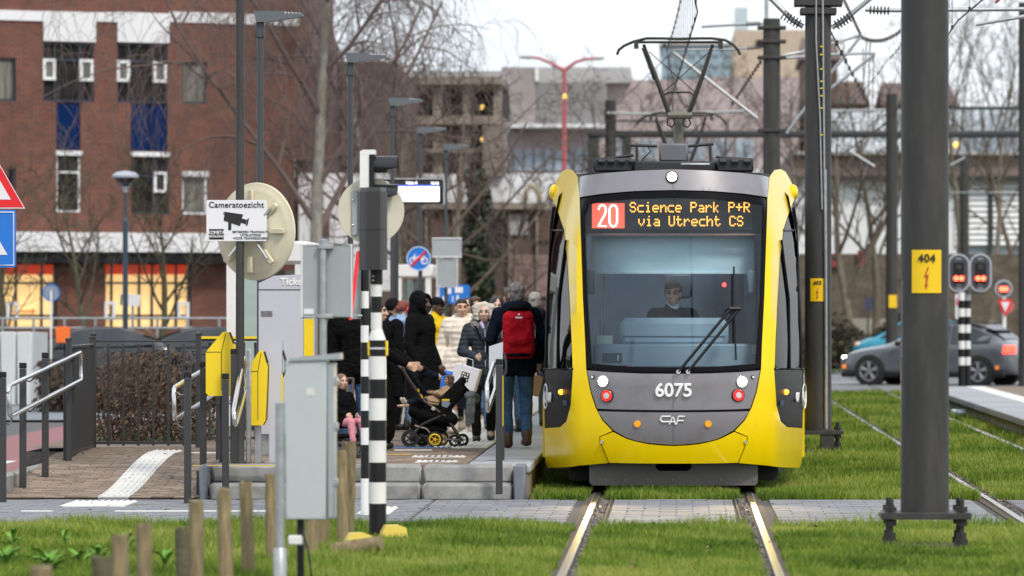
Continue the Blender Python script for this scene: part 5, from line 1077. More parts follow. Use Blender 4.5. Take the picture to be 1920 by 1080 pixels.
for sx in (-1, 1): m = MB(); m.bx(sx * 16.5 / s - .008, sx * 16.5 / s + .012, -.03, .03, lz(667), lz(639), .004); part('push_button', m, binyellow, t)
m = MB(); m.lathe([(17.2 / s, lz(655)), (17.2 / s, lz(651))], n=20); part('pole_band', m, steel, t)
m = MB(); m.prism([(-.075, -.17), (.03, -.17), (.07, -.04), (.07, .1), (-.14, .1), (-.14, -.06)], lz(506), lz(360), 'xy'); part('signal_head', m, M('signal_black', (.03, .029, .029), .5, var=.15), t)
m = MB(); m.prism([(-.07, -.16), (.03, -.16), (.06, -.04), (.06, .09), (-.13, .09), (-.13, -.06)], lz(359.9), lz(352), 'xy'); part('head_cap', m, M('signal_top', (.06, .06, .062), .4), t)
m = MB(); m.bx(-.142, .072, -.173, -.171, lz(432), lz(430.5)); part('head_seam', m, seam, t)
m = MB(); m.cyl((-.01, 0, lz(533)), (-.01, 0, lz(506)), .05); part('head_socket', m, blackm, t)
for py in (518, 526): m = MB(); m.sph((-.03, -.045, lz(py)), .009); part('socket_bolt', m, steel, t)
x, y = G(684, 967); s = S(y)
t = thing('signal_pole', 'slimmer black and white striped signal pole behind the thick one', 'signal pole', (x, y, 0)); lz = lambda py: Z(py, y)
stripes(t, 0, 0, [lz(p) for p in (352, 546, 578, 610, 642, 674, 706, 738, 770, 802, 834, 897, 980)], 7.6 / s, False)
m = MB(); m.bx(-8.5 / s, 9 / s, -.06, .12, lz(352), lz(290)); m.prism([(-8.5 / s, lz(290) + .001), (20 / s, lz(290) + .001), (20 / s, lz(281)), (-2 / s, lz(281)), (-8.5 / s, lz(284))], -.06, .14); part('signal_housing', m, whitegl, t)
m = MB(); m.bx(9.2 / s, 18 / s, -.07, .2, lz(352), lz(291)); part('signal_front', m, blackm, t)
for p0, p1 in ((292, 331), (345, 384)):
    m = MB(); cz = (lz(p0) + lz(p1)) / 2; rr = (lz(p0) - lz(p1)) / 2; n = 16; vs = []; fs = []
    for i in range(n + 1):
        q = R(-35) + R(250) * i / n
        for rad in (rr, rr * .93):
            vs.append((18 / s, .05 + rad * math.cos(q), cz + rad * math.sin(q))); L2 = 61 / s if math.sin(q) > -.2 else 40 / s; vs.append((L2, .05 + rad * math.cos(q), cz + rad * math.sin(q)))
    for i in range(n): a = i * 4; fs += [(a, a + 1, a + 5, a + 4), (a + 2, a + 6, a + 7, a + 3), (a + 1, a + 3, a + 7, a + 5)]
    m.add(vs, fs); part('visor', m, M('visor_black', (.012, .014, .018), .3), t)
for py in (600, 590): m = MB(); m.tube([(0, 0, lz(py - 8)), (.0, -.02, lz(py - 8)), (-8 / s - .06, -.02, lz(py - 8))], .012, 6); part('arm', m, galv, t); break
ts = thing('round_sign', 'blank cream back of a round road sign on the slim striped pole', 'sign', (x, y + .09, 0)); 
m = MB(); m.lathe([(62.5 / s, .012), (62.5 / s, 0), (62 / s, -.003)], (10.5 / s, 0, lz(395.5)), 40, 'y'); part('sign_plate', m, M('cream_flat', (.60, .57, .46), .55, var=.05), ts)
m = MB(); m.bx(-25 / s, -14 / s, -.03, -.004, lz(441), lz(356), .004); part('sign_rail', m, alum, ts)
for py in (375, 422): m = MB(); m.sph((-23 / s, -.033, lz(py)), .01); part('sign_bolt', m, steel, ts)
ts = thing('triangle_sign', 'red rimmed triangular road sign seen edge-on left of the slim striped pole', 'sign', (x - 13 / s, y + .03, 0), R(82))
hh = (lz(474) - lz(598)); m = MB(); m.prism([(-hh * .577, lz(598)), (hh * .577, lz(598)), (0, lz(474))], -.01, .01); part('sign_plate', m, alum, ts)
m = MB(); m.tube([(-hh * .577, 0, lz(598)), (hh * .577, 0, lz(598)), (0, 0, lz(474))], .018, 6, closed=True); part('sign_rim', m, signred, ts)
# --- timber posts along the grass
pm = None
spec = [(655, 832, 40.7, .062), (640, 850, 39.6, .05), (619, 848, 38.6, .055), (584, 905, 37.6, .055), (507, 890, 36.3, .045), (460, 903, 34.7, .05), (420, 917, 33.2, .05), (368, 938, 31.2, .049), (340, 990, 30.6, .046), (270, 983, 28.6, .049), (225, 1005, 27.0, .051), (190, 1045, 25.6, .053), (78, 1064, 23.6, .055)]
wl2 = ['tallest splintered timber post nearest the platform steps', 'timber post with a broken top just left of the tallest post', 'leaning timber post half behind the right edge of the grey cabinet', 'timber post hidden behind the grey cabinet with its foot showing', 'thin timber post just left of the galvanised pipe', 'straight timber post second left of the galvanised pipe', 'straight timber post third left of the galvanised pipe', 'straight timber post next to the short dark mossy one', 'short dark mossy timber post with a pale top', 'timber post standing left of the short dark mossy one', 'blurred timber post between a darker stump and the post to its right', 'blurred dark timber stump at the lower left', 'lowest timber post top at the bottom left edge']
woodd = M('post_wood_dark', (.10, .09, .05), .9, var=.4, vs=6, bump=.5, bs=40)
for (px, py, Yw, r_), lb in zip(spec, wl2):
    h = Z(py, Yw); m = MB(); k = 9; lean = random.uniform(-.03, .03) + (.06 if px == 619 else 0)
    m.tube([(lean * i / k, 0, -.1 + (h + .1) * i / k) for i in range(k + 1)], [r_ * .9 * (1.08 - .1 * i / k) * random.uniform(.97, 1.03) for i in range(k)] + [r_ * .9], 14)
    m.v = [(a + random.uniform(-.003, .003), b + random.uniform(-.003, .003), c + (random.uniform(-.012, .03 if px in (655, 640) else .012) if c > h - .02 else 0)) for a, b, c in m.v]
    solo('timber_post', m, woodd if px in (340, 190) else wood, lb, 'post', 'timber posts along the grass', (X(px, Yw) - lean, Yw, 0))
x, y = G(690, 1052); m = MB(); m.tube([(-.26, .0, .03), (-.1, -.02, .05), (.05, -.05, .075), (.10, -.06, .085)], [.055, .065, .062, .058], 14); solo('fallen_log', m, wood, 'cut timber post lying on the grass in front of the striped pole', 'log', None, (x, y, .045))
for (px, py, lb) in ((672, 1036, 'yellow plastic cap lying behind the fallen timber post'), (738, 1020, 'yellow plastic cap with a grey foot right of the thick striped pole')):
    x, y = G(px, py + 4); t = thing('yellow_cap', lb, 'marker', (x, y, .035), .2, 'yellow caps in the grass'); t.scale = (1.2, 1.2, 1.3); m = MB(); m.prism([(-.085, .03), (.085, .03), (.075, .085), (.03, .10), (-.055, .10), (-.08, .06)], -.06, .06); part('cap', m, M('cap_yellow', (.80, .62, .12), .4), t); m = MB(); m.bx(-.09, .1, -.06, .06, -.01, .028, .01); part('foot', m, galv, t)
# --- leafy weeds
leafm = M('dock_leaf', (.10, .23, .025), .7, var=.35, vs=8, rnd=.25)
def leaf_mesh():
    m = MB(); n = 5; vs = []
    for i in range(n + 1):
        f = i / n; wv = math.sin(math.pi * min(1, f * .93 + .05)) * .030; zz = .16 * f - .13 * f * f; yy = .22 * f
        vs += [(-wv, yy, zz + wv * .35), (0, yy, zz), (wv, yy, zz + wv * .35)]
    m.add(vs, [q for i in range(n) for q in ((i * 3, i * 3 + 1, i * 3 + 4, i * 3 + 3), (i * 3 + 1, i * 3 + 2, i * 3 + 5, i * 3 + 4))]); return m.mesh('leaf', leafm, 60, False)
lm = leaf_mesh(); lbls = ['leafy weed at the left edge of the grass', 'leafy weed with a tall shoot beside the white tactile marking', 'leafy weed with a long arching stem', 'leafy weed in front of the ramp', 'leafy weed near the first timber posts', 'leafy weed spreading low beside the dark mossy stump', 'leafy weed between timber posts', 'leafy weed at the back of the verge']
for (px, py, n, sc_), lb in zip(((12, 1040, 14, 1.2), (25, 1000, 9, .9), (90, 1050, 15, 1.3), (150, 1035, 10, 1.0), (185, 1030, 12, 1.0), (238, 1010, 9, .8), (310, 1040, 10, .9), (120, 1000, 8, .7)), lbls):
    x, y = G(px, py + 35); t = thing('weed_plant', lb, 'weed', (x, y, 0), 0, 'leafy weeds')
    for k in range(n):
        o = obj('leaf', lm, t); o.rotation_euler = (random.uniform(.1, .8), 0, k * 2.4 + random.random()); q = sc_ * random.uniform(.42, .85); o.scale = (q, q, q * random.uniform(.9, 1.6)); o.location.z = random.uniform(0, .09)
# --- platform lamps
def lamp_head(t, h, s0):
    k = .70; u = lambda v: [(p * k, h + q * k) for p, q in v]
    m = MB(); m.prism(u([(-.05, -.10), (.10, -.10), (.64, -.015), (.66, .0), (.655, .03), (.36, .035), (.33, .07), (-.09, .075)]), -.09, .09); part('lamp_head', m, M('lamp_head_grey', (.12, .14, .155), .4, .2), t)
    for i in range(5): m = MB(); m.bx((.38 + .055 * i) * k, (.40 + .055 * i) * k, -.08, .08, h + .034 * k, h + (.065 - .004 * i) * k); part('cooling_fin', m, M('fin_pale', (.5, .52, .54), .4, .3), t)
    m = MB(); m.bx(-.048, .042, -.045, .045, h - .24, h - .07, .01); part('lamp_neck', m, lampgrey, t)
LP = [(488, 30, 173), (657, 107, 149), (736, 190, 122), (788, 243, 105.7), (836, 275, 95.4)]
LN = ['tall grey platform lamp nearest, above the round mirror', 'grey platform lamp behind the striped poles, second nearest', 'grey platform lamp in front of the parking decks, third nearest', 'grey platform lamp carrying the no-moped sign', 'farthest grey platform lamp with two sign backs on its post']
for (px, py, s), lb in zip(LP, LN):
    Yl = F / s; t = thing('street_lamp', lb, 'street lamp', (X(px, Yl), Yl, ZP), 0, 'platform lamps'); h = Z(py, Yl) - ZP
    m = MB(); m.cyl((0, 0, -.05), (0, 0, 1.2), .045, .04, 16); m.cyl((0, 0, 1.2), (0, 0, h - .22), .037, .032, 16); part('lamp_post', m, lampgrey, t); lamp_head(t, h, s)
# small park lamp
Yl = 105; x = X(235, Yl); t = thing('park_lamp', 'slim dark blue park lamp with a flared grey lantern in front of the brick building', 'lamp', (x, Yl, 0)); z_ = lambda py: Z(py, Yl)
m = MB(); m.cyl((0, 0, 0), (0, 0, z_(415)), .057, .055); m.cyl((0, 0, z_(415)), (0, 0, z_(352)), .032, .03); m.lathe([(.055, z_(418)), (.045, z_(410)), (.03, z_(408))]); part('lamp_post', m, M('post_blue', (.025, .05, .075), .4), t)
m = MB(); m.lathe([(.045, z_(360)), (.05, z_(352)), (.10, z_(342)), (.08, z_(340))]); m.lathe([(.275, z_(333)), (.28, z_(329)), (.2, z_(323)), (.06, z_(320.5)), (.0, z_(320))], n=24); part('lantern_hood', m, M('lantern_grey', (.38, .40, .46), .4), t)
m = MB(); m.lathe([(.10, z_(350)), (.235, z_(333.5))], n=24); part('lantern_glass', m, glassmat('lantern_glass', (.8, .82, .85), 2), t)
m = MB(); m.lathe([(.09, z_(352)), (.03, z_(345)), (.012, z_(334))]); part('lantern_cone', m, whitegl, t)
# --- warning triangle and blue sign at the left edge
Yw = 54; t = thing('warning_sign', 'red and white warning triangle cut by the left edge of the picture', 'sign', (0, 0, 0)); c0 = X(-24, Yw); zt = Z(391, Yw)
def tri(hs, zb, off_): return [(c0 - hs, zb), (c0 + hs, zb), (c0, zb + hs * 1.732)]
m = MB(); m.prism(tri(.40, zt - .0, 0), Yw, Yw + .004); part('white_edge', m, signw, t); m = MB(); m.prism(tri(.385, zt + .012, 0), Yw - .003, Yw - .0005); part('red_rim', m, signred, t); m = MB(); m.prism(tri(.25, zt + .095, 0), Yw - .006, Yw - .0035); part('white_field', m, signw, t); m = MB(); m.tube([(c0 - .02, Yw - .01, zt + .12), (c0 + .0, Yw - .01, zt + .3)], .02, 5); part('symbol', m, black_ink, t)
t = thing('pedestrian_sign', 'blue square sign with a white triangle below the warning triangle', 'sign', (0, 0, 0)); hs = X(30, Yw) - c0; zc = (Z(395, Yw) + Z(500, Yw)) / 2
m = MB(); plate(m, c0 - hs, c0 + hs, zc - hs, zc + hs, Yw, .004, .03, px=False); part('blue_plate', m, signblue, t); m = MB(); p = hs - .025; m.tube([(c0 - p, Yw - .002, zc - p), (c0 + p, Yw - .002, zc - p), (c0 + p, Yw - .002, zc + p), (c0 - p, Yw - .002, zc + p)], .009, 6, closed=True); part('white_border', m, signw, t)
m = MB(); m.prism([(c0 - .215, zc - .17), (c0 + .215, zc - .17), (c0, zc + .2)], Yw - .004, Yw - .001); part('white_triangle', m, signw, t); m = MB(); m.sph((c0, Yw - .005, zc + .06), (.03, .004, .03)); m.tube([(c0, Yw - .006, zc + .03), (c0 + .02, Yw - .006, zc - .06), (c0 + .06, Yw - .006, zc - .14)], .02, 5); m.tube([(c0 + .01, Yw - .006, zc - .05), (c0 - .06, Yw - .006, zc - .14)], .018, 5); part('walker_symbol', m, black_ink, t)
pole('sign_pole', 'grey post of the warning triangle just outside the left edge', 'pole', c0, Yw + .04, .0, Z(280, Yw), .035, galv)
# --- signs on the far lamps
Yn = F / 105.7 - .1; t = thing('moped_sign', 'round blue sign with a white moped and red slash on a platform lamp', 'sign', (X(785, Yn), Yn, Z(485, Yn))); r_ = 22.5 / S(Yn)
m = MB(); m.lathe([(r_, .01), (r_, 0), (r_ * .99, -.002)], n=32, axis='y'); part('blue_disc', m, signblue, t); m = MB(); m.tube([(r_ * .97 * math.cos(a), -.004, r_ * .97 * math.sin(a)) for a in np.linspace(0, 2 * math.pi, 32)[:-1]], .012, 5, closed=True); part('rim', m, M('rim_pale_blue', (.45, .6, .8), .4), t)
m = MB()
for cx in (-.10, .10): m.tube([(cx + .055 * math.cos(a), -.006, -.04 + .055 * math.sin(a)) for a in np.linspace(0, 6.28, 14)[:-1]], .012, 4, closed=True)
m.tube([(-.10, -.006, -.04), (-.05, -.006, .02), (.03, -.006, .015), (.10, -.006, -.04)], .014, 4); m.tube([(-.09, -.006, -.03), (-.075, -.006, .065), (-.045, -.006, .08)], .01, 4); m.tube([(.0, -.006, .04), (.10, -.006, .04)], .014, 4); part('moped_symbol', m, white_ink, t)
m = MB(); m.tube([(-.13, -.012, -.13), (.13, -.012, .13)], .022, 5); part('slash', m, signred, t)
Yn = F / 95.4 - .1
for (a, b, c, d, lb) in ((811, 865, 447, 482, 'wide grey sign back, upper one on the farthest platform lamp'), (819, 857, 486, 538, 'tall grey sign back, lower one on the farthest platform lamp')):
    t = thing('road_sign', lb, 'sign', (0, 0, 0)); part('sign_plate', plate(MB(), a, b, c, d, Yn, .006, .03), alum, t); m = MB(); m.tube([q3(a, c, Yn - .01), q3(b, c, Yn - .01), q3(b, d, Yn - .01), q3(a, d, Yn - .01)], .016, 5, closed=True); part('sign_frame', m, M('frame_white', (.7, .72, .72), .4), t)
t = thing('blue_sign', 'wide blue notice with white marks behind the farthest platform lamp', 'sign', (0, 0, 0)); Yq = 104; part('sign_plate', plate(MB(), 824, 881, 534, 569, Yq, .01, .05), signblue, t); m = MB()
for a, b, c in ((830, 834, 560), (838, 846, 545), (848, 850, 560), (853, 868, 543), (856, 860, 558)): m.bx(X(a, Yq), X(b, Yq), Yq - .008, Yq - .002, Z(c + 6, Yq), Z(c - 5, Yq))
part('sign_marks', m, white_ink, t); m = MB()
for px in (832, 873): m.cyl((X(px, Yq), Yq + .05, 0), (X(px, Yq), Yq + .05, Z(540, Yq)), .04)
part('sign_legs', m, galv, t)
# --- departure display
Yd = 84; t = thing('departure_display', 'electronic departure board with white screen hanging over the platform', 'display', (0, 0, 0))
m = MB(); m.bx(X(704, Yd), X(830, Yd), Yd, Yd + .22, Z(382, Yd), Z(337, Yd), .02); part('display_case', m, M('case_black', (.02, .02, .024), .4), t); m = MB(); m.bx(X(704, Yd), X(833, Yd), Yd - .02, Yd + .3, Z(336.5, Yd), Z(334, Yd)); m.bx(X(831, Yd), X(833, Yd), Yd - .02, Yd + .3, Z(383, Yd), Z(337, Yd)); part('display_hood', m, galv, t)
m = MB(); m.bx(X(707, Yd), X(824, Yd), Yd - .006, Yd - .001, Z(378, Yd), Z(349.5, Yd)); part('screen', m, M('screen_lit', (.9, .9, .9), .4, emit=(1, .97, 1), es=.75, var=0), t); m = MB(); m.bx(X(707, Yd), X(824, Yd), Yd - .007, Yd - .001, Z(349.3, Yd), Z(346.5, Yd)); part('screen_bar', m, M('screen_blue', (.02, .08, .5), .4, emit=(.03, .12, .7), es=.5), t)
rl = M('text_rose', (.6, .1, .25), .5, emit=(.8, .12, .3), es=.35); wlit = M('text_lit', (.9, .9, .9), .5, emit=(1, .9, .95), es=.8)
label_text(t, 'Halte A', 772, 343, Yd - .008, 5, wlit, off=.003); label_text(t, '16:16', 815, 343.5, Yd - .008, 5, wlit, off=.003); label_text(t, 'Lijn', 724, 343, Yd - .008, 4.5, wlit, off=.003)
for i, py in enumerate((352, 361, 369.5)): label_text(t, 'Science Park P+R', 762, py, Yd - .010, 4, rl, off=.002, sx=.8); label_text(t, ('16:16', '6 min', '16 min')[i], 814, py + 4, Yd - .010, 4, rl, off=.002)
m = MB(); m.cyl((X(741, Yd), Yd + .1, ZP), (X(741, Yd), Yd + .1, Z(337, Yd)), .05); part('display_post', m, anthr, t)
# --- shelters
def shelter(label, px0, px1, pyt, Y, dep, boards=False):
    t = thing('tram_shelter', label, 'shelter', (0, 0, 0), 0, 'platform shelters'); x0, x1, zt = X(px0, Y), X(px1, Y), Z(pyt, Y)
    m = MB(); m.bx(x0 - .1, x1 + .1, Y - .1, Y + dep, zt, zt + .28, .03); part('shelter_roof', m, whitegl, t)
    for xx in (x0, x1):
        for yy in (Y, Y + dep - .2): m = MB(); m.bx(xx - .06, xx + .06, yy - .06, yy + .06, ZP, zt - .002, .01); part('shelter_post', m, whitegl, t)
    n = max(1, int((x1 - x0) / .9))
    for k in range(n): m = MB(); a = x0 + (x1 - x0) * k / n + .08; b = x0 + (x1 - x0) * (k + 1) / n - .02; m.bx(a, b, Y + .02, Y + .03, ZP + .25, zt - .1); part('glass_pane', m, glassmat('shelter_glass', (.62, .74, .72), 1.4) if 'shelter_glass' not in MATS else MATS['shelter_glass'], t)
    m = MB(); m.bx(x0, x1, Y + .3, Y + .7, ZP + .45, ZP + .5, .01); m.bx(x0 + .1, x0 + .16, Y + .4, Y + .6, ZP, ZP + .448); m.bx(x1 - .16, x1 - .1, Y + .4, Y + .6, ZP, ZP + .448); part('shelter_bench', m, anthr, t)
    return t
shelter('white framed tram shelter behind the ticket machine', 434, 562, 493, 66, 2.5)
shelter('white framed glass shelter far along the platform behind the passengers', 748, 803, 520, 112, 5)
# ribbed screen beside the first shelter
t = thing('slat_screen', 'upright green grey slat screen between the mirror pole and the ticket machine', 'screen', (0, 0, 0)); Yq = 64
mm = MB(); mm.bx(-.014, .014, -.01, .01, 0, Z(525, Yq) - ZP - .3); me = mm.mesh('slat', M('slat_green', (.34, .42, .40), .5))
for k in range(8): obj('slat', me, t, (X(457 + 4.2 * k, Yq), Yq, ZP + .6))
m = MB(); m.bx(X(455, Yq), X(490, Yq), Yq + .02, Yq + .05, ZP, Z(525, Yq)); part('screen_back', m, anthr, t)
# ================================================================== RIGHT SIDE: signals, cars
Yr = 106.5; t = thing('tram_signal', 'pair of oval tram signals with red lights on two striped posts', 'signal', (0, 0, 0)); zz = lambda py: Z(py, Yr)
for px in (1803, 1815):
    e = [700 - k * 15.2 for k in range(11)]; wt = False
    for a, b in zip(e[:-1], e[1:]): m = MB(); m.cyl((X(px, Yr), Yr + (.2 if px == 1815 else 0), zz(a)), (X(px, Yr), Yr + (.2 if px == 1815 else 0), zz(b) - .002), .068, n=12); part('white_band' if wt else 'black_band', m, whitegl if wt else blackm, t); wt = not wt
    m = MB(); m.cyl((X(px, Yr), Yr + (.2 if px == 1815 else 0), .2), (X(px, Yr), Yr + (.2 if px == 1815 else 0), zz(700) - .002), .07); part('post_base', m, blackm, t)
m = MB(); m.bx(X(1785, Yr), X(1845, Yr), Yr, Yr + .1, zz(551), zz(547.5)); part('signal_bracket', m, anthr, t)
redlit = M('signal_red', (1, .05, .03), .4, emit=(1, .045, .02), es=9)
def oval(cx, cy, hw_, hh_, Y, n=32):
    o = []
    for i in range(n): q = 2 * math.pi * i / n; o.append((X(cx, Y) + hw_ * math.cos(q), Z(cy, Y) + max(-hh_, min(hh_, 1e9 if False else (hh_ - hw_) * (1 if math.sin(q) > 0 else -1) + hw_ * math.sin(q)))))
    return o
for cx in (1797.5, 1838.5):
    hw_, hh_ = 21 / S(Yr), 36 / S(Yr)
    m = MB(); m.prism(oval(cx, 511.5, hw_, hh_, Yr), Yr - .02, Yr - .001); hd_ = part('signal_board', m, M('signal_rim_grey', (.42, .46, .52), .5), t); m = MB(); m.prism(oval(cx, 511.5, hw_ - .035, hh_ - .035, Yr), Yr - .03, Yr - .021); part('board_face', m, M('signal_face', (.05, .055, .065), .5), hd_)
    m = MB(); m.bx(X(cx - 10, Yr), X(cx + 10, Yr), Yr - .06, Yr - .031, zz(533), zz(492), .01); part('lamp_box', m, blackm, hd_)
    m = MB()
    for k in (-5, 5): m.lathe([(.052, 0), (.052, -.02), (.04, -.03)], (X(cx + k, Yr), Yr - .06, zz(522)), 14, 'y')
    part('red_lamps', m, redlit, hd_)
    m = MB()
    for k in (485, 509, 534, 541): m.bx(X(cx - 5, Yr), X(cx + 5, Yr), Yr - .036, Yr - .031, zz(k + 1), zz(k - 1))
    part('board_marks', m, M('mark_grey', (.4, .42, .45), .5), hd_)
    m = MB(); m.lathe([(.055, 0), (.055, -.03), (.045, -.03)], (X(cx, Yr), Yr - .06, zz(501)), 14, 'y'); part('dark_lamp', m, anthr, hd_)
Yv = 128; t = thing('round_signal', 'small round signal with red arrows on its own white post', 'signal', (0, 0, 0)); r_ = 16.5 / S(Yv)
m = MB(); m.lathe([(r_, .01), (r_, 0)], (X(1882, Yv), Yv, Z(541, Yv)), 28, 'y'); part('signal_board', m, MATS['signal_rim_grey'], t); m = MB(); m.lathe([(r_ - .04, -.001), (r_ - .04, -.012)], (X(1882, Yv), Yv, Z(541, Yv)), 28, 'y'); part('board_face', m, MATS['signal_face'], t); m = MB()
for k in (-5, 0, 5): m.sph((X(1882 + k, Yv), Yv - .02, Z(542, Yv)), (.05, .02, .06))
part('red_lamps', m, redlit, t); m = MB(); m.cyl((X(1883, Yv), Yv + .05, 0), (X(1883, Yv), Yv + .05, Z(541, Yv)), .05); part('signal_post', m, whitegl, t)
t = thing('yield_sign', 'white inverted triangle sign with red border under the round signal', 'sign', (0, 0, 0)); q = lambda px, py: (X(px, Yv), Z(py, Yv)); m = MB(); m.prism([q(1870, 562), q(1899, 562), q(1884.5, 594)], Yv - .1, Yv - .09); part('red_border', m, signred, t); m = MB(); m.prism([q(1876, 566), q(1893, 566), q(1884.5, 585)], Yv - .108, Yv - .101); part('white_field', m, signw, t)
t = thing('round_sign', 'red rimmed round sign half behind the white triangle sign', 'sign', (0, 0, 0)); m = MB(); m.lathe([(.19, .01), (.19, 0)], (X(1887, Yv), Yv - .05, Z(574, Yv)), 24, 'y'); part('red_rim', m, M('sign_red_faded', (.55, .12, .12), .5), t)
t = thing('notice_sign', 'white notice with a red ring behind the striped signal posts', 'sign', (0, 0, 0)); Yv2 = 122; part('sign_plate', plate(MB(), 1791, 1814, 548, 598, Yv2, .01, .03), signw, t); m = MB(); m.tube([(X(1802, Yv2) + .1 * math.cos(a), Yv2 - .01, Z(566, Yv2) + .1 * math.sin(a)) for a in np.linspace(0, 6.28, 20)[:-1]], .02, 5, closed=True); part('red_ring', m, signred, t); m = MB(); m.cyl((X(1802, Yv2), Yv2 + .05, 0), (X(1802, Yv2), Yv2 + .05, Z(560, Yv2)), .03); part('sign_post', m, galv, t)
m = MB(); m.box((0, 0, .05), (.32, .25, .10), rz=.4, rx=.2, bev=.01); x, y = G(1804, 781); solo('litter', m, M('litter_white', (.62, .7, .74), .6), 'crumpled pale blue white litter on the far track grass', 'litter', None, (x, y, 0))
# ------------------------------------------------------------------ cars
carglass = M('car_glass', (.02, .025, .03), .06, 0, var=.1, coat=.4); tyrem = M('car_tyre', (.015, .015, .016), .8); alloy = M('alloy', (.35, .36, .38), .3, .8)
def car(label, pos, rz, paint, L_, stations, wheels, group='cars on the road', tail=True, parked=False):
    """nose towards -X; stations: (x, z bottom, z shoulder, z top, half width low, half width top)"""
    t = thing('car', label, 'car', pos, rz, group); m = MB(); vs = []; n = 0
    for (x, zb, zs, zt, w0, w1) in stations:
        ring = [(w0 * .86, zb), (w0 * .98, zb + .12), (w0, zb + (zs - zb) * .45), (w0 * .985, zs - .06), (w0 * .94, zs), (w1, max(zs + .005, zt - .07)), (w1 * .86, max(zs + .01, zt - .012)), (w1 * .4, max(zs + .012, zt))]
        ring = ring + [(-a, b) for a, b in ring[::-1]]; n = len(ring); vs += [(x, a, b) for a, b in ring]
    fs = [(i * n + j, (i + 1) * n + j, (i + 1) * n + (j + 1) % n, i * n + (j + 1) % n) for i in range(len(stations) - 1) for j in range(n)] + [tuple(range(n)), tuple(range((len(stations) - 1) * n, len(stations) * n))[::-1]]
    m.add(vs, fs); me = m.mesh('body', paint, 60); o = obj('body', me); md = o.modifiers.new('s', 'SUBSURF'); md.levels = 2; md.render_levels = 2
    COL.objects.unlink(o); r = bake(o); r.name = 'body'; r.polygons.foreach_set('use_smooth', [True] * len(r.polygons)); obj('body', r, t)
    # glasshouse: side windows from the stations where the roof is well above the shoulder
    up = [s for s in stations if s[3] - s[2] > .12]
    for sd in (-1, 1):
        lo = [(x, sd * (w0 * .955 + .0), zs + .03) for x, zb, zs, zt, w0, w1 in up]; hi = [(x, sd * (w1 + .035), zt - .085) for x, zb, zs, zt, w0, w1 in up]
        mid = len(lo) // 2
        for a, b in ((0, mid), (mid, len(lo) - 1)):
            g_ = MB(); k = b - a + 1
            if k < 2: continue
            L1 = [Vector(p) for p in lo[a:b + 1]]; H1 = [Vector(p) for p in hi[a:b + 1]]; L1[0].x += .03; H1[0].x += .03; L1[-1].x -= .03; H1[-1].x -= .03
            g_.add(L1 + H1, [(i, i + 1, k + i + 1, k + i) for i in range(k - 1)]); part('side_window', g_, carglass, t)
    f0, f1 = up[0], up[1]; i0 = stations.index(up[0]); b0, b1 = up[-1], up[-2]
    pr = stations[max(0, i0 - 1)]
    g_ = MB(); g_.quad((pr[0] + .10, -pr[5] * .86, pr[3] + .03), (pr[0] + .10, pr[5] * .86, pr[3] + .03), (f1[0] - .12, f1[5] * .82, f1[3] + .0), (f1[0] - .12, -f1[5] * .82, f1[3] + .0)); part('windscreen', g_, carglass, t)
    nx = stations[min(len(stations) - 1, stations.index(b0) + 1)]
    g_ = MB(); g_.quad((nx[0] - .05, -nx[5] * .8, nx[3] + .05), (nx[0] - .05, nx[5] * .8, nx[3] + .05), (b1[0] + .25, b1[5] * .78, b1[3] + .0), (b1[0] + .25, -b1[5] * .78, b1[3] + .0)); part('rear_window', g_, carglass, t)
    for (x, w_, r_) in wheels:
        for sd in (-1, 1):
            y = sd * (w_ - .10)
            m = MB(); m.lathe([(r_ * 1.13, -.115), (r_ * 1.13, .115)], (x, y, r_), 24, 'y'); part('wheel_arch', m, tyrem, t)
            m = MB(); m.lathe([(r_ * .66, -.11), (r_ * .95, -.118), (r_, -.08), (r_, .08), (r_ * .95, .118), (r_ * .66, .11)], (x, y + sd * .02, r_), 28, 'y'); wh = part('wheel', m, tyrem, t)
            m = MB(); m.lathe([(r_ * .60, -.10), (r_ * .69, -.122), (r_ * .69, .122), (r_ * .60, .10)], (x, y + sd * .02, r_), 28, 'y')
            for k in range(5):
                q = k * 2 * math.pi / 5 + .3
                for dq in (-.14, .14): m.tube([(x + r_ * .1 * math.cos(q), y + sd * .128, r_ + r_ * .1 * math.sin(q)), (x + r_ * .66 * math.cos(q + dq), y + sd * .135, r_ + r_ * .66 * math.sin(q + dq))], .022, 6)
            m.lathe([(r_ * .2, -.13), (r_ * .2, .13)], (x, y + sd * .02, r_), 14, 'y'); part('rim', m, alloy, wh)
    return t
def P_(col, name): return M(name, col, .25, .35, var=.03, coat=.8)
suv = [(-2.36, .30, .56, .60, .62, .5), (-2.28, .22, .66, .74, .80, .62), (-1.95, .20, .84, .91, .91, .74), (-1.3, .20, .93, 1.0, .94, .76), (-.95, .20, .97, 1.06, .94, .74), (-.45, .2, .99, 1.36, .94, .66), (.05, .2, 1.0, 1.56, .94, .63), (.7, .2, 1.01, 1.60, .94, .62), (1.3, .2, 1.03, 1.52, .945, .60), (1.8, .22, 1.06, 1.32, .945, .62), (2.12, .26, 1.06, 1.12, .91, .68), (2.30, .30, .98, 1.02, .84, .64), (2.36, .36, .80, .84, .74, .6)]
Yk = 122.5
t = car('dark grey electric crossover crossing the tracks with its tail lights on', (X(1755, Yk), Yk, .0), R(-25), P_((.14, .15, .17), 'paint_slate'), 4.7, suv, ((-1.42, .94, .36), (1.52, .94, .36)))
m = MB()
for sd in (-1, 1):
    for k in range(3): m.box((2.22 + k * .04, sd * (.84 - k * .11), .90), (.16, .07, .19), rx=sd * .2, bev=.01)
part('tail_light', m, M('tail_red', (1, .03, .02), .3, emit=(1, .03, .015), es=5), t)
m = MB()
for sd in (-1, 1): m.box((-2.16, sd * .74, .70), (.2, .10, .07), rz=sd * .5, bev=.02)
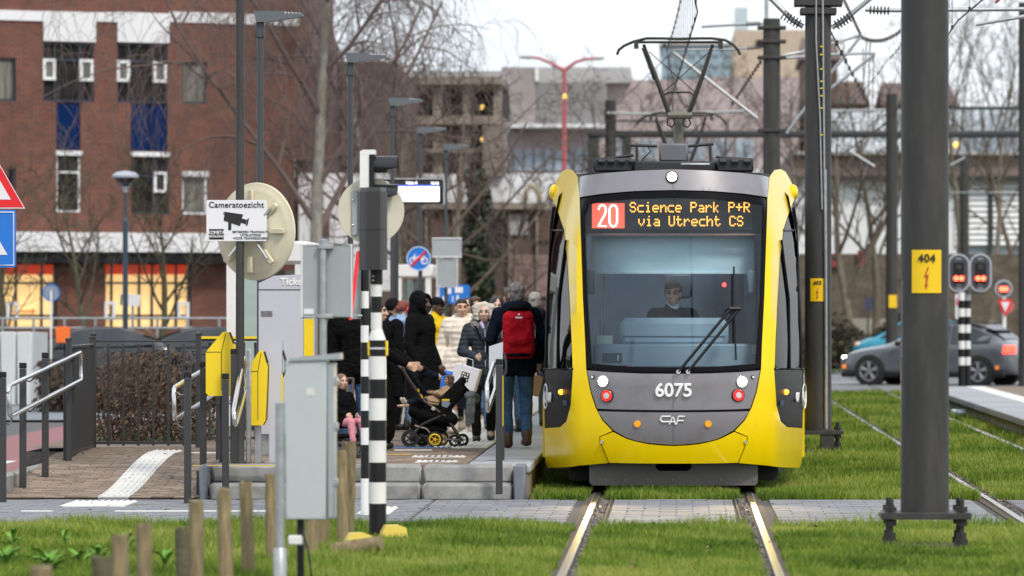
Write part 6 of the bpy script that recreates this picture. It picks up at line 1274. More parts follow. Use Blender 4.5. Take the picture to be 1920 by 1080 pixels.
part('headlight', m, M('headlamp_car', (1, 1, .95), .2, emit=(1, .95, .85), es=5), t)
m = MB()
for x in (-2.13, 2.0):
    for sd in (-1, 1): m.box((x, sd * .90, .46), (.10, .03, .10), bev=.01)
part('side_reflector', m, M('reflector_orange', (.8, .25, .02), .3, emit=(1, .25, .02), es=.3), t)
m = MB(); m.box((2.385, 0, .60), (.03, .52, .12)); part('number_plate', m, binyellow, t)
m = MB()
for sd in (-1, 1): m.bx(-2.2, 2.2, sd * .90 - .05, sd * .90 + .05, .20, .34, .03)
part('sill', m, blackm, t)
m = MB()
for sd in (-1, 1): m.box((-.62, sd * 1.0, 1.05), (.16, .16, .12), bev=.04)
part('wing_mirror', m, blackm, t)
t.scale = (.95, .95, .95)
m = MB(); m.box((.6, 0, 1.605), (1.7, 1.08, .02), bev=.008); part('roof_panel', m, carglass, t)
m = MB(); m.box((1.70, 0, 1.39), (.30, 1.12, .03), ry=.16, bev=.01); part('roof_spoiler', m, blackm, t)
small = [(-1.8, .3, .6, .64, .6, .45), (-1.7, .2, .74, .82, .76, .6), (-1.3, .2, .9, .98, .82, .66), (-.95, .2, .94, 1.06, .83, .66), (-.45, .2, .95, 1.42, .83, .6), (.0, .2, .96, 1.55, .83, .58), (.7, .2, .97, 1.56, .83, .58), (1.3, .2, .98, 1.46, .83, .58), (1.65, .24, .98, 1.25, .8, .58), (1.8, .3, .9, 1.0, .72, .55)]
Yk = 150; t = car('turquoise blue small car behind the grey crossover', (X(1711, Yk), Yk, .0), R(-4), P_((.02, .30, .42), 'paint_turquoise'), 3.6, small, ((-1.15, .82, .31), (1.15, .82, .31)))
for sd in (-1, 1): m = MB(); m.sph((-1.58, sd * .66, .76), (.12, .08, .10)); part('headlight', m, M('headlamp_clear', (.7, .5, .4), .2), t)
for px, lb, cl, Yk in ((140, 'dark parked car behind the hedge, left of the park lamp', (.012, .016, .02), 104), (345, 'dark blue grey parked car right of the park lamp', (.02, .026, .035), 104.5)):
    car(lb, (X(px, Yk), Yk, .02), R(4), P_(cl, 'paint_' + str(px)), 4.7, [(a_ * .92, b_, c_, d_ * .92 if d_ > 1.1 else d_, e_, f_) for a_, b_, c_, d_, e_, f_ in suv], ((-1.32, .92, .34), (1.4, .92, .34)), 'cars parked before the brick building')
# --- corrugated container at the left
Yk = 96; t = thing('storage_unit', 'white corrugated metal storage unit at the left edge behind the handrail', 'container', (0, 0, 0)); x1 = X(62, Yk); zt = Z(622, Yk); mm = MB(); mm.bx(0, .27, 0, .05, .02, zt, .015); me = mm.mesh('corrugated_panel', M('sheet_white', (.55, .58, .58), .5, var=.06))
for k in range(8): obj('corrugated_panel', me, t, (x1 - .30 * (k + 1), Yk - (.03 if k % 2 else 0), 0))
m = MB(); m.bx(x1 - 2.5, x1 - .01, Yk + .06, Yk + 2.3, 0, zt - .02); part('unit_body', m, MATS['sheet_white'], t)
# small signs on the left
Yk = 103; t = thing('round_sign', 'grey back of a blue edged round sign in front of the lit shop window', 'sign', (X(96, Yk), Yk, 0)); r_ = 15.5 / S(Yk); m = MB(); m.lathe([(r_, .01), (r_, 0)], (0, 0, Z(549, Yk)), 28, 'y'); part('sign_plate', m, M('sign_back_blue', (.22, .27, .33), .5), t); m = MB(); m.tube([(r_ * math.cos(a), 0, Z(549, Yk) + r_ * math.sin(a)) for a in np.linspace(0, 6.28, 24)[:-1]], .012, 5, closed=True); part('sign_rim', m, signblue, t); m = MB(); m.cyl((0, -.03, 0), (0, -.03, Z(545, Yk)), .02); part('sign_post', m, whitegl, t)
t = thing('notice_board', 'tilted white notice on a post behind the park lamp', 'sign', (X(219, Yk), Yk + 2.5, 0)); m = MB(); m.box((0, 0, Z(562, Yk)), (.40, .02, .24), ry=.08); part('sign_plate', m, signw, t); m = MB(); m.box((-.18, -.015, Z(562, Yk)), (.03, .01, .22), ry=.08); part('sign_stripe', m, black_ink, t); m = MB(); m.cyl((.05, .03, 0), (.05, .03, Z(560, Yk)), .03); part('sign_post', m, galv, t)
m = MB(); m.bx(-.14, .14, -.02, .02, 0, .32, .01); solo('orange_sign', m, M('sign_orange', (.85, .16, .02), .5), 'small bright orange panel in front of the dark parked car', 'sign', None, (X(118, 101), 101, Z(643, 101)))
# red-posted park lamp far behind
Yk = 150; t = thing('park_lamp', 'red posted mushroom lamp far behind the passengers', 'lamp', (X(905, Yk), Yk, 0)); m = MB(); m.cyl((0, 0, 0), (0, 0, Z(492, Yk)), .07); part('lamp_post', m, M('post_red', (.32, .035, .05), .5), t); m = MB(); m.lathe([(.07, Z(496, Yk)), (.14, Z(488, Yk)), (.22, Z(481, Yk)), (.2, Z(478, Yk)), (.05, Z(475, Yk))]); part('lantern', m, MATS['lantern_grey'], t)
# double-armed red street light
Yk = 175; t = thing('street_light', 'tall red street light with two curved arms above the tram', 'street light', (X(1058, Yk), Yk, 0)); q = lambda px, py: (X(px, Yk) - X(1058, Yk), 0, Z(py, Yk)); pr_ = M('post_rose', (.42, .10, .11), .5)
m = MB(); m.tube([(0, 0, 0), q(1058, 300), q(1058, 130)], [.11, .09, .075], 10); part('post', m, pr_, t)
m = MB(); m.tube([q(1058, 132), q(1030, 117), q(1010, 109), q(996, 107.5)], [.07, .055, .05, .045], 8); m.tube([q(1058, 132), q(1080, 116), q(1100, 110.5), q(1116, 110)], [.07, .055, .05, .045], 8); part('arm', m, pr_, t)
m = MB(); m.tube([q(996, 107.5), q(974, 107)], [.07, .05], 8); m.tube([q(1116, 110), q(1133, 109)], [.07, .05], 8); part('light_head', m, M('light_head', (.35, .33, .33), .5), t)
# ================================================================== OVERHEAD LINE
XM = 1.85
def flange(t, z, hw_, hd, th=.02, name='clamp_plate', mat=None): m = MB(); m.bx(-hw_, hw_, -hd, hd, z, z + th, .004); return part(name, m, mat or mastm, t)
def mast(label, x, y, h, r, no=None, cable=False, base=True):
    t = thing('catenary_mast', label, 'mast', (x, y, 0), 0, 'overhead line masts'); zb = .30 if base else 0
    m = MB(); m.cyl((0, 0, zb), (0, 0, h), r, r * .96, 36); part('mast_tube', m, mastm, t)
    if base:
        flange(t, .0, r * 1.75, r * 1.4, .05, 'foundation_plate'); flange(t, zb - .05, r * 1.85, r * 1.5, .05, 'base_plate')
        for a in (-1, 1):
            for b in (-1, 1):
                m = MB(); cx, cy = a * r * 1.45, b * r * 1.1
                m.cyl((cx, cy, .05), (cx, cy, .45 if False else .40), .022, n=10)
                for z0, z1, rr in ((.055, .10, .055), (.10, .15, .042), (.20, .245, .048), (.305, .345, .05)): m.cyl((cx, cy, z0), (cx, cy, z1), rr, n=6)
                part('anchor_bolt', m, M('bolt_dark', (.04, .038, .036), .5, .4), t)
    return t
Y4 = Yg(1033); 
m4 = mast('largest dark round mast in the right foreground with the yellow 404 plate', X(1734, Y4), Y4, 9.0, 45.5 / S(Y4))
def number_plate(px0, px1, py0, py1, Y, mast_, num, r):
    t = thing('mast_plate', {'404': 'large yellow plate reading 404 on the nearest mast, right of the cab', '403': 'smaller yellow plate reading 403 on the mast beside the tram'}[num], 'sign', (0, 0, 0), 0, 'yellow mast plates'); cx = mast_.location.x; a, b = X(px0, Y), X(px1, Y); c, d = Z(py1, Y), Z(py0, Y); n = 8; vs = []
    for i in range(n + 1):
        xx = a + (b - a) * i / n; yy = mast_.location.y - math.sqrt(max(.001, (r + .006) ** 2 - (xx - cx) ** 2)); vs += [(xx, yy, c), (xx, yy, d), (xx, yy + .004, c), (xx, yy + .004, d)]
    m = MB(); m.add(vs, [f for i in range(n) for f in ((i * 4, i * 4 + 4, i * 4 + 5, i * 4 + 1), (i * 4 + 2, i * 4 + 3, i * 4 + 7, i * 4 + 6), (i * 4, i * 4 + 2, i * 4 + 6, i * 4 + 4), (i * 4 + 1, i * 4 + 5, i * 4 + 7, i * 4 + 3))]); part('plate', m, M('plate_yellow', (.86, .56, .005), .4, var=.03), t)
    xm = (a + b) / 2; yf = mast_.location.y - math.sqrt((r + .006) ** 2 - (xm - cx) ** 2) - .004; w_ = b - a; h = d - c
    text('number_lettering', num, t, (xm, yf, d - h * .2), w_ * .38, black_ink, off=.0015, space=1.08, ext=.004)
    zc = c + h * .36; k = h * .5; bolt = [(.06, .5), (-.16, .02), (-.02, .06), (-.06, -.34), (-.12, -.30), (-.03, -.55), (.07, -.30), (.0, -.33), (.10, .14), (-.05, .09), (.12, .5)]
    m = MB(); m.prism([(xm + p * k * .8, zc + q_ * k) for p, q_ in bolt], yf - .003, yf + .001); part('bolt_symbol', m, M('bolt_red', (.45, .02, .012), .5), t)
number_plate(1708, 1763, 469, 549.5, Y4, m4, '404', 45.5 / S(Y4))
m = MB(); m.bx(-.03, .03, -.004, .004, 0, 0)
tl = part('seam_line', (lambda q: q.cyl((-.155, -.08, .5), (-.155, -.08, 8), .006, n=6))(MB()), M('line_grey', (.25, .24, .23), .5), m4)
mm = MB()
for k in range(26): mm.bx(-.177, -.170, -.06, -.03, Z(528 + 5.5 * k + 3, Y4), Z(528 + 5.5 * k, Y4))
part('stamped_marks', mm, M('mark_pale', (.5, .5, .52), .5), m4)
Y3 = Yg(851); m3 = mast('dark round mast right of the tram with the yellow 403 plate and cables', X(1534, Y3), Y3, 7.6, 25.3 / S(Y3))
number_plate(1519, 1545, 522, 565, Y3, m3, '403', 25.3 / S(Y3)); s3 = S(Y3)
for py, hwp, th in ((12, 45, 22), (28, 34, 12)): m = MB(); m.bx(-hwp / s3, hwp / s3, -.2, .2, Z(py, Y3), Z(py - th, Y3), .008); part('clamp_plate', m, mastm, m3)
m = MB()
for z in (Z(8, Y3), Z(2, Y3), Z(-6, Y3)): m.lathe([(.19, z), (.19, z + .025), (.17, z + .025)], n=24)
part('clamp_ring', m, mastm, m3)
m = MB(); m.tube([(.03, -.21, 8), (.06, -.20, 5), (.075, -.195, 3.6), (.09, -.19, 1.9), (.09, -.185, .25)], .012, 6); m.tube([(-.03, -.20, 8), (-.03, -.2, Z(75, Y3)), (.02, -.2, Z(225, Y3)), (.045, -.2, 3.1)], .010, 6); m.tube([(.085, -.19, 3.6), (.10, -.18, .1)], .02, 6); part('cable', m, galv, m3)
m = MB(); m.bx(.02, .20, -.24, -.16, .0, .32, .01); part('cable_guard', m, mastm, m3)
m = MB()
for py in (90, 105, 132, 155, 168, 182, 205, 255): m.cyl((.035, -.214, Z(py, Y3)), (.035, -.214, Z(py, Y3) + .015), .02, n=6)
part('cable_tape', m, binyellow, m3)
Y2 = F / 99.0; m2 = mast('third dark mast behind the tram roof with clamps and insulators', X(1447, Y2), Y2, Z(35, Y2), .17)
for py in (52, 78, 108, 245): m = MB(); m.bx(-.27, .27, -.2, .2, Z(py + 3, Y2), Z(py - 3, Y2), .01); part('clamp_plate', m, mastm, m2)
m = MB(); m.cyl((-.1, 0, Z(35, Y2)), (-.1, 0, Z(-5, Y2)), .04); part('mast_spike', m, galv, m2)
Y1 = F / 66; m1 = mast('slim far mast right of the second track with a small yellow plate', X(1672, Y1), Y1, Z(176, Y1), .175, base=False)
m = MB(); m.bx(X(1666, Y1) - m1.location.x, X(1681, Y1) - m1.location.x, -.2, -.18, Z(577, Y1), Z(553, Y1)); part('yellow_plate', m, MATS['plate_yellow'], m1)
Y0 = F / 64; m0 = mast('far mast left of the tram roof', X(1145, Y0), Y0, Z(188, Y0), .17, base=False)
mast('far mast at the right edge of the picture', X(1919, 120), 120, 9, .12, base=False); mast('slim dark mast right of the 404 mast, far behind', X(1808, 165), 165, Z(295, 165), .16, base=False)
def beam(label, pts, r, mat=galv, ins=None, name='cantilever_tube'):
    t = thing(name, label, 'cantilever', pts[0], 0, 'cantilever tubes of the overhead line'); o = Vector(pts[0]); m = MB(); m.tube([Vector(p) - o for p in pts], r, 10); part('tube', m, mat, t)
    if ins is not None:
        a, b = Vector(pts[ins]) - o, Vector(pts[ins - 1 if ins else 1]) - o; d = (b - a).normalized(); m = MB()
        for k in range(6): c = a + d * (.06 + .045 * k); m.cyl(c, c + d * .018, r * 1.9, n=12)
        part('insulator', m, anthr, t)
    return t
qq = lambda px, py, Y: (X(px, Y), Y, Z(py, Y))
beam('diagonal strut rising right from the 403 mast', [qq(1560, 52, Y3), qq(1580, 40, Y3), qq(1640, -10, Y3)], .033, ins=0); beam('diagonal strut rising left from the 403 mast', [qq(1506, 50, Y3), qq(1486, 38, Y3), qq(1440, -8, Y3)], .033, ins=0)
beam('level tube passing behind the 404 mast at the top right', [qq(1622, 18, Y3 - .2), qq(1650, 19.5, Y3 - .2), qq(1930, 17, Y3 - .2)], .028, ins=0)
beam('slanted steady arm at the upper right corner', [qq(1830, 46, Y3 - 1), qq(1925, 30, Y3 - 1)], .024)
beam('level tube from the third mast to the wire over the pantograph', [qq(1430, 44, Y2), qq(1380, 46, Y2), qq(1315, 50, Y2)], .03, ins=0); beam('lower level tube left of the third mast', [qq(1432, 88, Y2), qq(1380, 92, Y2), qq(1262, 94, Y2)], .022, ins=0)
beam('diagonal strut rising left from the third mast toward the wire', [qq(1420, 222, Y2 + 2), qq(1392, 200, Y2 + 2), qq(1262, 98, Y2 + 2)], .033)
beam('short tube right of the third mast', [qq(1462, 105, Y2), qq(1500, 98, Y2), qq(1610, 68, Y2 + 3)], .028); beam('second short tube right of the third mast', [qq(1462, 110, Y2), qq(1560, 102, Y2), qq(1638, 100, Y2 + 3)], .028)
beam('diagonal strut right of the third mast, upper', [qq(1475, 250, Y2 + 4), qq(1560, 135, Y2 + 4), qq(1612, 70, Y2 + 4)], .033); beam('diagonal strut right of the third mast, lower', [qq(1550, 172, Y2 + 6), qq(1640, 102, Y2 + 6)], .033)
beam('level tube between the far left mast and the pantograph', [qq(1138, 212, Y0 - .3), qq(1240, 214, Y0 - .3), qq(1400, 208, Y0 - .3)], .04); beam('dark lower tube between the far left mast and the pantograph', [qq(1150, 226, Y0 - .3), qq(1250, 228, Y0 - .3)], .03, anthr)
beam('level tube crossing to the slim far mast', [qq(1560, 208, Y1 - 8), qq(1660, 206, Y1 - 8)], .035); beam('lower level tube left of the slim far mast', [qq(1560, 225, Y1 - 8), qq(1612, 230, Y1 - 8)], .03); beam('diagonal tube low right of the 403 mast', [qq(1560, 262, Y1 - 9), qq(1640, 312, Y1 - 9)], .03); beam('slanted tube right of the 404 mast', [qq(1782, 310, Y1 + 4), qq(1810, 295, Y1 + 4)], .04)
beam('thin diagonal tube crossing the louvred building', [qq(1790, 305, Y1 + 4), qq(1850, 360, Y1 + 4), qq(1920, 400, Y1 + 4)], .02, anthr); beam('level tube across the louvred building', [qq(1782, 361, Y1 + 6), qq(1920, 361, Y1 + 6)], .02)
# height portal over the road
Yp = 150; t = thing('height_portal', 'dark steel portal spanning the road behind the tram and masts', 'portal', (0, 0, 0)); m = MB(); m.bx(X(1102, Yp), X(1925, Yp), Yp - .12, Yp + .12, Z(258, Yp), Z(245, Yp), .05); part('portal_beam', m, anthr, t)
for px, w_ in ((1112, 11), (1175, 9), (1918, 6)): m = MB(); m.bx(X(px - w_, Yp), X(px + w_, Yp), Yp - .1, Yp + .1, 0, Z(258, Yp) - .002, .03); part('portal_leg', m, anthr, t)
m = MB(); m.bx(X(1785, 165), X(1925, 165), 164.9, 165.1, Z(206, 165), Z(200, 165)); part('upper_beam', m, anthr, t)
# wires
wire = M('copper_wire', (.045, .036, .032), .5, .5)
def wires(label, xs, ys, zc, zm, step=1.9, sag=.25):
    t = thing('contact_wire', label, 'overhead wire', (0, 0, 0), 0, 'overhead wires'); m = MB(); pts = list(zip(xs, ys)); m.tube([(x, y, zc) for x, y in pts], .010, 5); part('contact_wire', m, wire, t)
    up = MB(); dr = MB(); cl = MB()
    for (xa, ya), (xb, yb) in zip(pts[:-1], pts[1:]):
        n = max(2, int((yb - ya) / step)); pv = None
        for i in range(n + 1):
            f = i / n; z = zm - sag * 4 * f * (1 - f); p = (xa + (xb - xa) * f, ya + (yb - ya) * f, z)
            if pv: up.tube([pv, p], .009, 4)
            pv = p
            if 0 < i < n: dr.cyl((p[0], p[1], zc), p, .0035, n=4); cl.box((p[0], p[1], zc + .02), (.03, .05, .05)); cl.box(p, (.03, .05, .05))
    part('messenger_wire', up, wire, t); tag(part('droppers', dr, wire, t), kind='stuff'); tag(part('wire_clamps', cl, wire, t), kind='stuff')
wires('contact and carrier wires over the near track above the tram', (-.05, .22, -.25, .2, -.2), (44, 62.5, 97, 125, 155), 5.46, 6.75)
wires('contact and carrier wires over the second track', (3.62, 3.4, 3.95, 3.5), (44, 62.5, 97, 140), 5.36, 6.55)
m = MB(); m.tube([qq(1868, 4, 62), qq(1880, -8, 61.4)], .018, 6); t = [o for o in bpy.data.objects if o.get('label') == 'contact and carrier wires over the second track'][0]; part('red_section', m, signred, t)
def cable(label, p0, p1, sag, r=.012, beads=0):
    t = thing('feeder_cable', label, 'cable', (0, 0, 0), 0, 'loose feeder cables'); p0, p1 = Vector(p0), Vector(p1); m = MB(); pts = [p0.lerp(p1, i / 14) - Vector((0, 0, sag * 4 * (i / 14) * (1 - i / 14))) for i in range(15)]; m.tube(pts, r, 5); part('cable_run', m, wire, t)
    if beads:
        b = MB()
        for p in pts[1:-1]: b.box(p, (.05, .05, .08))
        tag(part('cable_clamps', b, wire, t), kind='stuff')
cable('beaded wire falling from the frame top to the far portal, right of the 403 mast', qq(1580, -5, Y2 + 2), qq(1615, 68, Y2 + 3), 0, .012, 1); cable('beaded wire from the 403 mast down to the far portal', qq(1558, 60, Y3 + 1), qq(1632, 205, Y1), .0, .012, 1); cable('beaded sagging wire left of the 404 mast', qq(1612, 68, Y2 + 3), qq(1692, 55, Y2 + 3), .15, .010, 1); cable('thin wire from third mast down to the lower left', qq(1430, 110, Y2), qq(1370, 200, Y2 + 8), .0, .008, 1)
cable('thin wire left above the tram roof', qq(1150, 202, Y0), qq(1262, 96, Y2), .0, .01)
for k, (px, a, b) in enumerate(((1625, 75, 190), (1632, 78, 205), (1638, 105, 200), (1618, 90, 160))): cable(('first', 'second', 'third', 'fourth')[k] + ' loose hanging cable of the tangle right of the 403 mast', qq(px, a, Y2 + 3), qq(px - 8 + 3 * k, b, Y1 - 8), .0, .012)

# fallen leaves and scraps on grass, paving and ramp
rd0 = random.Random(77); LL = MB()
for i in range(420):
    if i < 240: x_, y_ = rd0.uniform(-5.5, 3.2), rd0.uniform(34.5, 43); z_q = .045
    elif i < 330: x_, y_ = rd0.uniform(-6.5, 4), rd0.uniform(43.2, 49.3); z_q = .014
    else: x_, y_ = rd0.uniform(-6.4, -4.6), rd0.uniform(49.8, 55.5); z_q = rampz(y_) + .01
    s_ = rd0.uniform(.012, .032); a_ = rd0.uniform(0, 6.28); u_ = Vector((math.cos(a_), math.sin(a_), rd0.uniform(-.5, .5))) * s_; v_ = Vector((-math.sin(a_), math.cos(a_), rd0.uniform(-.3, .5))) * s_ * .6; c_ = Vector((x_, y_, z_q)); LL.add([c_ - u_, c_ - v_, c_ + u_, c_ + v_], [(0, 1, 2, 3)])
struct('leaf_litter', LL, M('litter_leaf', (.20, .13, .06), .8, var=.6, vs=3), 'stuff', 0, False)
# ================================================================== BUILDINGS
brick = brickmat('brick_red', (.19, .052, .03), (.105, .036, .026), (.14, .095, .075)); brickd = brickmat('brick_dark', (.14, .06, .045), (.10, .05, .045), (.15, .12, .1)); brickp = brickmat('brick_pink', (.27, .17, .15), (.22, .14, .125), (.3, .24, .22), .3, .1)
panelw = M('panel_white', (.74, .75, .77), .5, var=.04, dirt=(.6, .6, .6), da=.3, ds=.6); winfr = M('window_frame_blue', (.02, .03, .05), .4); winw = M('window_frame_white', (.74, .76, .78), .45); bluep = M('panel_blue', (.002, .018, .085), .6, spec=.08, var=.08)
winglass = M('window_glass', (.022, .021, .021), .3, 0, var=.7, vs=1.6, spec=.06); winglass2 = M('window_curtain', (.16, .16, .14), .4, var=.6, vs=2.5, stretch=(6, 6, .4), spec=.06)
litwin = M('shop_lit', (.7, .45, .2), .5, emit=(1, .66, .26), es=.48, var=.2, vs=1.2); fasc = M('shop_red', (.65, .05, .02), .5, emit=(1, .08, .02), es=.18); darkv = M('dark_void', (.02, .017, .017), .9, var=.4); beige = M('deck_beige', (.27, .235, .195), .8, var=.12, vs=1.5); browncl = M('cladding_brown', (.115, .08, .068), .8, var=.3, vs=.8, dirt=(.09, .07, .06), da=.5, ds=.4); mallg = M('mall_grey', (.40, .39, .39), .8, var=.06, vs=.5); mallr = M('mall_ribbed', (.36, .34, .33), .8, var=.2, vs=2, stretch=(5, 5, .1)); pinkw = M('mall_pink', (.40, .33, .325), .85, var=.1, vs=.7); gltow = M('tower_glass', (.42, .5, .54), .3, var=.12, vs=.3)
def wall_open(m, x0, x1, z0, z1, ops, dep=.14):
    xs = sorted({x0, x1} | {v for o in ops for v in o[:2]}); zs = sorted({z0, z1} | {v for o in ops for v in o[2:]})
    for a, b in zip(xs[:-1], xs[1:]):
        for c, d in zip(zs[:-1], zs[1:]):
            if not any(o[0] <= (a + b) / 2 <= o[1] and o[2] <= (c + d) / 2 <= o[3] for o in ops): m.add([(a, 0, c), (b, 0, c), (b, 0, d), (a, 0, d)], [(0, 1, 2, 3)])
    for a, b, c, d in ops: m.add([(a, 0, c), (b, 0, c), (b, 0, d), (a, 0, d), (a, dep, c), (b, dep, c), (b, dep, d), (a, dep, d)], [(0, 1, 5, 4), (1, 2, 6, 5), (2, 3, 7, 6), (3, 0, 4, 7)])
# ---- A: brick office building, turned so that it recedes to the right
A0, SL = 125.0, .0000565
def sA(px): return (F / A0) * (1 - SL * px)
_xa, _ya = (0 - CX) / sA(0), F / sA(0); _xb, _yb = (550 - CX) / sA(550), F / sA(550); AL = math.hypot(_xb - _xa, _yb - _ya); AA = math.atan2(_yb - _ya, _xb - _xa)
def ta(px): return math.hypot((px - CX) / sA(px) - _xa, F / sA(px) - _ya) * (1 if px >= 0 else -1)
def za(px, py): return H + (CY - py) / sA(px)
A = thing('brick_office', 'red brick office building with white bands, blue panels and a lit shop below', 'building', (_xa, _ya, 0), AA)
def ra(x0, x1, y0, y1): xm = (x0 + x1) / 2; return (ta(x0), ta(x1), za(xm, y1), za(xm, y0))
wins = [ra(81, 176.5, 79, 191), ra(220, 314, 81, 193), ra(-30, 30, 108, 189), ra(342, 388, 116, 194), ra(106, 152, 284, 398), ra(246, 316, 286, 402), ra(342, 389, 321, 402), ra(14, 30, 316, 382), ra(6, 107, 494, 616), ra(197, 358, 494, 616), ra(106, 151, 191.5, 281), ra(245, 314, 193.5, 283)]
m = MB(); wall_open(m, -6, ta(552), 0, 15.5, wins); xe = ta(552); m.add([(xe, 0, 0), (xe, 8, 0), (xe, 8, 15.5), (xe, 0, 15.5), (-6, 8, 0), (-6, 8, 15.5), (-6, 0, 15.5)], [(0, 1, 2, 3), (1, 4, 5, 2), (3, 2, 5, 6)]); part('wall', m, brick, A, fix=False)
def fbox(name, r, y0, y1, mat, parent=A, bev=0): m = MB(); m.bx(r[0], r[1], y0, y1, r[2], r[3], bev); return part(name, m, mat, parent)
def window(r, cols, rows, fr, gl, fw=.05, dep=.10):
    m = MB(); x0, x1, z0, z1 = r
    m.bx(x0, x0 + fw, dep - .05, dep, z0, z1); m.bx(x1 - fw, x1, dep - .05, dep, z0, z1); m.bx(x0 + fw, x1 - fw, dep - .05, dep, z1 - fw, z1); m.bx(x0 + fw, x1 - fw, dep - .05, dep, z0, z0 + fw)
    for f in cols: xx = x0 + (x1 - x0) * f; m.bx(xx - fw / 2, xx + fw / 2, dep - .048, dep - .001, z0 + fw, z1 - fw)
    for f in rows: zz = z0 + (z1 - z0) * f; m.bx(x0 + fw, x1 - fw, dep - .044, dep - .003, zz - fw / 2, zz + fw / 2)
    w_ = part('window', m, fr, A); xs = [x0] + [x0 + (x1 - x0) * f for f in cols] + [x1]; zs = [z0] + [z0 + (z1 - z0) * f for f in rows] + [z1]
    for a, b in zip(xs[:-1], xs[1:]):
        for c, d in zip(zs[:-1], zs[1:]): m = MB(); m.bx(a + .01, b - .01, dep + .0, dep + .012, c + .01, d - .01); part('pane', m, gl, w_)
    return w_
for (x0, x1, y0, y1, vs_) in ((81, 176.5, 79, 191, ((80, 104, 110, 150), (149, 174.5, 111, 152))), (220, 314, 81, 193, ((218.5, 243, 113, 153), (287, 312, 115, 155)))):
    w_ = window(ra(x0, x1, y0, y1), (.24, .74), (.70,), winfr, winglass)
    for q in vs_:
        r = ra(*q); m = MB(); fw = .075; m.bx(r[0], r[0] + fw, -.03, .06, r[2], r[3]); m.bx(r[1] - fw, r[1], -.03, .06, r[2], r[3]); m.bx(r[0] + fw, r[1] - fw, -.03, .06, r[3] - fw, r[3]); m.bx(r[0] + fw, r[1] - fw, -.03, .06, r[2], r[2] + fw); part('vent_frame', m, winw, w_); m = MB(); m.bx(r[0] + fw, r[1] - fw, .02, .03, r[2] + fw, r[3] - fw); part('vent_pane', m, winglass2, w_)
window(ra(-30, 30, 108, 189), (), (), winfr, winglass2); window(ra(342, 388, 116, 194), (), (), winfr, winglass2)
window(ra(106, 152, 284, 398), (), (.66,), winw, winglass); window(ra(246, 316, 286, 402), (.6,), (.62,), winfr, winglass); window(ra(342, 389, 321, 402), (), (), winw, winglass2); window(ra(14, 30, 316, 382), (), (), winfr, winglass)
r = ra(289, 313, 322, 361); m = MB(); fw = .07; m.bx(r[0], r[0] + fw, 0, .06, r[2], r[3]); m.bx(r[1] - fw, r[1], 0, .06, r[2], r[3]); m.bx(r[0] + fw, r[1] - fw, 0, .06, r[3] - fw, r[3]); m.bx(r[0] + fw, r[1] - fw, 0, .06, r[2], r[2] + fw); part('vent_frame', m, winw, A)
r = ra(*(106, 151, 191.5, 281)); fbox('blue_panel', r, .05, .08, bluep)
r = ra(245, 281, 193.5, 283); fbox('blue_panel', r, .05, .08, bluep); r = ra(284, 314, 193.5, 283); fbox('blue_panel', r, .05, .08, bluep)
for q in ((-80, 80, 18.5, 37.5), (178.5, 219, 23, 41), (316.5, 560, 25.5, 45), ): fbox('white_band', ra(*q), -.05, -.002, panelw)
for q in ((80.3, 178.2, 22, 78), (219.3, 316.2, 24, 80)): fbox('white_panel', ra(*q), -.06, -.002, panelw)
for q in ((104.5, 153.5, 283, 291.5), (244.5, 317.5, 285, 293.5), (341, 391, 321, 331)): fbox('white_lintel', ra(*q), -.05, -.003, winw)
for q in ((-80, 500, 437, 473),): fbox('canopy', ra(*q), -.9, -.003, panelw)
for q in ((-80, 500, 474, 493),): fbox('canopy_underside', ra(*q), -.5, -.003, M('strip_navy', (.015, .018, .03), .5))  # dark navy strip below the white canopy band
for x0, x1, ms in ((6, 107, (31, 79, 103)), (197, 358, (210, 262, 286, 331, 354))):
    w_ = window(ra(x0, x1, 494, 616), (), (.20, .70), winfr, litwin, .05, .12)
    r = ra(x0 + 2, x1 - 2, 496, 514.5); fbox('shop_fascia', r, .03, .06, fasc)
    for px in ms: r = ra(px - 2, px + 2, 495, 616); fbox('mullion', r, .02, .068, winfr)
    for q in (((12, 34, 566, 600),) if x0 < 100 else ((196, 216, 565, 600), (333, 355, 566, 599))):
        r = ra(*q); m = MB(); fw = .08; m.bx(r[0], r[0] + fw, -.01, .05, r[2], r[3]); m.bx(r[1] - fw, r[1], -.01, .05, r[2], r[3]); m.bx(r[0], r[1], -.008, .048, r[3] - fw, r[3]); m.bx(r[0], r[1], -.008, .048, r[2], r[2] + fw); part('white_frame', m, winw, A)
r = ra(16, 62, 582, 585); fbox('arrow_shaft', r, .055, .066, M('arrow_orange', (.8, .2, .02), .5)); m = MB(); a = ra(62, 69, 578, 589); m.prism([(a[0], a[2]), (a[1], (a[2] + a[3]) / 2), (a[0], a[3])], .055, .066); part('arrow_head', m, MATS['arrow_orange'], A)
r = ra(298, 303, 520, 640); fbox('red_post', r, -.25, -.15, M('post_dark_red', (.2, .01, .02), .5))
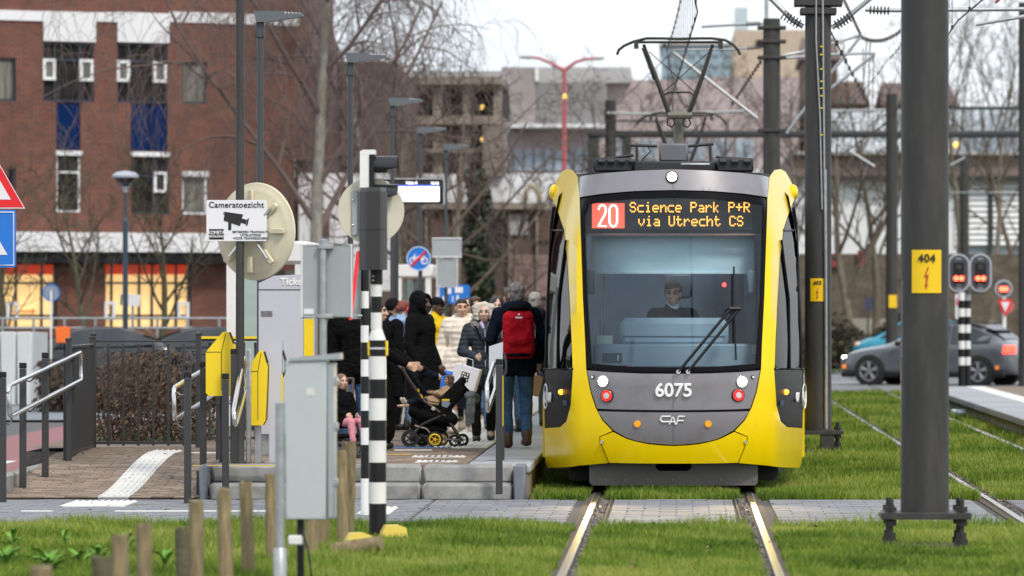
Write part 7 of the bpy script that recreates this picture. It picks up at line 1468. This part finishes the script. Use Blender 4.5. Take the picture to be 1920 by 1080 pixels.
# ---- generic world-aligned block by photo edges
def block(t, name, x0, x1, y0, y1, Y, dep, mat, zb=None): m = MB(); m.bx(X(x0, Y), X(x1, Y), Y, Y + dep, Z(y1, Y) if zb is None else zb, Z(y0, Y)); return part(name, m, mat, t)
def bthing(name, label, Y): return thing(name, label, 'building', (0, 0, 0))
B = bthing('stair_block', 'brown brick block with white wall panels behind the birch', 140); Y = 142
block(B, 'wall', 540, 736, 116, 700, Y, 14, browncl, 0)
block(B, 'upper_wall', 492, 580, -260, 300, Y - .6, 10, brickd)
for q in ((497, 512, 20, 100), (500, 552, 295, 335), (520, 548, 155, 190)): block(B, 'white_panel', *q, Y - .9, .2, panelw)
block(B, 'white_wall', 560, 736, 325, 545, Y - .8, .7, panelw); block(B, 'ground_wall', 430, 736, 545, 680, Y - 1, .9, browncl)
for q in ((596, 618, 400, 444), (640, 668, 350, 385)): block(B, 'brick_inset', *q, Y - .9, .08, brickd)
for q in ((545, 565, 130, 230), (582, 622, 150, 300), (640, 690, 140, 310)): block(B, 'cladding_panel', *q, Y - .12, .1, brickd)
block(B, 'lit_window', 500, 535, 332, 348, Y - 1.1, .1, M('lit_soft', (.8, .6, .3), .5, emit=(1, .75, .4), es=.6))
# ---- C: parking decks
Cb = bthing('parking_deck', 'open parking garage decks with pale columns in the middle background', 155); Y = 155
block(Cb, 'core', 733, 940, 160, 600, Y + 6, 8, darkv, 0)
for a, b, y0, y1, mt in ((730, 942, 133, 145, mallg), (730, 942, 146, 158, beige), (733, 942, 217, 233, beige), (733, 942, 279, 286, beige), (733, 950, 326, 379, panelw), (733, 1020, 380, 392, beige)): block(Cb, 'deck_slab', a, b, y0, y1, Y, 6.5, mt)
for a, b in ((762, 777), (812, 829), (868, 880), (925, 940)): block(Cb, 'column', a, b, 158, 380, Y + .3, .8, beige)
for a, b, c, d in ((800, 842, 172, 215), (842, 900, 198, 216)): block(Cb, 'parapet', a, b, c, d, Y + 1, .2, M('parapet_blue', (.08, .085, .11), .6))
block(Cb, 'ground_wall', 733, 1040, 393, 700, Y + .4, 5, browncl, 0); block(Cb, 'end_wall', 905, 945, 235, 330, Y - .3, 4, M('clad_grey_brown', (.24, .2, .18), .8, var=.2))
for q, mt in (((752, 800, 400, 452), brickp), ((806, 846, 398, 470), brickd), ((915, 948, 400, 478), darkv), ((956, 1036, 478, 556), brickp), ((955, 990, 402, 440), mallg), ((848, 872, 402, 436), winglass2), ((1000, 1030, 402, 452), brickd)): block(Cb, 'wall_panel', *q, Y + .3, .09, mt)
for k in range(6): block(Cb, 'wall_pier', 745 + 52 * k, 749 + 52 * k, 393, 600, Y + .18, .2, beige)
for px, py in ((899, 197), (871, 235), (748, 204), (901, 258), (750, 264), (871, 301), (1062, 186)): m = MB(); m.sph((X(px, Y), Y + 1.6 if px < 1000 else Y - 2, Z(py, Y)), .075, 8, 6); part('ceiling_lamp', m, M('lamp_warm', (1, .7, .2), .4, emit=(1, .62, .12), es=1.1), Cb)
# ---- D: shopping centre
Db = bthing('shopping_centre', 'long grey and pinkish shopping centre behind the tram', 215); Y = 215
block(Db, 'main_wall', 935, 1490, 150, 700, Y, 30, pinkw, 0); block(Db, 'parapet', 940, 1182, 126, 155, Y - .6, 20, mallg); block(Db, 'end_pier', 940, 1004, 126, 240, Y - .9, 6, M('mall_pier', (.30, .27, .26), .8)); block(Db, 'white_strip', 1003, 1010, 128, 152, Y - 1, .3, panelw)
m = MB()
for k in range(46): m.bx(X(1004 + 2.9 * k, Y), X(1005.6 + 2.9 * k, Y), Y - .75, Y - .5, Z(232, Y), Z(155, Y))
block(Db, 'ribbed_wall', 1004, 1137, 155, 232, Y - .5, 3, mallr); part('wall_ribs', m, mallg, Db); block(Db, 'white_ledge', 940, 1136, 232, 239, Y - 1.4, 1.6, panelw); block(Db, 'white_ledge', 1136, 1490, 318, 326, Y - 1.4, 1.6, panelw)
for k in range(9): block(Db, 'window', 945 + 19 * k, 961 + 19 * k, 280, 320, Y - .2, .3, M('mall_glass', (.30, .36, .42), .2, var=.3, vs=.5))
block(Db, 'white_wall', 935, 1140, 325, 384, Y - .6, .5, panelw); block(Db, 'ledge', 935, 1140, 384, 392, Y - 1, .8, beige)
for q in ((1030, 1042, 345, 375), (955, 975, 400, 460), (1004, 1022, 440, 470)): block(Db, 'dark_opening', *q, Y - .8, .1, darkv)
m = MB(); cx = X(999, Y); m.tube([(cx + .34 * math.cos(a), Y - 1.3, Z(388, Y) + .84 * math.sin(a)) for a in np.linspace(0, 6.28, 24)[:-1]], .13, 6, closed=True); part('arched_emblem', m, M('emblem_gold', (.48, .40, .27), .5), Db)
block(Db, 'ground_wall', 935, 1560, 392, 700, Y - .4, .4, browncl, 0)
Tb = bthing('glass_tower', 'pale bluish glass tower block far behind the pantograph', 320); Y = 320
block(Tb, 'tower', 1240, 1424, 84, 300, Y, 20, gltow); block(Tb, 'plant_room', 1378, 1402, 14, 84, Y + 2, 6, gltow); block(Tb, 'roof_edge', 1236, 1430, 80, 85, Y - .4, 21, mallg)
for k in range(8):
    for j in range(3): block(Tb, 'window', 1246 + 22 * k, 1262 + 22 * k, 92 + 20 * j, 104 + 20 * j, Y - .2, .3, M('tower_window', (.25, .36, .42), .15))
Tc = bthing('beige_block', 'beige block with a small dark window right of the glass tower', 300); Y = 300; block(Tc, 'wall', 1376, 1512, 56, 300, Y, 15, M('block_beige', (.46, .38, .29), .8, var=.1)); block(Tc, 'window', 1417, 1433, 76, 86, Y - .1, .2, darkv); block(Tc, 'lower_wall', 1330, 1512, 144, 320, Y - 2, 3, pinkw)
for k in range(6): block(Db, 'window', 1150 + 46 * k, 1185 + 46 * k, 262, 300, 214.8, .3, M('mall_glass', (.30, .36, .42), .2, var=.3, vs=.5))
# ---- houses right of the 403 mast
for q, lb in (((1508, 1570, 60, 240), 'narrow dark brown gable between the 403 mast and the tangle of wires'), ((1556, 1624, 143, 320), 'dark roofed house right of the 403 mast'), ((1660, 1790, 146, 330), 'brown house behind the 404 mast')):
    t = bthing('house', lb, 230); Y = 230; a, b = X(q[0], Y), X(q[1], Y); zt = Z(q[2], Y); m = MB(); m.bx(a, b, Y, Y + 10, 0, zt - 1.2); part('wall', m, brickd, t); m = MB(); m.add([(a - .2, Y - .3, zt - 1.25), (b + .2, Y - .3, zt - 1.25), (b, Y + 5, zt), (a, Y + 5, zt), (b + .2, Y + 10.3, zt - 1.25), (a - .2, Y + 10.3, zt - 1.25)], [(0, 1, 2, 3), (3, 2, 4, 5), (0, 3, 5), (1, 4, 2)]); part('roof', m, M('roof_brown', (.13, .085, .07), .8, var=.2), t)
    for k in range(2): block(t, 'window', q[0] + 10 + 26 * k, q[0] + 24 + 26 * k, q[2] + 40, q[2] + 75, Y - .1, .12, winglass2)
# ---- E: louvred building at the right
Eb = bthing('louvred_building', 'building with white louvre fields and a brown band at the right', 190); Y = 190
block(Eb, 'upper_wall', 1560, 2100, 205, 285, Y, 25, M('facade_ice', (.64, .70, .75), .5, var=.08, vs=.5)); block(Eb, 'brown_band', 1480, 2100, 290, 330, Y - .8, 25, M('band_brown', (.235, .17, .16), .8, var=.12)); block(Eb, 'ledge', 1480, 2100, 284, 290, Y - 1.2, 24, mallg); block(Eb, 'dark_wall', 1560, 2100, 330, 480, Y, 20, M('wall_slate', (.06, .06, .065), .8), 0); block(Eb, 'middle_wall', 1440, 1795, 330, 480, Y - .2, .2, panelw)
for k in range(11): block(Eb, 'window', 1785 + 14.5 * k, 1793 + 14.5 * k, 250, 283, Y - .15, .2, M('e_glass', (.30, .36, .42), .15, var=.4, vs=.8))
for k in range(9): block(Eb, 'window_pier', 1788 + 18 * k, 1791 + 18 * k, 206, 250, Y - .15, .14, M('pier_ice', (.42, .48, .55), .5))
for (x0, x1) in ((1790, 1797), (1815, 1851), (1861, 1920), (1926, 1985)):
    mm = MB(); mm.box((0, 0, 0), (X(x1, Y) - X(x0, Y), .12, .165), rx=-.35); me = mm.mesh('louvre_slat', panelw)
    for k in range(12): obj('louvre_slat', me, Eb, ((X(x0, Y) + X(x1, Y)) / 2, Y - .25, Z(340 + 10.6 * k, Y)))
block(Eb, 'mullion', 1852, 1860, 330, 478, Y - .35, .3, anthr); block(Eb, 'band_joint', 1560, 2100, 329, 335, Y - .9, .8, anthr); block(Eb, 'lower_glass', 1815, 1985, 462, 478, Y - .1, .1, MATS['e_glass'])
m = MB(); m.sph((X(1792, Y), Y - .3, Z(272, Y)), .11); part('lit_lamp', m, MATS['lamp_warm'], Eb)
W5 = thing('wooden_wall', 'brown weathered wall and hedge bank behind the cars', 'wall', (0, 0, 0)); Y = 172; block(W5, 'wall', 1500, 2100, 476, 640, Y, 2, M('bank_brown', (.12, .095, .075), .9, var=.5, vs=2.5, bump=.6, bs=8), 0)
for q, mt in (((1560, 1576, 475, 500), signred), ((1608, 1622, 470, 500), signred)): block(W5, 'red_poster', *q, Y - .2, .1, M('poster_red', (.3, .05, .05), .6))
m = MB(); 
t = thing('picket_fence', 'pale picket fence between the bare trunks behind the grey car', 'fence', (0, 0, 0)); Y = 165; mm = MB(); mm.bx(-.07, .07, 0, .03, 0, .9); me = mm.mesh('picket', M('picket_pale', (.5, .46, .42), .8))
for k in range(24): obj('picket', me, t, (X(1585 + 4.6 * k, Y), Y, .6))
m = MB(); m.bx(X(1580, Y), X(1698, Y), Y + .05, Y + .1, 1.2, 1.3); m.bx(X(1580, Y), X(1698, Y), Y + .05, Y + .1, .7, .8); part('fence_rail', m, MATS['picket_pale'], t)
t = thing('info_panel', 'dark blue information panel on two legs above the picket fence', 'sign', (0, 0, 0)); block(t, 'panel', 1622, 1648, 558, 582, 164, .1, M('panel_navy', (.05, .06, .12), .5)); block(t, 'panel_leg', 1626, 1629, 582, 640, 164, .08, anthr, 0)
# steel wire fence of the street by the brick building
t = thing('guard_rail', 'thin grey guard rail in front of the brick building', 'fence', (0, 0, 0)); Y = 112
for py in (597, 615): m = MB(); m.cyl((X(-10, Y), Y, Z(py, Y)), (X(430, Y), Y, Z(py, Y)), .025, n=8); part('fence_rail', m, galv, t)
for k in range(8): m = MB(); m.cyl((X(5 + 58 * k, Y), Y, 0), (X(5 + 58 * k, Y), Y, Z(596, Y)), .03, n=8); part('fence_post', m, galv, t)
# ================================================================== TREES
barkm = {n: M('bark_' + n, c, .9, var=.35, vs=9, bump=.6, bs=25, dirt=d, da=.6, ds=2.5, stretch=(1, 1, .5)) for n, c, d in (('birch', (.24, .225, .195), (.07, .085, .035)), ('green', (.11, .11, .07), (.07, .09, .035)), ('grey', (.17, .14, .11), (.08, .075, .05)), ('brown', (.12, .09, .065), (.06, .05, .04)))}
twigm = {n: M('twig_' + n, c, .9, var=.25, vs=3) for n, c in (('birch', (.13, .095, .085)), ('green', (.09, .08, .05)), ('grey', (.10, .078, .06)), ('brown', (.09, .07, .05)))}
def tree(label, px, Y, h, kind='grey', r=.14, seed=1, clear=.25, spread=.55, levels=4, nb=(9, 5, 5, 4), weep=0.0, fork=0, up=.35, z0=0, twig=.012, group='bare winter trees', length=(.5, .5, .5, .5)):
    rd = random.Random(seed); t = thing('bare_tree', label, 'tree', (X(px, Y), Y, z0), 0, group); T = MB(); C_ = MB()
    def path(p, d, L_, r0, r1, lv, n):
        pts = [p]; rr = [r0]; d = d.normalized()
        for i in range(n):
            d = d + Vector((rd.uniform(-1, 1), rd.uniform(-1, 1), rd.uniform(-.6, .8))) * (.10 + .05 * lv)
            if weep and lv >= 2: d = d + Vector((0, 0, -weep * (.25 if lv == 2 else .75)))
            elif lv >= 1: d = d + Vector((0, 0, up * .12))
            d.normalize(); p = p + d * (L_ / n); pts.append(p); rr.append(r0 + (r1 - r0) * (i + 1) / n)
        return pts, rr
    def grow(pts, rr, lv, L_):
        if lv >= levels: return
        k = nb[lv]; lo = clear if lv == 0 else .18
        for i in range(k):
            f = lo + (1 - lo) * (i + rd.random() * .8) / k; f = min(.98, f); q = f * (len(pts) - 1); j = int(q); p = pts[j].lerp(pts[min(j + 1, len(pts) - 1)], q - j)
            ax = (pts[min(j + 1, len(pts) - 1)] - pts[max(j - 1, 0)]).normalized(); a = rd.uniform(0, 6.283) if lv else i * 2.4 + rd.uniform(-.5, .5)
            o = ax.orthogonal().normalized(); o = Matrix.Rotation(a, 3, ax) @ o; d = ax * (1 - spread) + o * spread * rd.uniform(.8, 1.4) + Vector((0, 0, up * (.5 if lv < 2 else .1)))
            l = L_ * length[lv] * rd.uniform(.6, 1.15) * (1.15 - .55 * f if lv == 0 else 1); r0 = max(twig, rr[j] * .55); r1 = max(twig * .55, r0 * .35)
            if weep and lv >= 2: l *= 1.9
            pp, qq_ = path(p, d, l, r0, r1, lv + 1, 5 if lv < 2 else (5 if weep else 3)); C_.tube(pp, qq_, 6 if lv == 0 else (4 if lv == 1 else 3), cap=False); grow(pp, qq_, lv + 1, l)
    base, rb = path(Vector((0, 0, -.1)), Vector((0, 0, 1)), h, r, r * .2, 0, 10); T.tube(base, rb, 10); grow(base, rb, 0, h)
    for i in range(fork):
        q, s_ = path(base[3], Vector((rd.uniform(-.5, .5), rd.uniform(-.3, .3), 1)), h * .75, r * .7, r * .15, 1, 8); T.tube(q, s_, 8); grow(q, s_, 0, h * .8)
    part('trunk', T, barkm[kind], t, fix=False); tag(part('crown', C_, twigm[kind], t, fix=False), kind='stuff'); return t
tree('tall weeping birch with pale mossy trunk behind the platform lamps', 575, 110, 14.5, 'birch', .165, 5, .20, .60, 4, (15, 7, 7, 7), .62, 0, .55, twig=.0055, length=(.42, .5, .34, .45))
tree('second weeping birch with hanging twigs over the parking decks', 700, 128, 10.3, 'birch', .12, 11, .28, .6, 4, (11, 6, 6, 5), .6, 0, .5, twig=.006, length=(.40, .5, .36, .45))
tree('small green trunked bare tree before the lit shop, left of the park lamp', 166, 114, 4.6, 'green', .085, 3, .28, .55, 4, (10, 5, 5, 3), 0, 0, .5, twig=.007, length=(.55, .5, .5, .45))
tree('small bare tree with green trunk right of the park lamp', 306, 114, 4.7, 'green', .085, 8, .28, .55, 4, (10, 5, 5, 3), 0, 0, .5, twig=.007, length=(.55, .5, .5, .45))
tree('small bare tree at the left edge before the lit shop', 15, 113, 4.2, 'green', .08, 21, .3, .55, 4, (9, 5, 5, 3), 0, 0, .5, twig=.007)
tree('bare pale branched tree in front of the parking decks', 770, 118, 7.5, 'grey', .14, 31, .3, .7, 4, (8, 5, 4, 4), 0, 0, .3, twig=.009, length=(.6, .5, .5, .45))
tree('leaning bare tree with pale limbs beside the ivy column', 842, 125, 6.5, 'grey', .13, 37, .3, .7, 4, (7, 5, 4, 4), 0, 0, .35, twig=.009, length=(.7, .5, .5, .45))
tree('bare tree behind the red street light, left of the pantograph', 1110, 190, 9.6, 'grey', .14, 14, .35, .6, 4, (8, 5, 4, 3), 0, 0, .5, twig=.012)
tree('bare bushy tree behind the pantograph arms', 1195, 200, 10, 'grey', .14, 15, .35, .6, 4, (8, 5, 4, 3), 0, 0, .5, twig=.012)
tree('bare bushy tree left of the third mast', 1370, 190, 9.0, 'brown', .15, 16, .3, .55, 4, (9, 5, 4, 4), 0, 0, .5, twig=.010)
tree('bare tree just left of the 403 mast', 1490, 180, 9.5, 'grey', .15, 17, .35, .6, 4, (8, 5, 4, 4), 0, 0, .5, twig=.009)
tree('leaning bare tree in the gap right of the 403 mast', 1600, 158, 7.4, 'grey', .17, 18, .3, .6, 4, (8, 5, 4, 4), 0, 1, .5, twig=.010)
tree('bare tree left of the slim far mast', 1640, 160, 8.5, 'grey', .15, 19, .3, .6, 4, (8, 5, 4, 3), 0, 0, .5, twig=.009)
tree('tall bare tree right of the 404 mast against the sky', 1795, 170, 11.2, 'grey', .14, 23, .45, .5, 4, (10, 5, 4, 4), 0, 0, .6, twig=.008)
tree('slanting bare tree at the right against the sky', 1852, 172, 10.4, 'grey', .13, 24, .45, .5, 4, (10, 5, 4, 4), 0, 0, .6, twig=.008)
tree('bare bushy tree at the far right edge', 1925, 175, 9.2, 'brown', .13, 25, .4, .55, 4, (9, 5, 4, 4), 0, 0, .5, twig=.008)
tree('low bare bush tree before the blank wall, right of the ivy trunk', 950, 146, 5.2, 'brown', .09, 41, .15, .6, 4, (10, 5, 5, 4), 0, 0, .4, twig=.007)
tree('low bare bush tree before the blank wall, left of the ivy trunk', 800, 144, 5.0, 'brown', .09, 43, .15, .6, 4, (10, 5, 5, 4), 0, 0, .4, twig=.007)
# leaf scatter helper for shrubs, hedges and ivy
def leaves(rd, n, fn, s0, s1):
    m = MB()
    for i in range(n):
        p = Vector(fn(rd)); s = rd.uniform(s0, s1); a = Vector((rd.gauss(0, 1), rd.gauss(0, 1), rd.gauss(0, 1))).normalized(); b = a.orthogonal().normalized(); c = a.cross(b); m.add([p - b * s, p - c * s * .5 + a * s * .2, p + b * s, p + c * s * .5 + a * s * .2], [(0, 1, 2, 3)])
    return m
drym = M('dry_leaf', (.10, .062, .038), .8, var=.5, vs=6); greenl = M('shrub_leaf', (.045, .085, .022), .6, var=.5, vs=5); ivym = M('ivy_leaf', (.028, .045, .018), .5, var=.6, vs=3)
rd = random.Random(4); Ysh = 59.5; t = thing('shrub', 'dry brown hedge shrub with green shoots at its foot behind the railing', 'shrub', (X(285, Ysh), Ysh, 0))
ST = MB()
for i in range(90):
    p = Vector((rd.uniform(-.62, .62), rd.uniform(-.6, .6), 0)); pts = [p]
    d = Vector((rd.uniform(-.25, .25), rd.uniform(-.2, .2), 1))
    for k in range(6): d += Vector((rd.uniform(-.3, .3), rd.uniform(-.3, .3), .1)); d.normalize(); p = p + d * rd.uniform(.16, .30); pts.append(p)
    ST.tube(pts, [.008, .007, .006, .005, .004, .003, .002], 4, cap=False)
tag(part('twigs', ST, twigm['grey'], t, fix=False), kind='stuff')
def shrubpt(r):
    while True:
        x, y, z = r.uniform(-.75, .75), r.uniform(-.7, .7), r.uniform(.1, 1.35)
        if (x / (.78 - .25 * max(0, z - .8))) ** 2 + (y / .7) ** 2 < 1 and (z < 1.0 or r.random() < .4) and math.sin(x * 9 + z * 5) * math.sin(z * 8 - y * 6) > -.55: return x, y, z
tag(part('leaves', leaves(rd, 5200, shrubpt, .018, .04), drym, t, fix=False), kind='stuff'); tag(part('green_shoots', leaves(rd, 1500, lambda r: (r.uniform(-.85, .8), r.uniform(-.7, .2), abs(r.gauss(0, .22))), .02, .045), greenl, t, fix=False), kind='stuff')
def hedge(label, x0, x1, Y, z0, z1, dep, n, mat, s=(.05, .1), seed=2):
    r = random.Random(seed); a, b = X(x0, Y), X(x1, Y); m = leaves(r, n, lambda r: ((lambda x: (x, Y + r.uniform(0, dep), z0 + (z1 - z0) * r.random() ** .8 * (.8 + .2 * math.sin(x * 3.1))))(r.uniform(a, b))), *s); t = tag(obj('hedge', m.mesh('hedge', mat, 0, False)), label, 'hedge'); return t
hedge('dark leafless hedge between the handrail and the parked cars', 62, 430, 90, 0, 1.0, 2.5, 6500, M('hedge_dark', (.075, .055, .04), .9, var=.5, vs=3)); hedge('dark hedge strip beyond the road at the right', 1500, 1700, 150, 0, 1.7, 3, 5000, M('hedge_brown', (.085, .075, .05), .9, var=.5, vs=2), (.06, .14), 6)
hedge('low brown undergrowth between the bare trees at the right', 1340, 1920, 178, 0, 2.4, 6, 6000, M('scrub_brown', (.095, .075, .055), .9, var=.5, vs=1), (.08, .18), 9)
t = thing('ivy_tree', 'dark ivy covered trunk behind the farthest platform lamp', 'tree', (X(893, 140), 140, 0)); m = MB(); m.cyl((0, 0, 0), (0, 0, 5.0), .2, .1); part('trunk', m, barkm['brown'], t); r = random.Random(12)
def ivy(r): z = r.uniform(.1, 5.6); q = r.uniform(0, 6.28); w_ = (.62 - .05 * z) * (.75 + .25 * math.sin(z * 3 + q)) * r.uniform(.5, 1.1); return w_ * math.cos(q), w_ * math.sin(q), z
tag(part('ivy', leaves(r, 5000, ivy, .06, .13), ivym, t, fix=False), kind='stuff')
hedge('reddish brown scrub behind the passengers', 860, 1020, 150, 0, 2.3, 3, 3500, M('scrub_red', (.15, .095, .06), .9, var=.5, vs=1), (.06, .13), 13)
bpy.data.scenes.remove(TMPS)
